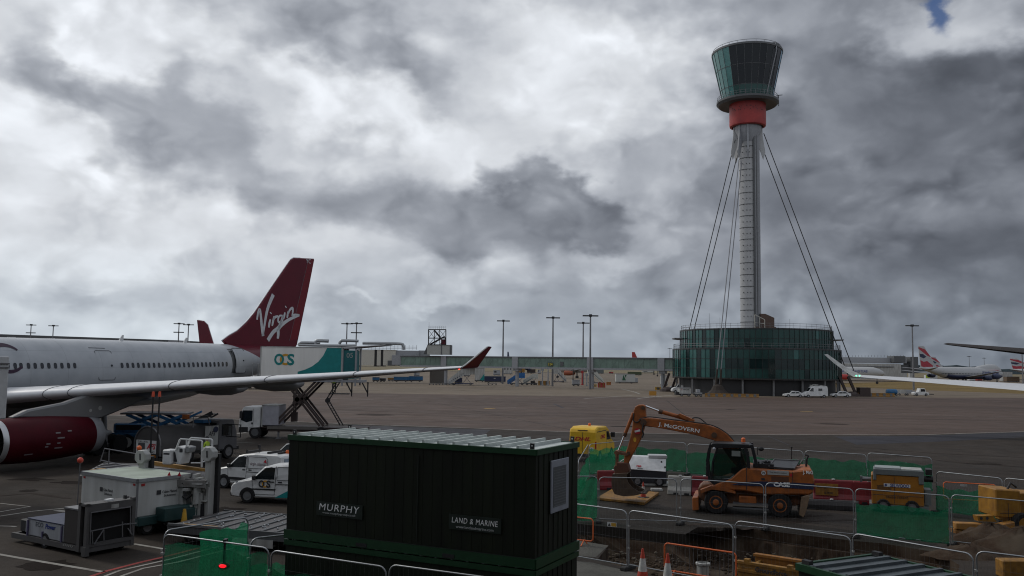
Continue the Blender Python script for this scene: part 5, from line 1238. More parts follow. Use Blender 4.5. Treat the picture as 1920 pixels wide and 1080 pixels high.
HIVIS = mat('hi_vis_yellow', (.42, .60, .04), .6, var=.06)
p = G(386, 874); person('person in a yellow high visibility vest standing by the dark tanker', (p.x, p.y, 0), math.radians(70), HIVIS)
x, z = cl(628, 716); q = Matrix.Rotation(0, 3, 'Z') @ Vector((x-.1, -1.0, 0)) + Vector(o)
# the worker half hidden behind the wing, on the truck's tail platform
m = MB(); m.b(x-.5, x+1.2, -1.25, -.6, z-1.05, z-.97); m.build('tail_step', BLACK, ct)
person('worker in yellow high visibility jacket on the lift truck ladder under wing', (q.x, q.y, z-.97), math.radians(200), HIVIS, .95)
# ------------------------------------------------------------------ blue hold loader and dark tanker under the belly
bl = thing('hold_loader', 'blue scissor loader with big wheels under the airliner belly', 'loader', G(213, 846)+Vector((.3, 1.3, 0)), math.radians(8))
m = MB(); m.b(-.6, 5.2, -1.2, 1.2, .6, 1.0); m.b(-.7, 1.2, -1.25, 1.25, 1.0, 1.3); m.b(2.0, 3.2, -1.25, -.6, 1.0, 1.75); m.build('chassis', BLUE, bl, bevel=.04)
m = MB(); m.b(-.6, 1.6, -1.2, -.2, 1.3, 1.95); m.build('cab', BLUE, bl, bevel=.08)
m = MB(); m.b(-.4, 1.3, -1.215, -1.18, 1.5, 1.85); m.build('window', BLACK, bl)
m = MB(); m.b(2.3, 2.7, -1.262, -1.24, 1.15, 1.65); m.build('locker_door', BLACK, bl)
m = MB()
for y in (-1.0, 1.0):
    for a, b in (((.2, 1.75), (2.2, 2.6)), ((2.2, 1.75), (.2, 2.6)), ((2.2, 1.75), (4.2, 2.6)), ((4.2, 1.75), (2.2, 2.6))): m.bar((a[0], y, a[1]), (b[0], y, b[1]), .18, .2)
m.b(-.2, 4.6, -1.1, 1.1, 1.62, 1.76); m.build('scissor_leg', BLUE, bl)
m = MB(); m.b(-.2, 4.4, -1.1, 1.1, 2.58, 2.7); m.build('deck', DSTEEL, bl)
m = MB(); m.prism([(3.7, -1.2, 1.9), (5.4, -1.2, 2.75), (5.4, -1.2, 2.9), (3.7, -1.2, 2.1)], (0, .3, 0)); m.build('conveyor', BLUE, bl)
m = MB(); m.bar((3.9, -1.25, 1.5), (6.2, -1.25, 2.75), .1, .3); m.bar((4.4, -1.25, 1.4), (6.6, -1.25, 2.7), .1, .12)
for k in range(7): m.b(4.1+k*.34, 4.4+k*.34, -1.25, -.7, 1.5+k*.19, 1.55+k*.19)
m.build('steps', BLACK, bl)
m = MB(); m.b(4.1, 4.6, -1.24, -.9, 2.3, 2.6); m.build('orange_box', ORANGEP, bl)
for x in (.35, 3.9):
    for sd in (-1, 1): wheel(bl, x, sd*1.05, .62, .62, .4, sd, DWHITE)
tk = thing('tanker', 'dark grey round backed tanker with white sign and square mirrors', 'tanker', G(284, 872)+Vector((0, .5, 0)), math.radians(62))
TKG = mat('tanker_grey', (.06, .058, .058), .5)
arc = [(1.15*math.cos(PI*i/12), 1.15*math.sin(PI*i/12)) for i in range(13)]
m = MB(); m.yz([(1.18, .75), *[(y, 1.25+z*.98) for y, z in arc], (-1.18, .75)], -.6, 4.0); m.build('tank', TKG, tk, 40)
m = MB(); m.tube([(-.63, y*1.02, 1.25+z*.98) for y, z in arc], .05, 6); m.b(-.66, -.6, -1.2, -1.1, .6, 1.3); m.b(-.66, -.6, 1.1, 1.2, .6, 1.3); m.build('rim_tube', DSTEEL, tk)
m = MB(); m.b(-.68, -.62, -.85, .95, .72, 1.52); sg_ = m.build('rear_sign', WHITE, tk)
lettering('AFS', REDINK, sg_, (-.685, -.42, 1.16), (0, -1, 0), (0, 0, 1), width=.8, height=.34, shear=.25, bold=.03)
lettering('FUELLING', INK, sg_, (-.685, .35, 1.43), (0, -1, 0), (0, 0, 1), width=.9, height=.1); lettering('EXCELLENCE', INK, sg_, (-.685, -.25, .82), (0, -1, 0), (0, 0, 1), width=1.0, height=.11)
m = MB(); m.b(-.70, -.64, .15, .75, .85, 1.35); m.b(-.72, -.66, .1, .8, .8, .86); m.build('hose_locker', DGREY, tk)
m = MB(); m.b(-.70, -.63, -.8, -.1, .42, .64); m.build('number_plate', mat('amber_plate', (.45, .16, .02), .5), tk)
m = MB(); m.b(-.6, 6.0, -1.1, 1.1, .55, .78); m.b(-.75, -.5, -1.2, 1.2, .35, .5); m.build('chassis', BLACK, tk)
m = MB(); m.xz([(4.1, .6), (4.1, 2.5), (4.3, 2.62), (5.4, 2.6), (5.75, 1.7), (5.8, .6)], -1.15, 1.15); m.build('cab', mat('cab_grey', (.13, .13, .14), .5), tk, bevel=.06)
m = MB(); m.b(4.35, 5.2, -1.165, -1.13, 1.55, 2.3); m.build('side_window', GLASS, tk); m = MB(); m.b(4.07, 4.12, -.9, .9, 1.5, 2.4); m.build('rear_window', GLASS, tk)
m = MB(); m.b(2.9, 4.0, -1.20, -1.15, 1.0, 2.25); s2 = m.build('side_panel', DWHITE, tk)
lettering('AFS', INK, s2, (3.45, -1.202, 1.75), (1, 0, 0), (0, 0, 1), width=.6, height=.3, shear=.25, bold=.02); 
m = MB(); m.lathe([(.02, 0), (.2, 0), (.2, -.04)], 14, (3.75, -1.2, 2.0), 'y', True); m.build('roundel', NAVY, tk)
m = MB(); m.tube([(4.7, -1.2, 2.3), (4.7, -2.5, 2.3), (4.7, -2.5, 1.5), (4.7, -1.2, 1.5)], .04, 5); m.tube([(4.7, -1.7, 2.3), (4.7, -1.7, 1.5)], .03, 5); m.build('mirror_frame', BLACK, tk)
m = MB(); m.b(4.66, 4.74, -1.66, -1.45, 1.6, 2.15); m.build('mirror', STEEL, tk)
m = MB(); m.tube([(2.2, -.8, 2.2), (2.2, -.8, 2.9), (3.4, -.8, 2.9), (3.6, -.8, 2.3)], .04, 5); m.build('roof_rail', DSTEEL, tk); m = MB(); m.b(3.3, 4.0, -.5, .3, 2.4, 2.6); m.build('roof_hatch', BLUE, tk)
for x in (.5, 1.6, 5.0):
    for sd in (-1, 1): wheel(tk, x, sd*1.0, .48, .48, .34, sd, DSTEEL)
# two black poles with orange tips
for px, lb in ((284.5, 'left one of two black poles with orange tips under the wing'), (296.5, 'right one of two black poles with orange tips under the wing')):
    b_ = PL(px, 800, 54.5); zt = PL(px, 734, 54.5).z
    t_ = thing('marker_pole', lb, 'marker pole', (b_.x, 54.5, 0), 0, 'orange tipped poles under the wing')
    m = MB(); m.cyl((0, 0, 0), (0, 0, zt-.3), .06, .05, 8); m.lathe([(.3, 0), (.28, .08), (.06, .1)], 12, cap=True); m.build('pole', BLACK, t_)
    m = MB(); m.cyl((0, 0, zt-.32), (0, 0, zt), .10, .07, 10); m.build('tip', mat('orange_tip', (.65, .09, .04), .4), t_)
# ------------------------------------------------------------------ container loader
hl = thing('container_loader', 'white container loader with roller deck and two octagonal headed posts', 'loader', (-11.9, 34.0, 0), math.radians(-17))
RY = mat('roller_deck', (.075, .07, .07), .5, var=.3, vs=6)
def hp(px, py, y):   # picture -> loader x, z on plane local y
    an = math.radians(-17); c_, s_ = math.cos(an), math.sin(an); n = Vector((-s_, c_, 0)); o = Vector(hl.location); d = ray(px, py); t = ((o+n*y-CAM).dot(n))/d.dot(n); p = CAM+d*t-o; return p.x*c_+p.y*s_, p.z
# main bed to the right
m = MB(); m.b(.35, 5.4, -1.75, 1.5, .52, .66); m.build('roller_deck', RY, hl)
m = MB()
for i in range(9): x = .7+i*.55; m.b(x, x+.10, -1.7, 1.45, .66, .70)
m.build('roller_track', DGREY, hl)
m = MB(); rnd = random.Random(2)
for i in range(60): x = rnd.uniform(.6, 5.2); y = rnd.uniform(-1.6, 1.4); m.sph((x, y, .69), .04, 6, 4)
m.build('ball_castor', STEEL, hl)
m = MB(); m.b(.3, 5.45, -1.82, -1.75, .40, .70); m.b(.3, 5.45, 1.5, 1.57, .40, .70); m.b(5.4, 5.48, -1.8, 1.55, .4, .70); m.build('side_beam', DGREY, hl)
m = MB(); m.b(.35, 2.6, -1.86, -1.80, .66, .74); m.build('edge_rail', STEEL, hl); m = MB(); m.b(.9, 2.3, -1.78, -1.66, .70, .73); m.build('edge_stripe', mat('ochre_stripe', (.30, .16, .03), .6), hl)
m = MB(); m.b(3.0, 4.6, -1.84, -1.82, .15, .42); m.build('side_plate', DWHITE, hl)
m = MB(); m.b(.4, 5.3, -1.6, 1.4, .22, .40); m.build('underframe', BLACK, hl)
for x in (1.0, 4.4):
    for sd in (-1, 1): wheel(hl, x, sd*1.35, .28, .28, .24, sd, DSTEEL)
# lift posts
inv = (Matrix.Translation(hl.location) @ Matrix.Rotation(math.radians(-17), 4, 'Z')).inverted()
def HW(px, py, Y): return inv @ PL(px, py, Y)
def HG(px, py, z): return inv @ G(px, py, z)
for pw in (PL(270, 856, 36.8), PL(395, 851, 34.9)):
    q = inv @ pw
    m = MB(); m.b(q.x-.13, q.x+.13, q.y-.13, q.y+.13, .0, q.z-.1); m.build('lift_post', DWHITE, hl)
    m = MB(); m.b(q.x-.24, q.x+.28, q.y+.14, q.y+.3, .0, q.z); m.build('chain_guide', BLACK, hl)
    oc = [(q.x+.29*math.cos(PI/8+PI/4*i), q.z+.29*math.sin(PI/8+PI/4*i)) for i in range(8)]
    m = MB(); m.xz(oc, q.y-.24, q.y+.1); hd_ = m.build('post_head', DWHITE, hl, bevel=.02)
    m = MB(); m.bar((q.x+.02, q.y-.25, q.z-.12), (q.x+.0, q.y-.25, q.z+.14), .05, .02); m.build('head_mark', INK, hd_)
# upper platform towards the aircraft
UD = 1.9
dk_ = [HG(150, 893, UD), HG(384, 903, UD), HG(383, 886, UD), HG(283, 871, UD), HG(196, 869, UD)]
m = MB(); m.prism([(p.x, p.y, UD-.16) for p in dk_], (0, 0, .16)); m.build('upper_deck', RY, hl)
m = MB()
for k in range(8):
    u = (k+.5)/8; a_ = dk_[0].lerp(dk_[4], u); b_ = dk_[1].lerp(dk_[2], u); a_.z = b_.z = UD+.03; m.bar(a_, b_, .1, .05)
m.build('roller_track', DSTEEL, hl)
m = MB(); a_, b_ = dk_[3].copy(), dk_[2].copy(); a_.z = b_.z = UD+.08; m.bar(a_, b_, .16, .16); a_, b_ = HG(172, 884, UD), HG(196, 880, UD); a_.z = b_.z = UD+.03; m.bar(a_, b_, .3, .05); m.build('edge_stripe', mat('ochre_stripe', (.30, .16, .03), .6), hl)
m = MB()
for i in range(5): a_, b_ = dk_[i].copy(), dk_[(i+1) % 5].copy(); a_.z = b_.z = UD-.1; m.bar(a_, b_, .08, .26)
m.build('deck_beam', mat('loader_grey', (.22, .22, .215), .55, dirt=(.12, .11, .1)), hl)
m = MB(); c_ = (dk_[0]+dk_[1])/2
for s_ in (0, 1):
    a_ = dk_[0].lerp(dk_[4], .2+.6*s_); b_ = dk_[1].lerp(dk_[2], .2+.6*s_)
    for z0_, z1_ in ((.5, 1.7), (1.7, .5)): p_ = a_.lerp(b_, .1); q_ = a_.lerp(b_, .9); p_.z = z0_; q_.z = z1_; m.bar(p_, q_, .16, .18)
m.build('scissor_leg', mat('loader_grey', (.22, .22, .215), .55), hl)
m = MB(); P_ = [dk_[0].lerp(c_, .1), dk_[1].lerp(c_, .05), dk_[2].lerp(c_, .1), dk_[4].lerp(c_, .1)]; m.prism([(p.x, p.y, .35) for p in P_], (0, 0, .25)); m.build('front_chassis', DGREY, hl)
for p in (dk_[0].lerp(dk_[1], .12), dk_[0].lerp(dk_[1], .7)): wheel(hl, p.x, p.y+.3, .36, .36, .3, -1, DSTEEL)
# guard rails at the far left
m = MB(); YR = 39.2
A = [HW(188, 866, YR), HW(196, 841, YR), HW(262, 852, YR), HW(262, 884, YR)]
m.tube(A, .03, 6); m.tube([HW(188, 863, YR), HW(262, 878, YR)], .025, 6); m.tube([HW(205, 843, YR), HW(203, 880, YR)], .025, 6); m.tube([HW(262, 846, YR), HW(262, 886, YR)], .06, 6); m.build('guard_rail', DSTEEL, hl)
m = MB(); m.sph(HW(261, 840, YR), .11, 10, 8); m.build('lamp_ball', ORANGEB, hl)
# operator console and cage
YO = 37.6
def obx(x0, y0, x1, y1, d0, d1):
    a_, b_ = HW(x0, y0, YO), HW(x1, y1, YO); return (a_.x, b_.x, a_.y+d0, a_.y+d1, min(a_.z, b_.z), max(a_.z, b_.z))
m = MB(); m.b(*obx(304.5, 843, 322, 871, 0, .5)); m.build('seat_back', WHITE, hl, bevel=.04)
m = MB(); m.b(*obx(307, 849, 321, 852.5, -.02, .02)); m.b(*obx(307, 856, 320, 860, -.02, .02)); m.build('vent_slot', INK, hl)
def opoly(P, d0, d1):
    y = HW(335, 850, YO).y; return [((HW(a_, b_, YO)).x, y+d0, (HW(a_, b_, YO)).z) for a_, b_ in P], (0, d1-d0, 0)
m = MB(); m.prism(*opoly([(329, 871), (323, 845), (334, 836), (347, 840), (344, 855), (339, 871)], 0, .6)); m.build('console', WHITE, hl, bevel=.03)
m = MB(); m.prism(*opoly([(324, 848), (327, 848), (332, 866), (324, 866)], -.012, .03)); m.build('console_recess', INK, hl)
m = MB(); m.prism(*opoly([(337, 841), (344, 841), (344, 848), (337, 848)], -.012, .03)); m.build('gauge', INK, hl)
m = MB(); m.prism(*opoly([(345, 836), (360, 838), (356, 849), (346, 850)], .1, .5)); m.build('control_panel', mat('grey_panel', (.25, .26, .27), .5), hl, bevel=.04)
m = MB()
for d_ in (0, .7):
    o_ = Vector((0, d_, 0)); m.tube([HW(330, 843, YO)+o_, HW(337, 825, YO)+o_, HW(339, 823, YO)+o_, HW(377, 826, YO)+o_, HW(379, 828, YO)+o_, HW(378, 876, YO)+o_], .04, 6)
for py in (841, 855, 866): m.tube([HW(379, py, YO), HW(379, py, YO)+Vector((0, .7, 0))], .03, 5); m.tube([HW(366, py, YO)+Vector((0, .7, 0)), HW(380, py, YO)+Vector((0, .7, 0))], .03, 5)
m.tube([HW(350, 825, YO), HW(350, 838, YO)], .04, 5); m.tube([HW(358, 868, YO), HW(379, 868, YO)], .03, 5); m.build('operator_cage', WHITE, hl)
# clutter of the lift gear between the posts
rnd = random.Random(5); m = MB(); YL = 34.6
def lbx(x0, y0, x1, y1, d0, d1):
    a_, b_ = HW(x0, y0, YL), HW(x1, y1, YL); return (a_.x, b_.x, a_.y+d0, a_.y+d1, min(a_.z, b_.z), max(a_.z, b_.z))
for q in ((334, 893, 339, 990), (341, 900, 343, 985), (358, 890, 361, 950), (367, 896, 371, 945), (372, 900, 382, 903), (374, 910, 381, 922), (361, 925, 366, 980), (369, 925, 374, 978), (345, 915, 358, 920), (341, 946, 362, 950), (361, 938, 386, 941), (378, 930, 382, 985), (384, 915, 387, 975), (360, 905, 386, 908)): m.b(*lbx(*q, rnd.uniform(-.1, .2), rnd.uniform(.25, .5)))
m.build('lift_linkage', DWHITE, hl)
m = MB(); m.b(*lbx(344, 948, 356, 980, -.05, .4)); m.b(*lbx(362, 945, 378, 975, .1, .4)); m.build('valve_box', BLACK, hl)
m = MB(); m.tube([HW(342, 905, YL), HW(348, 912, YL), HW(358, 908, YL)], .05, 6); m.tube([HW(342, 930, YL), HW(350, 935, YL), HW(360, 928, YL)], .05, 6); m.build('hydraulic_hose', BLACK, hl)
m = MB(); m.prism(*[[HW(345, 930, YL-.2), HW(351, 930, YL-.2), HW(348, 922, YL-.2)], (0, -.01, 0)]); m.build('warning_triangle', INK, hl)
m = MB()
for px, py in ((318, 889), (337, 889)): m.prism([HW(px-4, py+3, 34.4), HW(px+3, py+4, 34.4), HW(px, py-4, 34.4)], (0, -.02, 0))
m.build('red_flag', REDINK, hl)
# ------------------------------------------------------------------ white boxed unit on its trailer
near = G(253, 1008); vl = Vector((-.82, .57, 0)).normalized(); vr = Vector((.57, .82, 0))
wb = thing('box_trailer', 'white box trailer unit with dark green skirt beside the loader', 'trailer', near, math.atan2(.82, .57))
# local x runs along the right face (away), local y to the left along the long face
LL, WW, ZT = 3.75, 2.25, 2.06
m = MB(); m.b(0, WW, 0, LL, .72, ZT); wbx = m.build('box', mat('box_white', (.48, .49, .48), .5, dirt=(.36, .365, .35), vs=1.6, streak=True), wb, bevel=.02)
m = MB(); m.b(-.03, WW+.03, -.03, LL+.03, ZT, ZT+.05); m.build('roof', mat('pale_green_roof', (.34, .40, .33), .6, dirt=(.26, .30, .25), vs=1.5), wbx)
m = MB()
for q in ((-.05, .02, -.05, LL+.05), (-.05, WW+.05, -.05, .02), (WW-.02, WW+.05, -.05, LL+.05), (-.05, WW+.05, LL-.02, LL+.05)): m.b(*q, ZT-.07, ZT+.055)
m.build('edge_trim', STEEL, wbx)
m = MB(); m.b(-.03, .03, -.03, .03, .7, ZT-.07); m.b(WW-.03, WW+.03, -.03, .03, .7, ZT-.07); m.build('corner_post', DSTEEL, wbx)
for x, y, xd in ((-.012, LL*.55, (0, -1, 0)), (WW*.52, -.012, (1, 0, 0))):
    xd = Vector(xd); c = Vector((x, y, ZT-.52)); lettering('Cabin Maned', INK, wbx, c+xd*.18, xd, (0, 0, 1), width=.62, height=.1); lettering('Solutions', INK, wbx, c+xd*.2-Vector((0, 0, .14)), xd, (0, 0, 1), width=.5, height=.09)
    m = MB(); m.rect(c-xd*.28+Vector((0, 0, .0)), xd, (0, 0, 1), .18, .16, .006); m.build('emblem', INK, wbx)
m = MB()
for y in (.2, LL-.2): m.b(-.02, .0, y-.06, y+.06, ZT-.2, ZT-.13)
m.b(.15, .3, -.02, 0, ZT-.22, ZT-.13); m.build('marker_lamp', mat('tail_red', (.35, .02, .02), .3), wbx)
m = MB(); m.b(.05, WW+.5, -.1, LL-.1, .38, .72); m.b(.8, WW+.55, -.55, .2, .5, 1.0); m.b(1.6, WW+.5, -.62, -.2, .25, .9); m.build('skirt', mat('dark_green_paint', (.012, .045, .045), .5), wb, bevel=.03)
m = MB(); m.cyl((WW+.3, -.3, .9), (WW+.3, -.3, 1.5), .1, .07, 8); m.sph((WW+.3, -.3, 1.55), .1, 8, 6); m.cyl((WW+.1, -.35, .9), (WW+.1, -.35, 1.3), .05, .05, 8); m.build('hand_brake', mat('dark_green_paint', (.012, .045, .045), .5), wb)
for x in (.55, 1.8):
    for y in (.2, LL-.4): wheel(wb, x, y, .3, .3, .22, -1, DSTEEL)
m = MB(); m.bar((1.2, -.1, .35), (2.6, -1.0, .3), .1, .1); m.build('tow_bar', BLACK, wb)
# red ball on a thin pole behind it
p = G(142, 990); t_ = thing('ball_marker', 'red ball on a thin grey pole behind the white box trailer', 'marker', (p.x, p.y, 0))
zb = PL(141.5, 863, p.y).z
m = MB(); m.cyl((0, 0, 0), (.03, 0, zb-.1), .02, .018, 6); m.lathe([(.2, 0), (.2, .04), (.02, .06)], 10, cap=True); m.build('pole', DSTEEL, t_)
m = MB(); m.sph((.03, 0, zb), .115, 14, 10); m.build('ball', mat('red_ball', (.62, .07, .04), .4), t_, 60)
# ------------------------------------------------------------------ ground power trailer, seen corner on
gc = G(160, 1046); gl_ = G(28, 1017); du = (gc-gl_); LP = Vector((du.x, du.y, 0)).length
gp = thing('power_trailer', 'low white power trailer with blue lettering and open dark frame', 'trailer', gc, math.atan2(du.y, du.x))
# local x = 0 at the near corner, running to -LP on the left; end face at x = 0, depth towards +y
gan = math.atan2(du.y, du.x); ginv = (Matrix.Translation(gc) @ Matrix.Rotation(gan, 4, 'Z')).inverted()
def gs(px, py):   # on the long side
    n = Vector((-math.sin(gan), math.cos(gan), 0)); d = ray(px, py); t = (gc-CAM).dot(n)/d.dot(n); q = ginv @ (CAM+d*t); return q.x, q.z
def ge(px, py):   # on the end face
    n = Vector((math.cos(gan), math.sin(gan), 0)); d = ray(px, py); t = (gc-CAM).dot(n)/d.dot(n); q = ginv @ (CAM+d*t); return q.y, q.z
FR = mat('trailer_grey', (.075, .072, .072), .55); WP = ge(250, 990)[0]
x0 = gs(49, 990)[0]; x1 = gs(118, 1000)[0]; zt = (gs(49, 974)[1]+gs(118, 984)[1])/2; zb = (gs(49, 1003)[1]+gs(118, 1017)[1])/2; z2 = gs(157, 945)[1]; xl = gs(22, 990)[0]
m = MB(); m.b(x0, x1, .05, WP-.05, zb, zt); pb = m.build('power_pack', mat('pack_white', (.36, .38, .41), .5, dirt=(.24, .25, .27), streak=True), gp, bevel=.02)
m = MB(); m.b(x0-.02, x1, .03, WP-.03, zt, zt+.03); m.build('lid', NAVY, pb)
lettering('ECO', mat('grey_blue_lettering', (.06, .08, .10), .5), pb, (x0+(x1-x0)*.33, .045, zt-.13), (1, 0, 0), (0, 0, 1), width=.45, height=.15); lettering('Power', BLUEINK, pb, (x0+(x1-x0)*.63, .045, zt-.14), (1, 0, 0), (0, 0, 1), width=.62, height=.17, shear=.2, bold=.02)
for x, hh in ((x0+.02, 1), (x0+(x1-x0)*.42, .45), (x1-.16, 1)): m = MB(); m.b(x, x+.06, .0, .05, zb-.02, zb+(zt-zb)*hh-.03); m.build('latch_strap', mat('purple_grey', (.10, .09, .17), .5), pb)
m = MB(); m.b(xl+.45, x0, .25, WP-.25, zb+.02, zt-.16); m.build('end_box', mat('pack_white', (.40, .42, .45), .45), gp); m = MB(); m.b(xl, xl+.45, .3, WP-.3, zb-.02, zt-.14); m.build('hitch_box', BLACK, gp, bevel=.03)
m = MB()
for y in (0, WP-.12): m.b(xl, 0, y, y+.12, zb-.2, zb-.02)
for x in (xl, x0, x1, -.6, -.12): m.b(x, x+.12, .12, WP-.12, zb-.19, zb-.03)
m.b(-.16, .04, -.06, .10, .04, zb); m.build('chassis', FR, gp)
m = MB(); m.bar((xl, WP/2, zb-.12), (xl-.5, WP/2, zb-.2), .08, .06); m.build('tow_bar', FR, gp)
m = MB(); m.b(x1, -.42, .02, WP-.02, zb, z2-.25); m.build('front_casing', mat('casing_brown', (.04, .034, .032), .6), gp, bevel=.02)
m = MB(); m.b(x1-.02, -.4, 0, WP, z2-.25, z2-.2); m.build('casing_lid', DSTEEL, gp)
m = MB()
for x in (-.5, -.12):
    for y in (-.03, WP-.1): m.b(x, x+.15, y, y+.13, zb-.2, z2+(.05 if y > 0 else 0))
m.b(-.5, .03, -.03, WP+.03, z2-.08, z2); m.b(-.10, .03, .1, WP-.1, z2-.24, z2-.08); m.b(-.08, .03, .1, WP-.1, zb-.02, zb+.10); m.build('canopy_frame', FR, gp)
m = MB(); m.b(-.40, -.10, .08, WP-.08, zb, z2-.09); m.build('dark_interior', mat('interior_black', (.006, .006, .006), .9), gp)
m = MB(); m.b(.03, .036, WP*.48, WP*.64, z2-.22, z2-.09); m.build('label_plate', DWHITE, gp); m = MB(); m.b(-.35, -.15, WP*.45, WP*.6, z2, z2+.06); m.build('vent_cap', WHITE, gp); m = MB(); m.b(-.3, -.2, WP*.86, WP*.9, z2, z2+.12); m.build('lamp_stub', BLACK, gp)
m = MB()
for P in ([(167, 996), (235, 982)], [(175, 1020), (193, 992)], [(171, 997), (172, 1020)], [(193, 993), (193, 1013)], [(228, 978), (228, 1006)], [(230, 983), (254, 981)], [(247, 983), (248, 1004)], [(238, 990), (246, 1003)], [(169, 960), (167, 1020)], [(169, 961), (243, 950)], [(243, 950), (243, 1000)]):
    m.tube([(.05, *ge(*p)) for p in P], .022, 5)
m.build('folded_tow_frame', DSTEEL, gp)
m = MB()
for i in range(6): x = x1+.05+i*.1; m.prism([(x, -.006, zb-.10), (x+.05, -.006, zb-.10), (x+.09, -.006, zb-.04), (x+.04, -.006, zb-.04)], (0, -.008, 0))
m.build('hazard_stripe', mat('dull_white', (.3, .3, .29), .6), gp)
for x in (gs(81, 1030)[0], ):
    for y, sd in ((.12, -1), (WP-.12, 1)): wheel(gp, x, y, .26, .26, .18, sd, DSTEEL)
for y, sd in ((.45, -1), (WP-.3, 1)): wheel(gp, -.35, y, .27, .27, .18, sd, DSTEEL)
# ------------------------------------------------------------------ white boarding bridge edge at the far left
Yb = 40; pa = PL(13, 668, Yb); pb_ = PL(13, 786, Yb)
ab = thing('boarding_bridge', 'white panelled corner of a boarding bridge at the left edge of view', 'boarding bridge', (pa.x, Yb, 0), math.radians(33))
m = MB(); m.b(-6, .1, 0, 3, pb_.z, pa.z); m.build('cabin', mat('bridge_white', (.52, .53, .54), .5), ab, bevel=.04)
m = MB(); m.b(-6, .13, -.06, 0, pa.z-.35, pa.z-.3); m.b(-6, .13, -.06, 0, pa.z-.52, pa.z-.47); m.build('panel_line', DSTEEL, ab)
m = MB(); m.cyl((-3.5, 1.5, 0), (-3.5, 1.5, pb_.z), .3, .3, 12); m.b(-4.3, -2.7, .7, 2.3, 0, .3); m.build('leg', GREYP, ab)
# ------------------------------------------------------------------ yellow cone, parked cones
def cone(label, loc, h=1.0, kind=0, group=None):
    t_ = thing('traffic_cone', label, 'cone', loc, random.uniform(0, 1.5), group); r = h*.19; k = [.05*h, .16*h]
    seg = [(0.05, r), (.34, r*.74), (.72, r*.40), (1.0, r*.16)]
    if kind == 0:
        for (a, ra), (b, rb2), mm in zip(seg[:-1], seg[1:], (REDC, WHITEC, REDC)):
            m = MB(); m.lathe([(ra, a*h), (rb2, b*h)], 18, cap=True); m.build('cone_band', mm, t_, 50)
        m = MB(); m.lathe([(.02, 0), (r*.16, h), (r*.1, h*1.01)], 10); m.build('tip', REDC, t_)
        m = MB(); m.b(-r*1.5, r*1.5, -r*1.5, r*1.5, 0, .06*h); m.build('base', BLACK, t_, bevel=.02)
    else:
        m = MB(); m.lathe([(r*.95, .05*h), (r*.72, .4*h), (r*.5, .7*h), (r*.3, h), (.01, h*1.01)], 18); m.build('cone_shell', YELLOW, t_, 50)
        m = MB(); m.b(-r*1.5, r*1.5, -r*1.5, r*1.5, 0, .06*h); m.build('base', DYELLOW, t_, bevel=.02)
    return t_
REDC = mat('cone_red', (.52, .06, .03), .5, dirt=(.36, .05, .03), vs=6); WHITEC = mat('cone_white', (.62, .62, .60), .45, dirt=(.4, .4, .38), vs=6)
cone('plain yellow cone by the loader behind the left fence', G(344, 1003), .95, 1)
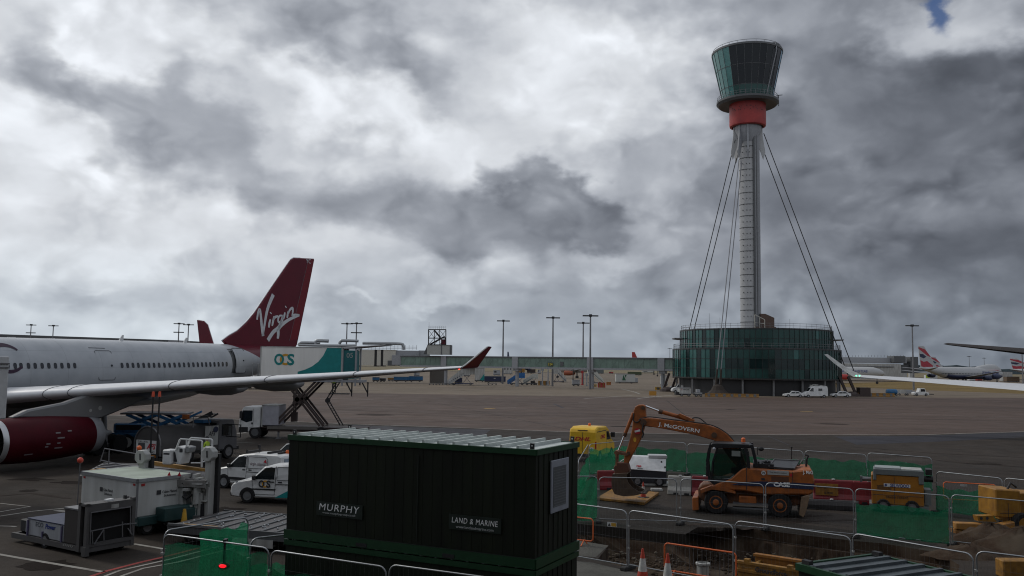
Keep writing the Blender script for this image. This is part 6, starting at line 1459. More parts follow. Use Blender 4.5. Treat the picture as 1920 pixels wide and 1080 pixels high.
# ------------------------------------------------------------------ stacked site cabins
CG = mat('cabin_green', (.010, .0145, .006), .6, dirt=(.0035, .005, .0025), vs=2.2, streak=True, spec=.3)
CGB = mat('cabin_green_trim', (.006, .048, .016), .45, var=.12)
RIBM = mat('ribbed_roof_metal', (.52, .56, .545), .5, dirt=(.38, .42, .41), vs=2.5)
c0 = G(1005, 843, 4.62); c1 = G(543, 815, 4.62); c2 = G(1076, 828, 4.62)
ul = (c1-c0); LCB = Vector((ul.x, ul.y, 0)).length; ul = Vector((ul.x, ul.y, 0)).normalized(); uw = Vector((-ul.y, ul.x, 0))
if uw.y < 0: uw = -uw
WCB = (c2-c0).dot(uw)
def cabin(label, corner, lx, wy, zb, zt, rz, signs=True, name='site_cabin', window=True):
    # local x from the near corner along the long wall, local y away from the viewer
    th = thing(name, label, 'site cabin', (corner.x, corner.y, zb), rz); H = zt-zb
    sx = -1  # long wall runs to local -x
    m = MB(); m.b(-lx, 0, 0, wy, .22, H-.12)
    n = int(lx/.28)
    for i in range(n): x = -lx+.15+i*(lx-.3)/n; m.b(x, x+.16, -.004, 0, .24, H-.14)
    for i in range(int(wy/.28)): y = .15+i*.28; m.b(0, .014, y, y+.12, .24, H-.14)
    wl = m.build('wall', CG, th)
    m = MB(); m.b(-lx-.03, .03, -.04, .03, H-.13, H); m.b(-lx-.03, .03, wy-.03, wy+.04, H-.13, H); m.b(-.03, .045, -.02, wy+.02, H-.129, H-.001); m.b(-lx-.045, -lx+.03, -.02, wy+.02, H-.129, H-.001); m.build('top_rail', CGB, th)
    m = MB(); m.b(-lx-.03, .03, -.05, .03, 0, .22); m.b(-lx-.03, .03, wy-.03, wy+.05, 0, .22); m.b(-.03, .055, -.03, wy+.03, .001, .219); m.b(-lx-.055, -lx+.03, -.03, wy+.03, .001, .219); br_ = m.build('base_rail', CGB, th)
    m = MB()
    for x in (-lx*.66, -lx*.31): m.b(x-.16, x+.16, -.06, -.045, .02, .11)
    m.build('fork_pocket', BLACK, br_)
    m = MB(); m.b(-lx-.04, .04, -.055, -.05, .225, .235); m.build('rail_gap', BLACK, br_)
    m = MB(); m.b(-lx+.02, -.02, .03, wy-.03, H-.06, H-.02)
    k = -lx+.25
    while k < -.1: m.b(k, k+.06, .02, wy-.02, H-.02, H+.06); k += .42
    m.build('roof', RIBM, th)
    for x in (-.12, -lx+.12):
        for y in (.06, wy-.06):
            m = MB(); m.b(x-.05, x+.05, y-.015, y+.015, H, H+.13); lu = m.build('lifting_eye', BLACK, th)
            m = MB(); m.lathe([(.001, 0), (.02, 0)], 8, (x, y-.017, H+.075), 'y'); m.build('eye_hole', WHITE, lu)
    if window:
        m = MB(); y0, y1 = wy*.30, wy*.72; m.b(.02, .06, y0, y1, H*.42, H*.88); wn = m.build('window', mat('upvc_frame', (.30, .32, .37), .4), th, bevel=.01)
        m = MB(); m.b(.06, .066, y0+.10, y1-.18, H*.47, H*.82); m.build('pane', mat('shuttered_pane', (.10, .11, .12), .4), wn)
        m = MB()
        for i in range(14): z = H*(.475+.024*i); m.b(.066, .072, y0+.11, y1-.19, z, z+.012)
        m.build('louvre', mat('louvre_grey', (.16, .17, .18), .5), wn)
    return th
rzc = math.atan2(-ul.y, -ul.x)
zc1 = 2.0
cab1 = cabin('upper dark green site cabin with two sign boards and pale ribbed roof', c0, LCB, WCB, zc1, 4.62, rzc)
cab2 = cabin('lower dark green cabin beneath the one with sign boards', c0, LCB, WCB, .06, zc1-.03, rzc, window=False)
H1 = 4.62-zc1
def wallpt(px, py): # on the long wall of the upper cabin -> local x, z
    n = uw; d = ray(px, py); t = (Vector((c0.x, c0.y, 0))-Vector((0, 0, 0))-Vector((CAM.x, CAM.y, 0))).dot(n)/d.dot(n); p = CAM+d*t-Vector((c0.x, c0.y, zc1)); return -p.dot(ul), p.z
for a, b, name_, url in (((595, 941), (681, 972), 'MURPHY', 'www.murphygroup.co.uk'), ((843, 964), (941, 1000), 'LAND & MARINE', 'www.landandmarine.com')):
    x0, z0 = wallpt(a[0], (a[1]+b[1])/2-4); x1, z1 = wallpt(b[0], (a[1]+b[1])/2+4); zc_ = (z0+z1)/2; hh = .17
    m = MB(); m.b(x0, x1, -.034, -.02, zc_-hh, zc_+hh); sb = m.build('sign_board', mat('sign_green', (.012, .022, .016), .45), cab1)
    lettering(name_, WINK, sb, ((x0+x1)/2, -.036, zc_+.045), (1, 0, 0), (0, 0, 1), width=(x1-x0)*.88, height=.165 if name_ == 'MURPHY' else .125, bold=0, shear=.12, space=1.12)
    lettering(url, mat('pale_lettering', (.5, .52, .52), .5), sb, ((x0+x1)/2, -.036, zc_-.10), (1, 0, 0), (0, 0, 1), width=(x1-x0)*.72, height=.062)
m = MB(); x_, z_ = wallpt(784, 920); m.b(x_-.01, x_+.01, -.03, -.018, .3, H1-.3); m.build('panel_joint', mat('joint_green', (.012, .02, .014), .5), cab1)
# cabin at the lower right
d0 = G(1497, 1056, 2.5); d1 = G(1640, 1038, 2.5); d2 = G(1800, 1079, 2.5)
u1 = Vector(((d1-d0).x, (d1-d0).y, 0)); ww_ = u1.length; u1.normalize()
u2 = Vector((u1.y, -u1.x, 0))
dr_ = thing('site_cabin', 'green cabin with a dark ribbed roof at the bottom right corner', 'site cabin', (d0.x, d0.y, 0), math.atan2(u2.y, u2.x))
m = MB(); m.b(0, 6, 0, ww_, .2, 2.38); m.build('wall', CG, dr_)
m = MB(); m.b(-.03, 6, -.05, .03, 2.36, 2.5); m.b(-.03, 6, ww_-.03, ww_+.05, 2.36, 2.5); m.b(-.05, .03, -.04, ww_+.04, 2.361, 2.499); m.build('top_rail', CGB, dr_)
m = MB(); m.b(0, 6, .03, ww_-.03, 2.44, 2.47)
for i in range(14): x = .35+i*.42; m.b(x, x+.09, .03, ww_-.03, 2.47, 2.53)
m.build('roof', mat('dark_ribbed_roof', (.085, .105, .115), .5, dirt=(.05, .06, .07), vs=2), dr_)
for y in (.1, ww_-.1): m = MB(); m.b(.05, .25, y-.06, y+.06, 2.5, 2.58); m.build('corner_casting', BLACK, dr_)
m = MB(); m.b(-.03, 6, -.05, .03, 0, .2); m.build('base_rail', CGB, dr_)
# ------------------------------------------------------------------ fence panels
NET = bpy.data.materials.new('green_netting'); NET.use_nodes = True
t = NET.node_tree; bs = t.nodes['Principled BSDF']; bs.inputs['Base Color'].default_value = (.012, .19, .085, 1); bs.inputs['Roughness'].default_value = .8
tcx = t.nodes.new('ShaderNodeTexCoord'); nz_ = t.nodes.new('ShaderNodeTexNoise'); nz_.inputs['Scale'].default_value = 2.2; nz_.inputs['Detail'].default_value = 5; t.links.new(tcx.outputs['Object'], nz_.inputs[0])
rp = t.nodes.new('ShaderNodeValToRGB'); rp.color_ramp.elements[0].position = .35; rp.color_ramp.elements[1].position = .62; rp.color_ramp.elements[0].color = (.006, .075, .038, 1); rp.color_ramp.elements[1].color = (.020, .20, .10, 1); t.links.new(nz_.outputs[0], rp.inputs[0]); t.links.new(rp.outputs[0], bs.inputs['Base Color'])
tr_ = t.nodes.new('ShaderNodeBsdfTransparent'); tr_.inputs[0].default_value = (.55, .9, .7, 1); tl_ = t.nodes.new('ShaderNodeBsdfTranslucent'); tl_.inputs[0].default_value = (.02, .30, .14, 1)
a1_ = t.nodes.new('ShaderNodeMixShader'); a1_.inputs[0].default_value = .45; t.links.new(bs.outputs[0], a1_.inputs[1]); t.links.new(tl_.outputs[0], a1_.inputs[2])
a2_ = t.nodes.new('ShaderNodeMixShader'); a2_.inputs[0].default_value = .42; t.links.new(a1_.outputs[0], a2_.inputs[1]); t.links.new(tr_.outputs[0], a2_.inputs[2]); t.links.new(a2_.outputs[0], t.nodes['Material Output'].inputs['Surface'])
def fence(p0, p1, label, grp, net=None, h=1.88, foot=True, clamp=True):
    p0 = Vector((p0.x, p0.y, 0)); p1 = Vector((p1.x, p1.y, 0)); W = (p1-p0).length
    th = thing('fence_panel', label, 'fence panel', p0, math.atan2((p1-p0).y, (p1-p0).x), grp); rf = random.Random(len(label)*7+int(p0.x*10)); th.rotation_euler.x = rf.uniform(-.025, .02)
    r = .19; top = [(.03, 0, .08), (.03, 0, h-r)]+[(.03+r-r*math.cos(PI/2*i/4), 0, h-r+r*math.sin(PI/2*i/4)) for i in range(1, 5)]+[(W-.03-r+r*math.sin(PI/2*i/4), 0, h-r+r*math.cos(PI/2*i/4)) for i in range(0, 5)]+[(W-.03, 0, .08)]
    m = MB(); m.tube(top, .023, 7); m.tube([(.03, 0, .16), (W-.03, 0, .16)], .02, 6); fr_ = m.build('frame', STEEL, th, 60)
    m = MB(); k = .15
    while k < W-.1: m.bar((k, 0, .16), (k, 0, h-.02), .002, .002); k += .13
    for z in (.55, 1.0, 1.45): m.bar((.03, 0, z), (W-.03, 0, z), .003, .003)
    m.build('wire_mesh', DSTEEL, th)
    if foot: m = MB(); m.b(-.12, .12, -.33, .33, 0, .13); m.build('foot_block', mat('foot_rubber', (.03, .03, .03), .85), th, bevel=.03)
    if clamp: m = MB(); m.b(-.05, .05, -.035, .035, h*.72, h*.72+.05); m.b(-.05, .05, -.035, .035, h*.35, h*.35+.05); m.build('clamp', DWHITE, th)
    if net:
        x0, x1, z0, z1 = net; m = MB(); nx, nz = 22, 10; g = []
        rnd = random.Random(hash((round(p0.x, 1), 3)) % 999)
        ph = rnd.uniform(0, 6)
        for j in range(nz+1):
            row = []
            for i in range(nx+1):
                u, v_ = i/nx, j/nz; x = (x0+(x1-x0)*u)*W; sag = (.04*math.sin(u*PI*3+ph)+.02*math.sin(u*PI*7+2*ph)+.03*abs(math.sin(u*PI*4+ph)))*v_**3+.03*math.sin(u*17+ph)*v_
                row.append(m.v((x, -.04+.035*math.sin(u*13+v_*5+ph)+.03*math.sin(u*29-v_*9+ph*2)+.016*rnd.uniform(-1, 1), z0+(z1-z0)*v_-sag)))
            g.append(row)
        for j in range(nz):
            for i in range(nx): m.f([g[j][i], g[j][i+1], g[j+1][i+1], g[j+1][i]])
        m.build('netting', NET, th, 180)
    return th
HF = 1.88
def top(px, py, h=HF): return G(px, py, h)
near = [((1000, 934), (1077, 943.5), (1177, 957)), ]
g1 = 'fence panels along the near side of the trench'
fence(top(1000, 934), top(1178, 957.5), 'fence panel with small yellow sign, beside the stacked cabins', g1)
fence(top(1178, 956.5), top(1376, 984), 'fence panel in front of the concrete slab end, above the tall cones', g1)
fence(top(1377, 976), top(1597, 1007), 'fence panel in front of the yellow trench box', g1)
fence(top(1598, 999.5), top(1827, 1039), 'fence panel behind the ribbed cabin roof at the bottom right', g1)
fence(top(1828, 1032.5), top(2060, 1061), 'fence panel nearest the bottom right corner of view', g1)
g2 = 'fence panels beside the excavator'
fence(top(1122, 894.5), top(1270, 898), 'fence panel in front of the excavator bucket', g2)
fence(top(1275, 897.5), top(1433, 908), 'fence panel in front of the excavator front wheel', g2)
fence(top(1434, 905), top(1601, 917), 'fence panel in front of the excavator rear wheel', g2)
fence(top(1602, 916), top(1781, 930), 'green netted fence panel in front of the yellow pump', g2, (.02, .98, .12, 1.36))
fence(top(1782, 927), top(1970, 944), 'fence panel in front of the yellow digger arm', g2)
g3 = 'fence panels on the far edge of the works'
fence(top(1104, 833), top(1190, 824.5), 'green netted fence panel beside the yellow van', g3, (0, 1, .1, 1.55))
fence(top(1191, 826), top(1287, 830.5), 'green netted fence panel behind the excavator boom', g3, (0, 1, .1, 1.45))
fence(top(1288, 832), top(1392, 838), 'green netted fence panel behind the excavator cab', g3, (0, 1, .1, 1.4))
fence(top(1393, 838), top(1507, 846), 'green netted fence panel behind the excavator engine cover', g3, (0, 1, .1, 1.35))
fence(top(1508, 845), top(1625, 852.5), 'green netted fence panel between the excavator and the yellow pump', g3, (0, 1, .1, 1.48))
fence(top(1626, 849), top(1748, 858), 'green netted fence panel behind the yellow pump', g3, (0, 1, .1, 1.52))
fence(top(1754, 884), top(1880, 897), 'green netted fence panel right of the yellow pump', g3, (0, 1, .1, 1.2))
fence(top(1881, 896), top(2010, 910), 'fence panel in the far run cut by the right edge', g3, (0, 1, .1, 1.0))
g4 = 'netted fence panels beside the stacked cabins'
fence(top(1086, 864), top(1104, 833.5), 'short netted fence panel end-on beside the yellow van', g4, (0, 1, .1, 1.3))
fence(top(1040, 893), top(1121, 893), 'green netted fence panel between the cabins and the excavator bucket', g4, (.0, .98, .05, 1.8))
g5 = 'fence panels in front of the stacked cabins'
fence(top(308, 1001), top(508, 1028), 'green netted fence panel carrying the red lamp', g5, (.03, .99, .1, 1.72))
fence(top(509, 1031), top(728, 1063), 'netted fence panel in front of the lower cabin left half', g5, (.0, 1, .1, 1.45))
fence(top(729, 1058), top(1000, 1094), 'fence panel at the bottom in front of the lower cabin right half', g5, (.0, 1, .1, 1.2))
fence(top(307, 995), top(467, 969.5), 'netted fence panel angled back towards the yellow cone', g5, (.40, 1, .1, 1.7))
fence(top(468, 1010), top(560, 1000), 'partly netted fence panel half hidden behind the cabins', g5, (0, 1, .1, 1.2))
# lamp hung on the fence
p = top(424, 1015, HF); t_ = thing('hazard_lamp', 'glowing red lamp hung on the green netted fence', 'lamp', (p.x, p.y-.1, 1.35))
m = MB(); m.b(-.025, .025, -.02, .02, .0, .56); m.b(-.04, .04, -.03, .14, .50, .6); m.build('hanger', BLACK, t_)
m = MB(); m.sph((0, 0, -.06), .09, 16, 10, (1.75, .7, .95)); m.build('casing', mat('lamp_casing', (.12, .01, .01), .4), t_)
m = MB(); m.sph((-.01, -.045, -.06), .07, 16, 10, (1.5, .5, .7)); m.build('lens', mat('red_glow', (.5, .01, .01), .3, emit=(1, .015, .025, 1.1)), t_)
# sign on the fence
p = top(1146, 953, HF); t_ = thing('warning_sign', 'small yellow and white warning sign tied to trench fence', 'sign', (p.x+.02, p.y-.06, G(1146, 983, 0).z))
q = PL(1146, 983.5, p.y-.06); t_.location.z = q.z; t_.rotation_euler.z = -.5
m = MB(); m.b(-.16, .16, -.01, 0, -.07, .07); m.build('board', WHITE, t_)
m = MB(); m.b(-.02, .15, -.014, -.01, -.055, .055); m.build('yellow_field', YELLOW, t_)
m = MB(); m.prism([(-.14, -.014, -.05), (-.04, -.014, -.05), (-.09, -.014, .045)], (0, -.003, 0)); m.build('triangle', INK, t_)
# ------------------------------------------------------------------ traffic cones and pedestrian barriers
cone('tall red and white cone at the bottom beside the trench', G(1205, 1092), 1.0)
cone('white topped traffic cone behind the orange barrier at the bottom', G(1252, 1102), 1.0)
cone('small traffic cone standing on the yellow plate by the bucket', G(1206, 938)+Vector((0, 0, .13)), .75)
def barrier(label, p0, p1, h=1.0, sag=.18):
    p0 = Vector((p0.x, p0.y, 0)); p1 = Vector((p1.x, p1.y, 0)); W = (p1-p0).length
    th = thing('pedestrian_barrier', label, 'barrier', p0, math.atan2((p1-p0).y, (p1-p0).x), 'orange pedestrian barriers')
    r = .12; m = MB(); pts = [(0, 0, sag+r), (0, 0, h-r)]+[(r-r*math.cos(PI/2*i/4), 0, h-r+r*math.sin(PI/2*i/4)) for i in range(1, 5)]+[(W-r+r*math.sin(PI/2*i/4), 0, h-r+r*math.cos(PI/2*i/4)) for i in range(5)]+[(W-r+r*math.cos(PI/2*i/4), 0, sag+r-r*math.sin(PI/2*i/4)) for i in range(5)]+[(r-r*math.sin(PI/2*i/4), 0, sag+r-r*math.cos(PI/2*i/4)) for i in range(5)]
    m.tube(pts, .026, 7); m.build('frame', ORANGEB, th, 60)
    m = MB(); k = .14
    while k < W-.1: m.cyl((k, 0, sag), (k, 0, h), .007, .007, 4); k += .14
    m.build('bars', DSTEEL, th)
    for x in (.35, W-.35): m = MB(); m.bar((x, -.28, .02), (x, 0, sag+.03), .03, .03); m.bar((x, .28, .02), (x, 0, sag+.03), .03, .03); m.build('foot', ORANGEB, th)
    return th
b1 = barrier('orange barrier standing on the pale slab beside the stacked cabins', G(1000, 968, .85), G(1112, 980, .85), .98); b1.location.z = 0
b2 = barrier('orange barrier in front of the trench behind the two tall cones', G(1246, 1018, 1.0), G(1380, 1037, 1.0)); b2.location.z = 0
# ------------------------------------------------------------------ yellow delivery van behind the works
th = thing('delivery_van', 'tall yellow delivery van with red lettering beyond the green netting', 'van', (0, 0, 0), 0)
YV = mat('van_yellow', (.74, .46, .02), .4, dirt=(.62, .37, .02), vs=1.5)
q = G(1092, 866); th.location = (q.x, q.y, 0); th.rotation_euler.z = math.radians(68)
# rear at local x=0 facing the viewer, right-hand flank at -y
B = Body(th, 1.95, 1.2, .035)
B.shell([(0, .35), (0, 2.0), (.12, 2.24), (.6, 2.36), (2.7, 2.30), (3.2, 2.1), (3.8, 1.4), (4.6, 1.1), (4.7, .8), (4.65, .35)], YV, bevel=.08)
for v in (): pass
B.panel([(2.6, 1.35), (2.6, 1.95), (3.1, 1.95), (3.6, 1.35)], GLASS, 'side_window'); B.front((3.78, 1.42), (3.25, 2.04), GLASS, 'windscreen', .12, -.01)
B.panel([(.3, 2.0), (.3, 2.05), (2.5, 2.05), (2.5, 2.0)], BLACK, 'roof_rail'); B.seam([(2.5, .5), (2.5, 2.1)])
lettering('DHL', REDINK, th, (-.012, .0, 1.55), (0, -1, 0), (0, 0, 1), width=1.15, height=.26, shear=.3, bold=.03)
lettering('DHL', REDINK, th, B.side(1.6, 1.65, .01), (1, 0, 0), (0, 0, 1), width=1.1, height=.26, shear=.3, bold=.03)
m = MB(); m.b(-.02, .02, -.01, .01, .5, 2.0); m.build('door_gap', INK, th); m = MB(); m.b(-.02, .03, -.35, .35, 2.1, 2.15); m.build('brake_light', BLACK, th)
m = MB(); m.b(-.02, 0, -.78, -.52, .75, 1.0); pl_ = m.build('number_square', WHITE, th); lettering('3', INK, pl_, (-.022, -.65, .875), (0, -1, 0), (0, 0, 1), height=.18)
for y in (-.98, .9): m = MB(); m.b(-.02, .03, y, y+.09, .9, 1.4); m.build('tail_light', mat('tail_red', (.35, .02, .02), .3), th)
m = MB(); m.b(-.12, .1, -1.0, 1.0, .35, .55); m.build('bumper', BLACK, th)
m = MB(); m.lathe([(.09, 2.55), (.09, 2.68), (.05, 2.74), (.01, 2.74)], 10, (1.6, 0, -.2)); m.build('beacon', ORANGEB, th)
m = MB(); m.b(3.3, 3.45, -1.35, -1.05, 1.5, 1.85); m.build('mirror', BLACK, th, bevel=.03)
B.wheels((.9, 3.8), .34)
# ------------------------------------------------------------------ excavator
YE = 40.3
EAN = math.radians(-15.2); ORG3 = G(1408, 967.5)+Vector((.26, .96, 0))*1.22; EN = Vector((-math.sin(EAN), math.cos(EAN), 0))
def ex(px, py):
    d = ray(px, py); t = (ORG3-CAM).dot(EN)/d.dot(EN); p = CAM+d*t-ORG3; return p.x*math.cos(EAN)+p.y*math.sin(EAN), p.z
exc = thing('excavator', 'orange wheeled excavator with raised arm and bucket resting on yellow plate', 'excavator', ORG3, EAN)
E = ex
def EP(P): return [E(*p) for p in P]
# undercarriage
m = MB(); m.xz(EP([(1310, 912), (1318, 905), (1345, 902), (1372, 910), (1500, 912), (1515, 918), (1512, 938), (1490, 944), (1325, 938), (1312, 930)]), -.75, .75); m.build('undercarriage', mat('dirty_orange', (.26, .10, .04), .6, dirt=(.10, .05, .03), vs=4), exc, bevel=.04)
m = MB(); m.xz(EP([(1316, 912), (1335, 905), (1362, 908), (1380, 915), (1380, 919), (1360, 914), (1337, 911), (1318, 918)]), -1.25, -.75); m.build('mudguard', ORANGEP, exc)
m = MB(); x0, z0 = E(1386, 936); x1, z1 = E(1418, 925); m.b(x0, x1, -1.15, -.7, z0, z1); m.build('tool_box', ORANGEP, exc, bevel=.03)
m = MB(); x0, z0 = E(1375, 936); x1, z1 = E(1452, 939); m.b(x0, x1, -1.2, -.8, z0-.05, z0+.02); m.b(x0, x1, -1.2, -.8, E(0+1400, 947)[1], E(1400, 947)[1]+.05); m.build('step', DSTEEL, exc)
m = MB(); m.xz(EP([(1301, 926), (1312, 925), (1313, 949), (1302, 950)]), -1.25, 1.25); m.build('front_outrigger', ORANGEP, exc, bevel=.03)
m = MB(); m.xz(EP([(1496, 958), (1500, 925), (1511, 921), (1515, 924), (1509, 950), (1504, 962)]), -1.25, 1.25); m.build('dozer_blade', mat('worn_blade', (.24, .16, .10), .6, dirt=(.12, .08, .05)), exc, bevel=.02)
xf, zf = E(1344.5, 941); xr_, zr_ = E(1461, 944)
for x in (xf, xr_):
    for sd in (-1, 1): wheel(exc, x, sd*1.0, .52, .52, .46, sd, ORANGEP, 22, .56, True)
    m = MB(); m.cyl((x, -.8, .52), (x, .8, .52), .16, .16, 10); m.build('axle', BLACK, exc)
# turntable and upper body
m = MB(); x, z = E(1412, 914); m.cyl((x, 0, z-.12), (x, 0, z+.14), .75, .75, 20); m.build('turntable', BLACK, exc)
m = MB(); m.xz(EP([(1334, 906), (1350, 899), (1371, 892), (1384, 880), (1392, 873.5), (1400, 871.5), (1410, 873), (1484, 878), (1505, 875.5), (1520, 876), (1524, 896), (1522, 917), (1515, 921), (1432, 921), (1395, 914), (1342, 911)]), -1.22, 1.22); eb = m.build('engine_cover', ORANGEP, exc, bevel=.06)
m = MB(); m.xz(EP([(1372, 902.5), (1392, 898), (1425, 896.3), (1470, 898), (1523, 900.5), (1522, 911), (1485, 909), (1440, 905.5), (1400, 904)]), -1.245, -1.2); st_ = m.build('blue_stripe', NAVY, eb)
x, z = E(1464, 902); lettering('CASE', WINK, st_, (x, -1.247, z), (1, 0, 0), (0, 0, 1), width=.68, height=.20, bold=.04)
x, z = E(1516, 881); lettering('J. McG', WINK, eb, (x-.10, -1.232, z), (1, 0, 0), (0, 0, -.0+1), width=.42, height=.20, bold=.03); x, z = E(1516, 896); lettering('CASE', WINK, eb, (x+.12, -.75, z-.02), (.001, -1, 0), (0, 0, 1), width=.6, height=.22, bold=.04)
for o_ in (): pass
m = MB(); x0, z0 = E(1438, 884); x1, z1 = E(1477, 877.5); m.b(x0, x1, -1.236, -1.22, z0, z1); np_ = m.build('name_plate', DWHITE, eb); lettering('The smart option', INK, np_, ((x0+x1)/2, -1.238, (z0+z1)/2), (1, 0, 0), (0, 0, 1), width=(x1-x0)*.8, height=.07)
m = MB(); x, z = E(1431, 881); m.lathe([(.01, 0), (.1, 0), (.1, .014)], 16, (x, -1.236, z), 'y', True); rd = m.build('roundel', WHITE, eb); lettering('75', INK, rd, (x, -1.24, z), (1, 0, 0), (0, 0, 1), height=.10, bold=.02)
m = MB(); x0, z0 = E(1445, 896); x1, z1 = E(1477, 888.5); m.b(x0, x1, -1.23, -1.215, z0, z1); m.build('grille', mat('grille_brown', (.10, .04, .02), .6), eb)
m = MB(); x0, z0 = E(1427, 894); x1, z1 = E(1433.5, 890.5); m.b(x0, x1, -1.23, -1.215, z0, z1); m.build('latch', INK, eb); m = MB(); x, z = E(1481, 885); m.b(x-.05, x+.05, -1.232, -1.21, z-.06, z+.06); m.build('warning_label', REDINK, eb)
m = MB(); P = EP([(1400, 871.5), (1400, 912)]); m.tube([(x, -1.225, z) for x, z in P], .014, 4); P = EP([(1484, 879), (1484, 905)]); m.tube([(x, -1.225, z) for x, z in P], .012, 4); m.build('panel_gap', INK, eb)
m = MB(); x0, z0 = E(1412, 873); x1, z1 = E(1450, 866); m.b(x0, x1, -.9, 1.0, z0-.1, z1-.02)
rnd = random.Random(6)
for i in range(12): x = x0+(x1-x0)*rnd.random(); m.b(x-.04, x+.04, rnd.uniform(-.8, 0), .2, z1-.05, z1+rnd.uniform(.0, .1))
m.build('engine_bay', BLACK, eb)
m = MB(); P = EP([(1441, 874), (1452, 868), (1500, 871), (1488, 878)]); (xa, za), (xb, zb_), (xc, zc_), (xd_, zd_) = P
m.prism([(xa, -.95, za+.03), (xd_, -.95, zd_+.05), (xc, .5, zc_+.06), (xb, .5, zb_+.04)], (0, 0, .05)); m.build('cooling_hood', mat('hood_black', (.03, .032, .036), .35), eb)
m = MB(); m.tube([(xa, -.96, za+.10), (xb, .52, zb_+.11), (xc, .52, zc_+.13)], .03, 5); m.build('hood_rail', DSTEEL, eb)
m = MB(); m.tube([(*[E(1512, 872)[0]], .2, E(1512, 872)[1]-.1), (E(1513, 862)[0], .2, E(1513, 862)[1]), (E(1516, 855)[0], .2, E(1516, 855)[1]), (E(1510, 853)[0], .2, E(1510, 853)[1])], .05, 8); m.build('exhaust', BLACK, eb)
x, z = E(1488, 874); m = MB(); m.tube([(x, .3, z), (x+.25, .3, z+.02), (x+.42, .3, z+.28)], .04, 6); m.build('handrail', DSTEEL, eb)
x, z = E(1485.5, 842); m = MB(); m.cyl((x, .9, E(1485, 872)[1]), (x, .9, z), .022, .022, 6); m.sph((x, .9, z), .05, 8, 6); m.build('aerial', BLACK, eb)
# cab
CB = mat('cab_black', (.016, .017, .019), .4)
Y0, Y1 = -1.15, -.05
def cabpost(mb, pts, y, w=.10):
    P = EP(pts)
    for a, b in zip(P[:-1], P[1:]): mb.bar((a[0], y, a[1]), (b[0], y, b[1]), w, w)
for y in (Y0, Y1):
    m = MB(); cabpost(m, [(1335, 829), (1331, 842), (1328, 862), (1330, 880), (1333, 897)], y, .11); cabpost(m, [(1396, 832), (1402, 850), (1404, 872)], y, .13); cabpost(m, [(1409, 830), (1414, 850), (1418, 869)], y, .12)
    cabpost(m, [(1346, 838), (1338, 862), (1336, 896)], y, .07); m.build('cab_frame', CB, exc)
m = MB(); m.xz(EP([(1334, 830), (1337, 827), (1345, 826.5), (1404, 829), (1410, 832), (1409, 836), (1346, 837), (1336, 834)]), Y0-.06, Y1+.06); m.build('cab_roof', CB, exc, bevel=.03)
m = MB(); m.xz(EP([(1333, 897), (1336, 893), (1370, 892), (1392, 873), (1404, 871), (1404, 880), (1370, 900), (1340, 903)]), Y0-.02, Y1); m.build('cab_sill', CB, exc)
CGL = bpy.data.materials.new('cab_window_glass'); CGL.use_nodes = True; tt = CGL.node_tree; bb = tt.nodes['Principled BSDF']; bb.inputs['Base Color'].default_value = (.012, .02, .018, 1); bb.inputs['Roughness'].default_value = .06
trn = tt.nodes.new('ShaderNodeBsdfTransparent'); trn.inputs[0].default_value = (.5, .6, .56, 1); ms_ = tt.nodes.new('ShaderNodeMixShader'); ms_.inputs[0].default_value = .55; tt.links.new(bb.outputs[0], ms_.inputs[1]); tt.links.new(trn.outputs[0], ms_.inputs[2]); tt.links.new(ms_.outputs[0], tt.nodes['Material Output'].inputs['Surface'])
m = MB(); m.xz(EP([(1346, 838), (1395, 837), (1402, 856), (1402, 871), (1392, 873), (1370, 891), (1337, 894), (1338, 862)]), Y0-.012, Y0); m.build('door_glass', CGL, exc)
m = MB(); (xa, za), (xb, zb_) = E(1335, 831), E(1329, 892); m.prism([(xa, Y0, za), (xa, Y1, za), (E(1328, 862)[0], Y1, E(1328, 862)[1]), (E(1328, 862)[0], Y0, E(1328, 862)[1])], (.012, 0, 0)); m.build('windscreen', CGL, exc)
m = MB(); m.b(*[E(1373, 0+853)[0], E(1389, 853)[0]], Y0-.03, Y0-.012, E(1380, 851)[1], E(1380, 841)[1]); m.build('window_notice', mat('notice_grey', (.20, .22, .21), .5), exc)
m = MB(); x, z = E(1375, 880); m.b(x-.1, x+.35, -.9, -.3, z-.1, z+.15); m.b(x+.2, x+.36, -.9, -.3, z+.1, z+.85); m.b(x+.24, x+.36, -.72, -.48, z+.85, z+1.05); m.build('seat', mat('seat_fabric', (.03, .03, .032), .9), exc, bevel=.05)
x, z = E(1394, 823); m = MB(); m.lathe([(.09, z-.10), (.09, z+.06), (.05, z+.1), (.01, z+.1)], 10, (x, -.6, 0)); m.build('beacon', ORANGEB, exc)
m = MB(); x, z = E(1424, 838); m.tube([(x-.1, -1.2, z-.25), (x-.1, -1.2, z+.08), (x+.02, -1.2, z+.1)], .02, 5); m.sph((x+.06, -1.22, z+.02), .13, 10, 6, (1, .5, .75)); m.build('mirror', BLACK, exc)
m = MB(); x, z = E(1341, 837); m.sph((x, Y0-.08, z), .07, 8, 6); m.build('work_lamp', mat('lamp_glass', (.4, .42, .45), .15), exc)
m = MB(); x, z = E(1327, 884); m.b(x-.1, x+.02, .2, .6, z-.25, z+.22); m.build('mirror', BLACK, exc, bevel=.02)
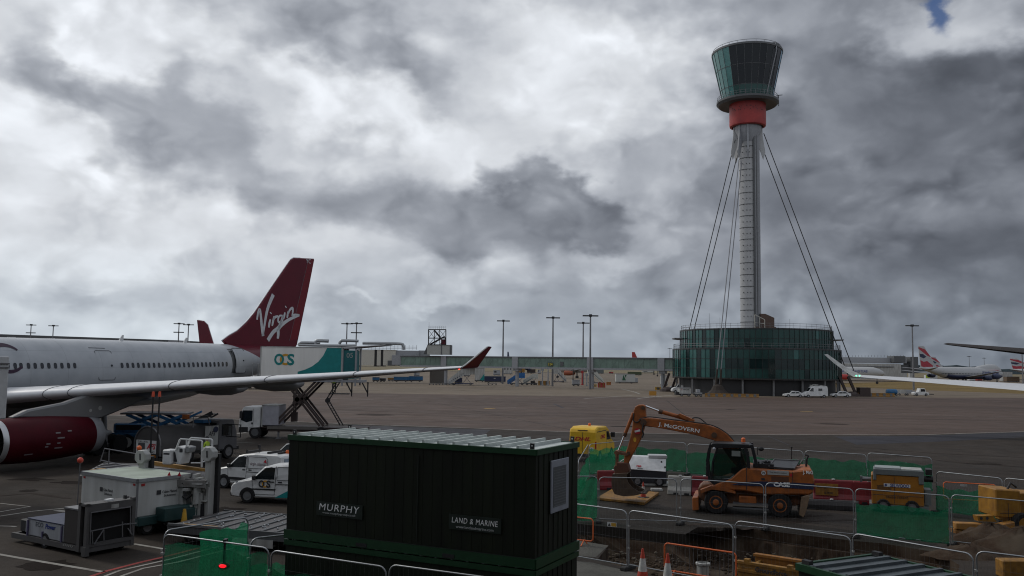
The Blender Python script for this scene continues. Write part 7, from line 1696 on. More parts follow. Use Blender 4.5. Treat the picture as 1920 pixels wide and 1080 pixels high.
# arm
BY0, BY1 = .12, .58
BOOM = [(1200, 786), (1206, 784), (1222, 784.5), (1247, 787), (1285, 791), (1322, 796), (1348, 804), (1363, 814), (1376, 828), (1392, 852), (1400, 876), (1385, 880), (1366, 858), (1350, 834), (1339, 826.5), (1303, 816), (1270, 809.5), (1247, 805), (1222, 801), (1204, 798.5), (1197, 793)]
m = MB(); m.xz(EP(BOOM), BY0, BY1); bm_ = m.build('boom', ORANGEP, exc, bevel=.03)
(x0, z0), (x1, z1) = E(1234, 795.5), E(1311, 809); dd = Vector((x1-x0, 0, z1-z0)); lettering('J. McGOVERN', WINK, bm_, ((x0+x1)/2, BY0-.012, (z0+z1)/2-.02), dd, Vector((-dd.z, 0, dd.x)), width=dd.length, height=.235, bold=.012)
m = MB(); x, z = E(1339, 816); m.cyl((x, BY0-.06, z), (x, BY1+.06, z), .13, .13, 14); x, z = E(1206, 792); m.cyl((x, BY0-.05, z), (x, BY1+.05, z), .15, .15, 14); m.build('pivot_pin', mat('pin_brown', (.09, .05, .03), .5), bm_)
m = MB(); m.tube(smoothpts([(*[E(px, py)[0]], BY0+.05, E(px, py)[1]) for px, py in ((1197, 787), (1215, 782), (1240, 784.5), (1275, 789), (1322, 795), (1345, 802), (1366, 816), (1377, 829))]), .03, 6); m.tube(smoothpts([(*[E(px, py)[0]], BY0+.2, E(px, py)[1]) for px, py in ((1293, 790), (1300, 784), (1310, 784.5), (1318, 790), (1326, 797))]), .03, 6); m.build('hydraulic_hose', BLACK, bm_)
STICK = [(1187, 770), (1190, 762.5), (1196, 759.3), (1204, 759), (1209, 761), (1210, 783), (1207, 803), (1201, 823), (1192, 841), (1183, 857), (1176, 871), (1168, 871), (1170, 855), (1176, 838), (1182, 815), (1185, 800), (1186, 783)]
m = MB(); m.xz(EP(STICK), BY0+.04, BY1-.04); sk_ = m.build('dipper_arm', ORANGEP, exc, bevel=.03)
m = MB(); x, z = E(1194.5, 809); P = [(x+.15*math.cos(2*PI*i/14), z+.15*math.sin(2*PI*i/14)) for i in range(14)]; m.xz(P, BY0+.015, BY0+.04); nb = m.build('no_entry_disc', REDINK, sk_); m = MB(); m.bar((x-.13, BY0+.012, z-.02), (x+.13, BY0+.012, z+.05), .012, .09); m.build('white_bar', WHITE, nb)
m = MB(); x, z = E(1189.5, 825); m.xz([(x+.07*math.cos(2*PI*i/12), z+.11*math.sin(2*PI*i/12)) for i in range(12)], BY0+.02, BY0+.04); m.build('yellow_plate', YELLOW, sk_)
m = MB(); x, z = E(1205, 765); m.cyl((x, BY0, z), (x, BY1, z), .09, .09, 12); x, z = E(1178, 850); m.cyl((x, BY0-.05, z), (x, BY1+.05, z), .08, .08, 12); m.build('pivot_pin', mat('pin_brown', (.09, .05, .03), .5), sk_)
m = MB(); m.tube(smoothpts([(*[E(px, py)[0]], BY0, E(px, py)[1]) for px, py in ((1188, 775), (1187, 788), (1194, 792), (1201, 786))]), .03, 6); m.tube(smoothpts([(*[E(px, py)[0]], BY0-.02, E(px, py)[1]) for px, py in ((1207, 793), (1204, 806), (1206, 814), (1203, 821))]), .04, 6); m.build('hydraulic_hose', BLACK, sk_)
def ram(a, b, c, r, yy):
    (xa, za), (xb, zb_), (xc, zc_) = E(*a), E(*b), E(*c); m = MB(); m.cyl((xb, yy, zb_), (xc, yy, zc_), r, r, 12); k = m.build('ram_barrel', ORANGEP, exc, 40)
    m = MB(); m.cyl((xa, yy, za), (xb, yy, zb_), r*.5, r*.5, 10); m.build('ram_rod', mat('chrome', (.75, .76, .78), .15, metal=1, var=.02), k, 40)
    m = MB(); d_ = Vector((xc-xb, 0, zc_-zb_)).normalized(); m.cyl(Vector((xb, yy, zb_))-d_*.05, Vector((xb, yy, zb_))+d_*.12, r*1.25, r*1.25, 12); m.build('gland', mat('pin_brown', (.09, .05, .03), .5), k, 40)
ram((1209, 762), (1236, 772), (1300, 790), .095, .35); ram((1157, 848), (1169, 817), (1186, 775), .085, .35)
m = MB(); m.xz(EP([(1274, 776), (1290, 783), (1302, 789), (1300, 793), (1284, 787), (1268, 779)]), .2, .5); m.build('ram_bracket', ORANGEP, bm_)
m = MB()
for a, b in (((1155, 849), (1177, 853)), ((1155, 849), (1155, 874))):
    (xa, za), (xb, zb_) = E(*a), E(*b)
    for y in (BY0-.02, BY1+.02): m.bar((xa, y, za), (xb, y, zb_), .07, .13)
x, z = E(1155, 849); m.cyl((x, BY0-.08, z), (x, BY1+.08, z), .10, .10, 12); m.build('bucket_link', mat('dirty_orange', (.26, .10, .04), .6), exc)
m = MB(); m.xz(EP([(1150, 876), (1156, 868), (1176, 868), (1180, 882), (1176, 890), (1152, 890)]), BY0-.08, BY1+.08); m.build('quick_hitch', mat('rust_brown', (.10, .04, .022), .7), exc, bevel=.03)
BK = mat('bucket_steel', (.085, .055, .035), .6, dirt=(.05, .032, .022), vs=4)
m = MB(); prof = EP([(1150, 888), (1148, 902), (1149, 915), (1154, 925), (1170, 929), (1190, 928), (1205, 924)]); inner = EP([(1178, 886), (1176, 894), (1180, 905), (1187, 913), (1197, 919), (1205, 923.4)])
m.xz(prof+inner[::-1], -.28, -.24); m.xz(prof+inner[::-1], .94, .98); m.loft([[(x, y, z) for x, z in prof] for y in (-.26, .96)], False, False)
m.loft([[(x*.985+.02, y, z+.02) for x, z in prof] for y in (-.26, .96)], False, False)
P = EP([(1150, 888), (1178, 886)]); m.prism([(P[0][0], -.26, P[0][1]), (P[1][0], -.26, P[1][1]), (P[1][0], .96, P[1][1]), (P[0][0], .96, P[0][1])], (0, 0, -.04))
x, z = E(1205, 924); 
for i in range(5): y = -.2+i*.27; m.prism([(x-.05, y, z-.02), (x+.2, y+.03, z-.03), (x+.2, y+.08, z-.03), (x-.05, y+.11, z-.02)], (0, 0, .04))
m.build('bucket', BK, exc)
# yellow plate under the bucket
pp = [G(1119, 938), G(1208, 948), G(1236, 928), G(1150, 920)]
m = MB(); m.prism([(p.x, p.y, .02) for p in pp], (0, 0, .12)); o = m.build('ground_plate', DYELLOW, bevel=.015); tag(o, 'thick yellow steel plate lying under the excavator bucket', 'plate')
# ------------------------------------------------------------------ white lidded fuel bowser
q = G(1218, 912); fb = thing('fuel_bowser', 'white sloping lidded bowser on a dark base behind the bucket', 'bowser', (q.x, q.y, 0), math.radians(-5)); YF = q.y
def fx(px, py): p = PL(px, py, YF); return p.x-q.x, p.z
P = [fx(1178, 880), fx(1186, 857), fx(1252, 859), fx(1248, 884.5)]; 
m = MB(); (xa, za), (xb, zb_), (xc, zc_), (xd_, zd_) = P
m.loft([[(xa, 0, za), (xd_, 0, zd_), (xd_+.05, 1.3, zd_), (xa+.05, 1.3, za)], [(xb-.1, .55, zb_), (xc-.05, .55, zc_), (xc-.05, 1.2, zc_), (xb-.1, 1.2, zb_)]]); lid = m.build('lid', mat('bowser_white', (.66, .67, .68), .4, dirt=(.52, .53, .53)), fb, bevel=.02)
x0, z0 = fx(1217, 861); x1, z1 = fx(1252, 855.5); m = MB(); m.b(x0, x1, .45, 1.25, z0, z1); m.build('top_hatch', mat('hatch_grey', (.42, .43, .44), .45), lid, bevel=.02)
x, z = fx(1198.5, 875); k = Vector((0, .55, zb_-za)).normalized(); m = MB(); c = Vector((x, .55*(z-za)/(zb_-za)-.01, z)); lettering('rpp', REDINK, lid, c+Vector((0, -.006, 0)), (1, 0, 0), k, width=.27, height=.13, bold=.05); m.rect(c-k*.14+Vector((.05, 0, 0)), (1, 0, 0), k, .3, .03, .006); m.build('underline', INK, lid)
m = MB(); x, z = fx(1241, 867); m.lathe([(.01, 0), (.05, 0), (.05, .02)], 10, (x, .55*(z-za)/(zb_-za)-.01, z), 'y', True); x, z = fx(1247, 876); m.lathe([(.01, 0), (.05, 0), (.05, .02)], 10, (x, .55*(z-za)/(zb_-za)-.01, z), 'y', True); m.build('lock', INK, lid)
m = MB(); x0, z0 = fx(1182, 906); x1, _ = fx(1250, 906); m.b(x0, x1, .05, 1.35, z0, za-.02); m.build('tank', mat('bowser_base', (.02, .022, .028), .5), fb, bevel=.03)
m = MB(); m.b(x0-.4, x1+.2, .1, 1.3, z0-.12, z0); m.build('chassis', DWHITE, fb)
for x in (x0+.4, x1-.4): wheel(fb, x, .12, .26, .26, .2, -1, DSTEEL)
m = MB(); x, z = fx(1166, 868); m.tube([(x, .5, z-.3), (x-.05, .5, z), (x+.15, .5, z+.15), (x+.3, .5, z-.3)], .05, 6); m.build('nozzle_hose', DWHITE, fb)
# ------------------------------------------------------------------ water-filled barriers
def water_barrier(label, p0, p1, m_, h=1.0, grp='water filled barriers behind the excavator', T_=.45):
    p0 = Vector((p0.x, p0.y, 0)); p1 = Vector((p1.x, p1.y, 0)); W = (p1-p0).length
    th = thing('water_barrier', label, 'barrier', p0, math.atan2((p1-p0).y, (p1-p0).x), grp)
    m = MB(); m.yz([(-T_/2, 0), (-T_/2, .22), (-T_*.28, .42), (-T_*.18, h-.08), (-T_*.12, h), (T_*.12, h), (T_*.18, h-.08), (T_*.28, .42), (T_/2, .22), (T_/2, 0)], 0, W-.03); m.build('shell', m_, th, bevel=.03)
    m = MB(); m.b(W*.25, W*.25+.25, -T_/2-.01, T_/2+.01, .02, .12); m.b(W*.7, W*.7+.25, -T_/2-.01, T_/2+.01, .02, .12); m.build('fork_slot', BLACK, th)
    m = MB(); m.cyl((W*.5, 0, h), (W*.5, 0, h+.04), .08, .08, 12); m.build('filler_cap', WHITE, th)
    return th
RB = mat('barrier_red', (.22, .016, .024), .5, dirt=(.13, .014, .018), vs=2); WBm = mat('barrier_white', (.42, .42, .40), .5, dirt=(.28, .28, .26), vs=2)
water_barrier('red water barrier behind the fence by the bucket', G(1120, 918), G(1180, 917), RB); water_barrier('white water barrier between the bowser and the excavator', G(1253, 926), G(1298, 929), WBm, .95)
water_barrier('red water barrier showing beneath the excavator cab front', G(1298, 929), G(1345, 932), RB)
o = water_barrier('red water barrier carrying a yellow stencilled board, right of the excavator', G(1525, 940), G(1602, 944), RB, 1.1)
m = MB(); m.b(.1, 1.15, -.27, -.24, .36, .92); bb_ = m.build('stencil_board', DYELLOW, o); lettering('Dangerous', INK, bb_, (.6, -.275, .76), (1, 0, 0), (0, 0, 1), width=.85, height=.16); lettering('site', INK, bb_, (.7, -.275, .5), (1, 0, 0), (0, 0, 1), width=.4, height=.12)
water_barrier('red water barrier tucked behind the left side of yellow pump', G(1600, 944), G(1660, 947), RB, 1.1)
water_barrier('low dark barrier lying on the ground right of the dozer blade', G(1508, 953), G(1612, 958), mat('dark_barrier', (.03, .028, .03), .6), .45)
# loose white slab and scraps
m = MB(); p = G(1231, 920); m.b(p.x-.3, p.x+.3, p.y-.2, p.y+.2, 0, .12); o = m.build('white_block', DWHITE, bevel=.02); tag(o, 'small white block on the concrete right of the yellow plate', 'block')
# ------------------------------------------------------------------ yellow pump
q = G(1685, 962); pu = thing('pump_set', 'yellow pump set with a grey lid behind the netted fence', 'pump', (q.x, q.y, 0), math.radians(-22)); PAN = math.radians(-22); PQ = q
def pxp(px, py):
    n = Vector((-math.sin(PAN), math.cos(PAN), 0)); d = ray(px, py); t = (PQ-CAM).dot(n)/d.dot(n); p = CAM+d*t-PQ; return p.x*math.cos(PAN)+p.y*math.sin(PAN), p.z
x0, _ = pxp(1634, 920); x1, _ = pxp(1732, 920); _, zt = pxp(1685, 892); _, zl = pxp(1685, 881)
m = MB(); m.b(x0, x1, 0, 1.3, .35, zt); pbx = m.build('canopy', mat('pump_yellow', (.36, .15, .012), .5, dirt=(.27, .105, .012), vs=2), pu, bevel=.03)
m = MB(); m.b(x0+.1, x1, -.04, 1.34, zt, zl); m.b(x0+.08, x0+.22, -.05, 0, zt-.25, zl); m.b(x1-.2, x1+.02, -.05, 0, zt-.35, zl); m.build('lid_frame', mat('pump_grey', (.15, .17, .17), .5), pbx, bevel=.02)
m = MB(); m.b(x0+.16, x0+1.25, .05, 1.2, zl, zl+.06); m.build('lid_panel', mat('pump_pale_grey', (.30, .33, .33), .5), pbx); m = MB(); m.b(x0+1.27, x1-.05, .05, 1.2, zl, zl+.03); m.build('lid_panel', DWHITE, pbx)
(xa, za), (xb, zb_) = pxp(1657, 906), pxp(1707, 915); m = MB(); m.b(xa, xb, -.016, 0, zb_, za); sn = m.build('name_sign', WHITE, pbx); lettering('SELWOOD', BLUEINK, sn, ((xa+xb)/2+.11, -.018, (za+zb_)/2), (1, 0, 0), (0, 0, 1), width=(xb-xa)*.70, height=.15, bold=.018)
m = MB(); c = Vector((xa+.09, -.018, (za+zb_)/2))
for i in range(3): a_ = PI*i/3+.3; m.rect(c, (math.cos(a_), 0, math.sin(a_)), (-math.sin(a_), 0, math.cos(a_)), .12, .03, .004)
m.build('star', BLUEINK, sn)
x, z = pxp(1682, 933); lettering('08450 759695', INK, pbx, (x, -.006, z), (1, 0, 0), (0, 0, 1), width=.95, height=.10)
m = MB(); x, z = pxp(1632, 900); m.cyl((x-.45, .4, z), (x+.1, .4, z), .1, .1, 10); m.b(x-.45, x-.35, .3, .5, z-.15, z+.12); m.build('inlet_pipe', DSTEEL, pu); m = MB(); x, z = pxp(1737, 900); m.cyl((x-.1, .4, z), (x+.3, .4, z), .14, .14, 12); m.b(x, x+.25, .2, 1.0, z+.2, z+.45); m.build('outlet_pipe', BLACK, pu)
m = MB(); x, z = pxp(1741, 930); m.b(x-.15, x+.12, .2, 1.0, .4, z+.25); m.build('control_box', mat('pump_grey', (.15, .17, .17), .5), pu)
m = MB()
for i in range(6): m.b(x0+.25, x0+.85, -.008, 0, zt-.50-i*.05, zt-.48-i*.05)
m.build('vent_slots', INK, pbx)
m = MB(); m.tube([(x0+.98, -.004, .4), (x0+.98, -.004, zt-.05)], .01, 4); m.tube([(x0+.05, -.004, .78), (x1-.05, -.004, .78)], .01, 4); m.build('panel_gap', INK, pbx)
m = MB(); m.b(x0+1.05, x0+1.2, -.03, 0, .95, 1.0); m.b(x1-.3, x1-.15, -.03, 0, .95, 1.0); m.build('catch', STEEL, pbx)
m = MB(); m.b(x0-.1, x1+.2, 0, 1.3, .12, .35); m.build('skid', mat('pump_grey', (.15, .17, .17), .5), pu)
for x in (x0+.5, x1-.5): wheel(pu, x, -.05, .3, .3, .2, -1, DSTEEL)
# ------------------------------------------------------------------ trench box, digger at the right, soil heaps
A = [G(1385, 1055, .05), G(1495, 1072, .05)]
d = Vector(((A[1]-A[0]).x, (A[1]-A[0]).y, 0)); tb = thing('trench_box', 'yellow steel trench box sunk in the trench', 'trench box', (A[0].x, A[0].y, -1.2), math.atan2(d.y, d.x)); W = d.length*2.1
m = MB(); m.b(0, W, -.08, .08, 0, 1.25); m.b(-.05, W, -.12, .12, 1.0, 1.08); m.b(-.05, W, -.1, .1, 1.25, 1.33); fp_ = m.build('near_panel', DYELLOW, tb)
m = MB(); m.b(.1, W+.2, 1.15, 1.3, .2, 1.36); m.b(.05, W+.2, 1.1, 1.34, 1.3, 1.38); m.build('far_panel', mat('trench_box_yellow', (.33, .135, .015), .55, dirt=(.2, .08, .015)), tb)
m = MB()
for x in (.3, 1.75, W-.3): m.cyl((x, 0, 1.1), (x, 1.25, 1.15), .06, .06, 8); m.b(x-.08, x+.08, -.1, .1, 1.33, 1.42)
m.build('strut', DYELLOW, tb)
lettering('Groundforce', INK, fp_, (1.15, -.125, 1.15), (1, 0, 0), (0, 0, 1), width=1.05, height=.17, bold=.03)
p = G(1318, 1062, -.6); m = MB(); m.lathe([(.22, -.7), (.22, .0), (.26, .02), (.26, .08), (.2, .1), (.2, -.6)], 16, (p.x, p.y, -.55)); o = m.build('drain_pipe', DWHITE, smooth=40); tag(o, 'short upright pale pipe in the trench behind the orange barrier', 'pipe')
q = G(1905, 1000); YD = q.y; dg_ = thing('digger', 'yellow digger body and arm half out of view at the right', 'digger', (q.x, YD, 0))
def dx(px, py): p = PL(px, py, YD); return p.x-q.x, p.z
def DP(P): return [dx(*p) for p in P]
DY = mat('digger_yellow', (.33, .16, .014), .5, dirt=(.20, .09, .012), vs=3)
m = MB(); m.xz(DP([(1867, 917), (1913, 920), (1916, 972), (1868, 970)]), 0, 1.4); m.build('counterweight', DY, dg_, bevel=.04)
m = MB(); m.xz(DP([(1905, 925), (1990, 930), (1990, 985), (1905, 985)]), .3, 1.6); m.build('engine_cover', DY, dg_, bevel=.04)
m = MB(); m.xz(DP([(1786, 978), (1870, 981), (1900, 975), (1925, 968), (1930, 995), (1870, 1001), (1786, 990)]), -.3, .1); ar = m.build('arm', mat('digger_arm', (.38, .18, .03), .6, dirt=(.22, .10, .03)), dg_, bevel=.03)
m = MB(); m.xz(DP([(1827, 966), (1857, 965), (1864, 977), (1830, 976)]), -.2, .15); m.build('ram_bracket', DY, ar)
for px in (1835, 1846): x, z = dx(px, 970); m = MB(); m.lathe([(.01, 0), (.06, 0), (.06, .02)], 10, (x, -.215, z), 'y', True); m.build('pin', INK, ar)
m = MB(); m.xz(DP([(1785, 992), (1850, 996), (1848, 1010), (1790, 1012)]), -.25, .3); m.build('blade', mat('digger_arm', (.38, .18, .03), .6), dg_)
m = MB(); m.tube([(*dx(1898, 912)[:1], .4, dx(1898, 912)[1]-.2), (dx(1905, 908)[0], .4, dx(1905, 908)[1]), (dx(1916, 916)[0], .4, dx(1916, 916)[1])], .05, 6); m.build('hose', BLACK, dg_)
m = MB()
for i in range(5): m.b(.55, 1.5, .285, .3, .95+i*.07, .98+i*.07)
m.build('vent_slots', INK, dg_)
m = MB(); m.b(-.62, -.6+.62, -.008, .0, .78, .80); m.tube([(-.28, -.006, .45), (-.28, -.006, 1.2)], .01, 4); m.build('panel_gap', INK, dg_)
m = MB(); m.cyl((.9, .9, 1.2), (.9, .9, 1.55), .06, .06, 10); m.build('exhaust', BLACK, dg_)
for x in (.2, 1.6): wheel(dg_, x, -.15, .42, .42, .35, -1, DY)

p0 = [(1860, 1018, 1.9, 1.2, .75), (1920, 1035, 2.2, 1.5, .9), (1815, 1042, 1.5, .9, .45)]
m = MB()
for i, (px, py, rx, ry, h) in enumerate(p0): g_ = G(px, py); heap(m, (g_.x, g_.y, -.05), rx, ry, h, 30+i)
o = struct('soil_heap', m, SOIL, smooth=70); o['kind'] = 'stuff'
g_ = G(1903, 1085); m = MB(); m.b(g_.x-.35, g_.x+1.2, g_.y, g_.y+.5, 0, .55); o = m.build('yellow_crate', DYELLOW, bevel=.03); tag(o, 'yellow steel crate in the bottom right corner behind the fence', 'crate')
p0, p1 = G(1770, 942), G(1868, 948)
b3 = barrier('faded orange barrier between the pump and the yellow digger', p0, p1, 1.0)
m = MB(); m.rect((.9, -.03, .9), (1, 0, 0), (0, 0, 1), .3, .12, .01); m.build('tag_plate', DWHITE, b3)
# ------------------------------------------------------------------ small things far out on the apron
def FZ(px, py, Y): p = PL(px, py, Y); return p
def gd(px, py): return G(px, py)
def stairs(label, x0, x1, ytop, ybot, face, body, group='passenger stairs parked beneath the walkway', cab=True, solid=True):
    # a flight rising away from the foot; face=+1 when the foot is at the left
    g_ = G((x0+x1)/2, ybot); Y = g_.y; p0, p1 = PL(x0, ybot, Y), PL(x1, ybot, Y); H = PL(x0, ytop, Y).z; W = p1.x-p0.x
    th = thing('passenger_stairs', label, 'stairs', (p0.x if face > 0 else p1.x, Y, 0), 0, group)
    f = face; m = MB(); P = [(0, .35), (0, .8), (f*W*.62, H*.72), (f*W, H*.72), (f*W, H*.58), (f*W*.66, H*.58), (f*W*.1, .3)]
    m.xz(P, 0, 1.9); m.build('flight', body, th)
    m = MB()
    for y in (-.04, 1.9): m.xz([(0, .8), (0, 1.5), (f*W*.62, H), (f*W, H), (f*W, H*.72), (f*W*.62, H*.72)], y, y+.05)
    m.build('side_panel', body if solid else DWHITE, th)
    m = MB(); n = 9
    for i in range(n): u = i/n; x = f*W*.62*u; z = .75+(H*.72-.8)*u; m.b(min(x, x+f*.28), max(x, x+f*.28), -.06, 0, z-.35, z-.1)
    m.build('step_edge', NAVY if body is DWHITE else DGREY, th)
    if cab: m = MB(); m.b(*sorted((f*W*.78, f*W*1.0)), -.02, 1.95, H*.72, H*1.02); m.build('canopy', body, th)
    m = MB(); m.b(*sorted((f*W*.15, f*W*.95)), .1, 1.8, .3, .6); m.bar((f*W*.55, .2, .6), (f*W*.85, .2, H*.58), .12, .12); m.bar((f*W*.85, .2, .6), (f*W*.6, .2, H*.58), .12, .12); m.build('chassis', NAVY if body is DWHITE else DGREY, th)
    for u in (.25, .85): wheel(th, f*W*u, .05, .38, .38, .25, -1, DSTEEL, 12)
    return th
PALE = mat('stairs_pale', (.50, .51, .47), .5)
stairs('pale passenger stairs with dark underside beside the red wingtip', 839, 890, 687, 722, 1, DWHITE)
stairs('bright blue passenger stairs beneath the walkway', 951, 984, 699, 722, 1, mat('stairs_blue', (.03, .14, .38), .5), cab=False)
stairs('small pale grey passenger stairs right of the blue ones', 981, 1009, 701, 722, 1, PALE, cab=False)
stairs('pale passenger stairs facing right by the gate sign', 1036, 1062, 689, 717, -1, DWHITE)
stairs('grey sided passenger stairs facing right by the tall mast', 1102, 1132, 690, 720, -1, PALE)
def boxy(name, label, cat, x0, y0, x1, y1, m_, dep=2.2, group=None, detail=True, wheels=True, win=None, rz=0):
    g_ = G((x0+x1)/2, y1); Y = g_.y; p0, p1 = PL(x0, y1, Y), PL(x1, y1, Y); H = PL(x0, y0, Y).z; W = p1.x-p0.x
    th = thing(name, label, cat, (p0.x, Y, 0), rz, group); zb = .55 if wheels else .05
    m = MB(); m.b(0, W, 0, dep, zb, H); b_ = m.build('body', m_, th, bevel=.06)
    if detail: m = MB(); m.b(-.03, W+.03, -.04, dep+.04, H-.12, H+.02); m.b(-.03, W+.03, -.04, 0, zb, zb+.12); m.build('trim', DSTEEL, b_)
    if wheels:
        m = MB(); m.b(.05, W-.05, .1, dep-.1, .3, zb); m.build('chassis', BLACK, th)
        for u in (.2, .8): wheel(th, W*u, .1, .3, .3, .2, -1, DSTEEL, 12)
    return th, W, H, Y
for (x0, x1, y0, m_, lb) in ((698, 710, 707, BLUE, 'small blue container cart at the left below the wing'), (738, 766, 706, BLUE, 'long blue container cart below the outer wing'), (766, 792, 705, BLUE, 'brighter blue container cart right of the long one below the wing')):
    boxy('container_cart', lb, 'cart', x0, y0, x1, 716, m_, group='blue container carts under the wing')
boxy('container_cart', 'dull yellow cart between the blue container carts', 'cart', 727, 708, 738, 715, DYELLOW)
th, W, H, Y = boxy('container_cart', 'long navy container cart left of the blue stairs', 'cart', 908, 705, 948, 718, NAVY); m = MB(); m.b(W*.44, W*.53, -.05, -.01, H*.62, H*.74); m.build('label_plate', DWHITE, th)
th, W, H, Y = boxy('cargo_vehicle', 'white tall vehicle body with small windows behind the walkway leg', 'vehicle', 943, 686, 961, 702, DWHITE, detail=True)
m = MB()
for u in (.2, .5, .8): m.b(W*u-.4, W*u+.4, -.05, 0, H*.55, H*.75)
m.build('window', BLACK, th)
th, W, H, Y = boxy('catering_truck', 'small white and teal truck behind the pale passenger stairs', 'truck', 890, 690, 908, 716, DWHITE); m = MB(); m.prism([(W*.5, -.06, .6), (W, -.06, .6), (W, -.06, H*.6)], (0, -.02, 0)); m.build('teal_swoosh', TEAL, th)
th, W, H, Y = boxy('ground_power_unit', 'grey ground unit on wheels left of the tall mast', 'ground unit', 1073, 712, 1087, 724, GREYP)
th, W, H, Y = boxy('cargo_truck', 'white box truck with green pattern right of the walkway legs', 'truck', 1155, 701, 1191, 719, mat('far_white', (.44, .45, .43), .5), dep=3.2)
m = MB(); m.prism([(W*.32, -.05, 1.2), (W*.38, -.05, H*.9), (W*.52, -.05, 1.2)], (0, -.02, 0)); m.prism([(W*.45, -.05, H*.9), (W*.55, -.05, H*.9), (W*.5, -.05, H*.6)], (0, -.02, 0)); m.build('green_pattern', mat('pattern_green', (.02, .10, .05), .5), th)
m = MB(); m.b(W, W+1.1, .3, 2.8, .5, H*.62); m.build('cab', GREYP, th); m = MB(); m.b(-.1, W+1, -.02, 3.1, .35, .62); m.build('chassis', BLACK, th)
th, W, H, Y = boxy('flat_trailer', 'dark green flat trailer behind the white box truck', 'trailer', 1177, 697, 1203, 704, mat('olive_paint', (.05, .07, .03), .6), dep=2)
# baggage dollies
for i, (px, py) in enumerate(((809, 722), (821, 722), (833, 721.5), (846, 722))):
    g_ = G(px, py); th = thing('baggage_dolly', 'empty low dark dolly in a row left of the pale passenger stairs', 'dolly', g_, 0, 'row of empty dollies'); m = MB(); m.b(-.8, .8, 0, 1.4, .38, .5); m.bar((.8, .7, .42), (1.2, .7, .3), .06, .06); m.build('platform', DGREY, th)
    for x in (-.55, .55): wheel(th, x, .05, .2, .2, .14, -1, DSTEEL, 10)
g_ = G(923, 722); th = thing('baggage_dolly', 'lone low dark dolly in front of the navy container cart', 'dolly', g_); m = MB(); m.b(-1.6, 1.6, 0, 1.4, .38, .5); m.build('platform', DGREY, th)
for x in (-1.2, 0, 1.2): wheel(th, x, .05, .2, .2, .14, -1, DSTEEL, 10)
# low barriers and boards
def lowbar(label, px0, px1, py, h, m_, grp=None, nm='jersey_barrier', cat='barrier'):
    p0, p1 = G(px0, py), G(px1, py); W = p1.x-p0.x; th = thing(nm, label, cat, p0, 0, grp)
    m = MB(); m.yz([(-.3, 0), (-.3, .12), (-.12, h*.5), (-.08, h), (.08, h), (.12, h*.5), (.3, .12), (.3, 0)], 0, W); sh = m.build('block', m_, th)
    m = MB(); n = max(2, int(W/1.6))
    for i in range(n): x = W*(i+.3)/n; m.prism([(x, -.32, .1), (x+W/n*.35, -.32, .1), (x+W/n*.35, -.15, h*.9), (x, -.15, h*.9)], (0, .01, 0))
    m.build('dark_panel', TDARK if m_ in (DYELLOW, YELLOW) else DYELLOW, th)
lowbar('yellow striped blocks ringing the middle tower anchor', 1322, 1412, 744, .8, DYELLOW); lowbar('yellow blocks around the right tower anchor', 1588, 1662, 743, .9, DYELLOW)
lowbar('yellow blocks at the foot of the last walkway leg', 1228, 1262, 731, .8, YELLOW); lowbar('red blocks at the foot of the tall mast', 1121, 1134, 726.5, 1.5, REDP); lowbar('yellow blocks left of the red ones under the walkway', 1107, 1118, 725.5, .8, YELLOW); lowbar('small orange block right of the red ones', 1137, 1145, 722, 1.1, ORANGEP); lowbar('yellow posts and blocks between the walkway legs', 1009, 1030, 722.5, 1.5, DYELLOW)
g_ = G(1224, 746.5); th = thing('notice_board', 'orange notice board standing on two legs on the open apron', 'notice board', g_); m = MB(); m.b(-.75, .75, -.04, .04, .55, 1.45); m.build('board', mat('board_orange', (.46, .22, .03), .6), th)
for x in (-.6, .6): m = MB(); m.b(x-.03, x+.03, -.03, .03, 0, .6); m.build('leg', DSTEEL, th)
th, W, H, Y = boxy('baggage_cart', 'white lettered cart beside the round glass building', 'cart', 1274, 727, 1296, 743.5, DWHITE); lettering('DELTA', INK, th, (W*.58, -.06, H*.80), (1, 0, 0), (0, 0, 1), width=W*.5, height=.24, bold=.02); m = MB(); m.prism([(W*.16, -.05, H*.74), (W*.24, -.05, H*.74), (W*.2, -.05, H*.86)], (0, -.01, 0)); m.build('emblem', REDINK, th)
m = MB(); m.b(-.8, 0, .3, 1.9, .3, 1.0); m.build('hitch_box', BLACK, th)
th, W, H, Y = boxy('tow_tractor', 'small pale tractor in front of the middle tower anchor', 'tractor', 1303, 736, 1317, 744, DWHITE); m = MB(); m.b(W*.3, W*.75, .3, 1.7, H, H+.7); m.build('cab', GREYP, th)
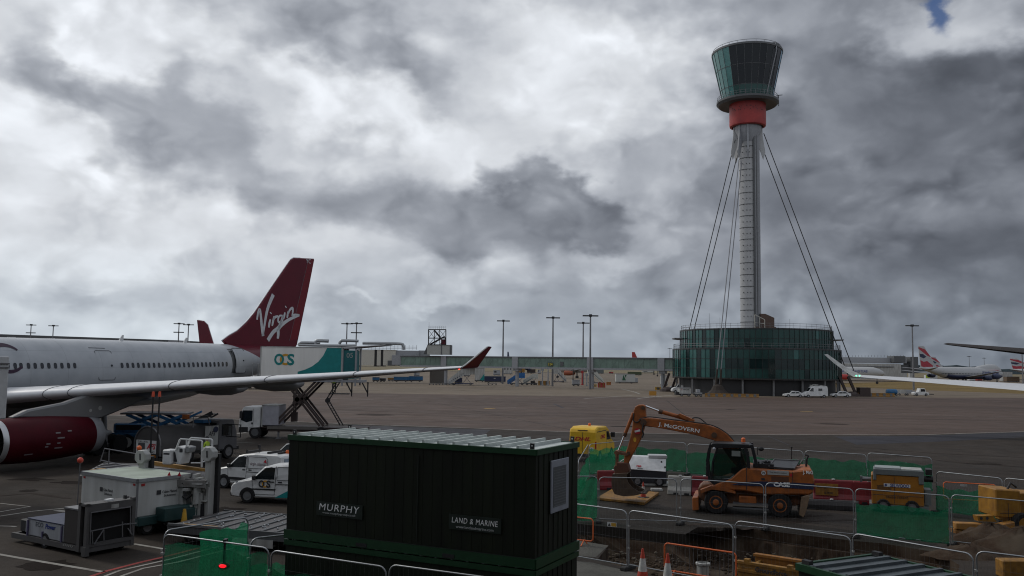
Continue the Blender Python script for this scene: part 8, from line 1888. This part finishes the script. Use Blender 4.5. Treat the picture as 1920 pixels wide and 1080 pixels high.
# cars in front of the tower
def far_car(label, px0, px1, py, m_, L=4.5, H=1.45, tall=False, nm='parked_car', grp=None):
    g0 = G(px0, py); th = thing(nm, label, 'car' if not tall else 'van', g0, 0, grp); B = Body(th, 1.8 if not tall else 2.1, .85 if not tall else 1.3, .25 if not tall else .08)
    if tall: B.shell([(0, .3), (0, .8), (.25, 1.15), (.9, 1.4), (1.6, 2.3), (2.0, H), (L-.1, H), (L, 2.0), (L, .35)], m_); B.panel([(1.15, 1.45), (1.7, 2.2), (2.1, 2.2), (2.1, 1.4)], GLASS, 'side_window'); B.panel([(3.2, 1.55), (3.2, 2.1), (4.1, 2.1), (4.1, 1.55)], GLASS, 'rear_window'); B.front((.95, 1.46), (1.56, 2.24), GLASS, 'windscreen', .12)
    else: B.shell([(.02, .3), (0, .55), (.25, .75), (1.05, .88), (1.75, H-.06), (2.4, H), (3.2, H-.05), (4.1, .98), (4.45, .92), (L, .6), (L-.05, .3)], m_); B.panel([(1.3, .9), (1.85, H-.16), (2.5, H-.12), (2.5, .9)], GLASS, 'side_window'); B.panel([(2.58, .9), (2.58, H-.12), (3.15, H-.16), (3.7, .95)], GLASS, 'rear_window'); B.front((1.1, .91), (1.72, H-.09), GLASS, 'windscreen', .1)
    for sd in (-1, 1): m = MB(); m.b(.02, .2, *sorted((sd*.5, sd*.85)), .58, .72); m.build('headlight', mat('lamp_glass', (.4, .42, .45), .15), th)
    B.wheels((.85, L-.9), .32); return th, B
th, B = far_car('white saloon car parked left of the white van by the tower', 1469, 1500, 744.5, WHITE)
th, B = far_car('white high roofed van with roof rack under the glass building', 1506, 1547, 745, WHITE, 5.4, 2.6, True, 'parked_van'); m = MB()
for x in (1.9, 3.0, 4.2): m.b(x, x+.1, -.95, .95, 2.6, 2.85)
m.b(1.8, 4.8, -.95, -.88, 2.8, 2.88); m.b(1.8, 4.8, .88, .95, 2.8, 2.88); m.b(2.2, 3.4, -.3, .4, 2.85, 3.0); m.build('roof_rack', DWHITE, th)
th, B = far_car('white saloon car parked right of the white van by the tower', 1558, 1588, 744.5, WHITE)
th, B = far_car('grey car parked by the last walkway leg', 1247, 1262, 733, GREYP); th, B = far_car('white small van left of the lettered cart', 1259, 1273, 736, WHITE, 4.4, 1.9, True, 'parked_van')
# tank trailer, flat trucks and tug at the right
g0 = G(1664, 742); p1 = G(1681, 742); W = p1.x-g0.x; th = thing('tank_trailer', 'small blue tank trailer in front of the far grass strip', 'trailer', g0); m = MB(); m.lathe([(.1, .05), (.6, .1), (.72, .4), (.72, W-.4), (.6, W-.1), (.1, W-.05)], 16, (0, .8, .98), 'x', True); m.build('tank', BLUE, th, 50); m = MB(); m.b(.1, W-.1, .2, 1.4, .3, .42); m.build('chassis', BLACK, th)
for x in (.5, W-.5): wheel(th, x, .1, .28, .28, .2, -1, DSTEEL, 12)
for px0, px1, lb in ((1684, 1698, 'white sided flat baggage cart left of the white tug'), (1699, 1714, 'grey flat baggage cart coupled to the white tug')):
    g0 = G(px0, 741.5); W = (G(px1, 741.5)-g0).x; th = thing('baggage_cart', lb, 'cart', g0, 0, 'baggage carts by the white tug'); m = MB(); m.b(0, W, 0, 1.6, .5, .62); m.b(.1, W*.9, 0, .06, .62, 1.35 if px0 < 1690 else 1.2); m.b(.1, W*.9, 1.5, 1.56, .62, 1.5); m.build('platform', DWHITE if px0 < 1690 else GREYP, th)
    for x in (.4, W-.4): wheel(th, x, .05, .28, .28, .2, -1, DSTEEL, 12)
g0 = G(1714, 742.5); th = thing('tow_tug', 'white airport tug with glazed cab before the grass strip', 'tug', g0); m = MB(); m.xz([(0, .3), (0, .85), (.3, 1.0), (1.3, 1.05), (1.55, 1.95), (2.9, 1.95), (3.1, 1.0), (3.9, .9), (3.9, .3)], 0, 1.7); m.build('body', WHITE, th, bevel=.05); m = MB(); m.prism([(1.75, -.01, 1.15), (1.8, -.01, 1.8), (2.75, -.01, 1.8), (2.9, -.01, 1.15)], (0, -.02, 0)); m.build('side_window', GLASS, th); m = MB(); m.b(3.9, 5.2, .2, 1.5, .4, .6); m.build('tail_platform', BLACK, th)
for x in (.7, 3.1): wheel(th, x, .05, .36, .36, .25, -1, DSTEEL, 12)
# service vehicles beside the jumbo jet
th, W, H, Y = boxy('service_truck', 'white service truck with yellow green check beside the jumbo jet', 'truck', 1736, 703, 1758, 712, WHITE, dep=3); m = MB(); m.b(0, W*.35, -.08, -.02, H*.4, H*.95); m.build('check_panel', HIVIS, th)
boxy('service_truck', 'pale box truck left of the service truck by jumbo tail', 'truck', 1706, 699, 1715, 710, DWHITE, dep=3); boxy('service_truck', 'white low truck beneath the jumbo jet wing', 'truck', 1818, 709, 1829, 715, WHITE, dep=3); boxy('service_truck', 'small pale red truck beneath the jumbo jet wing', 'truck', 1833, 709, 1842, 715, REDP, dep=3)
boxy('service_truck', 'large pale truck in front of the jumbo jet nose', 'truck', 1880, 697, 1899, 716, DWHITE, dep=4); boxy('loading_stand', 'brown stand at the right edge beyond the wing', 'stand', 1888, 706, 1912, 717, mat('stand_brown', (.12, .08, .05), .7), dep=4)
boxy('cargo_stand', 'dark blue cargo stand behind the right tower stays', 'stand', 1654, 693, 1676, 710, NAVY, dep=5, wheels=False)
boxy('service_truck', 'pale truck with open box left of the lone mast', 'truck', 1684, 693, 1701, 712, DWHITE, dep=4)

# posts, carts and vehicles crowding the stands below the walkway
for px, yt, yb, m_, lb in ((1017, 690, 723, GREYP, 'thin grey stand post left of the gate sign'), (1027.5, 686, 723, GREYP, 'thicker grey stand post under the gate sign'), (1074.5, 687, 712, TANKBROWN, 'dark brown post left of the ground unit'), (1091.5, 695, 722, REDP, 'red post left of the tall mast'), (1100, 700, 724, GREYP, 'short pale post beside the tall mast')):
    g_ = G(px, yb); zt_ = PL(px, yt, g_.y).z; th = thing('stand_post', lb, 'post', g_); m = MB(); m.cyl((0, 0, 0), (0, 0, zt_), .22, .2, 8); m.b(-.5, .5, -.5, .5, 0, .25); m.build('post', m_, th); m = MB(); m.b(-.45, .45, -.1, .1, zt_-.9, zt_); m.build('head', m_, th)
for x0, y0, x1, y1, m_, lb in ((868, 697, 880, 706, DWHITE, 'white van body behind the pale passenger stairs'), (925, 694, 938, 704, GREYP, 'grey truck body behind the navy container cart'), (972, 690, 984, 699, DYELLOW, 'yellow vehicle far behind the blue stairs'), (988, 692, 1004, 700, TANKBROWN, 'dark brown vehicle far behind the small pale stairs'), (1008, 693, 1014, 701, GREYP, 'grey vehicle far behind the thin stand post'), (1112, 686, 1132, 701, mat('dull_grey_green', (.12, .14, .135), .6), 'grey green cabin behind the stairs by the tall mast'), (1062, 694, 1070, 704, DWHITE, 'small white vehicle right of the stairs by the gate sign'), (1142, 697, 1150, 701, REDP, 'tiny red vehicle beyond the white box truck'), (1240, 704, 1252, 724, DWHITE, 'white lorry front behind the last walkway leg'), (853, 708, 866, 720, NAVY, 'navy tug under the pale passenger stairs'), (712, 709, 722, 716, BLACK, 'dark cart between the small blue cart and yellow cart'), (1204, 695, 1226, 699, mat('far_white', (.44, .45, .43), .5), 'pale low trailer far beyond the box truck'), (776, 699, 786, 706, GREYP, 'grey vehicle behind the brighter blue container cart'), (995, 714, 1003, 722, TANKBROWN, 'dark tug behind the small pale stairs')):
    th, W, H, Y = boxy('service_vehicle', lb, 'vehicle', x0, y0, x1, y1, m_, dep=2.4)
    m = MB(); m.b(W*.12, W*.45, -.05, 0, H*.55, H*.82); m.build('window', BLACK, th)
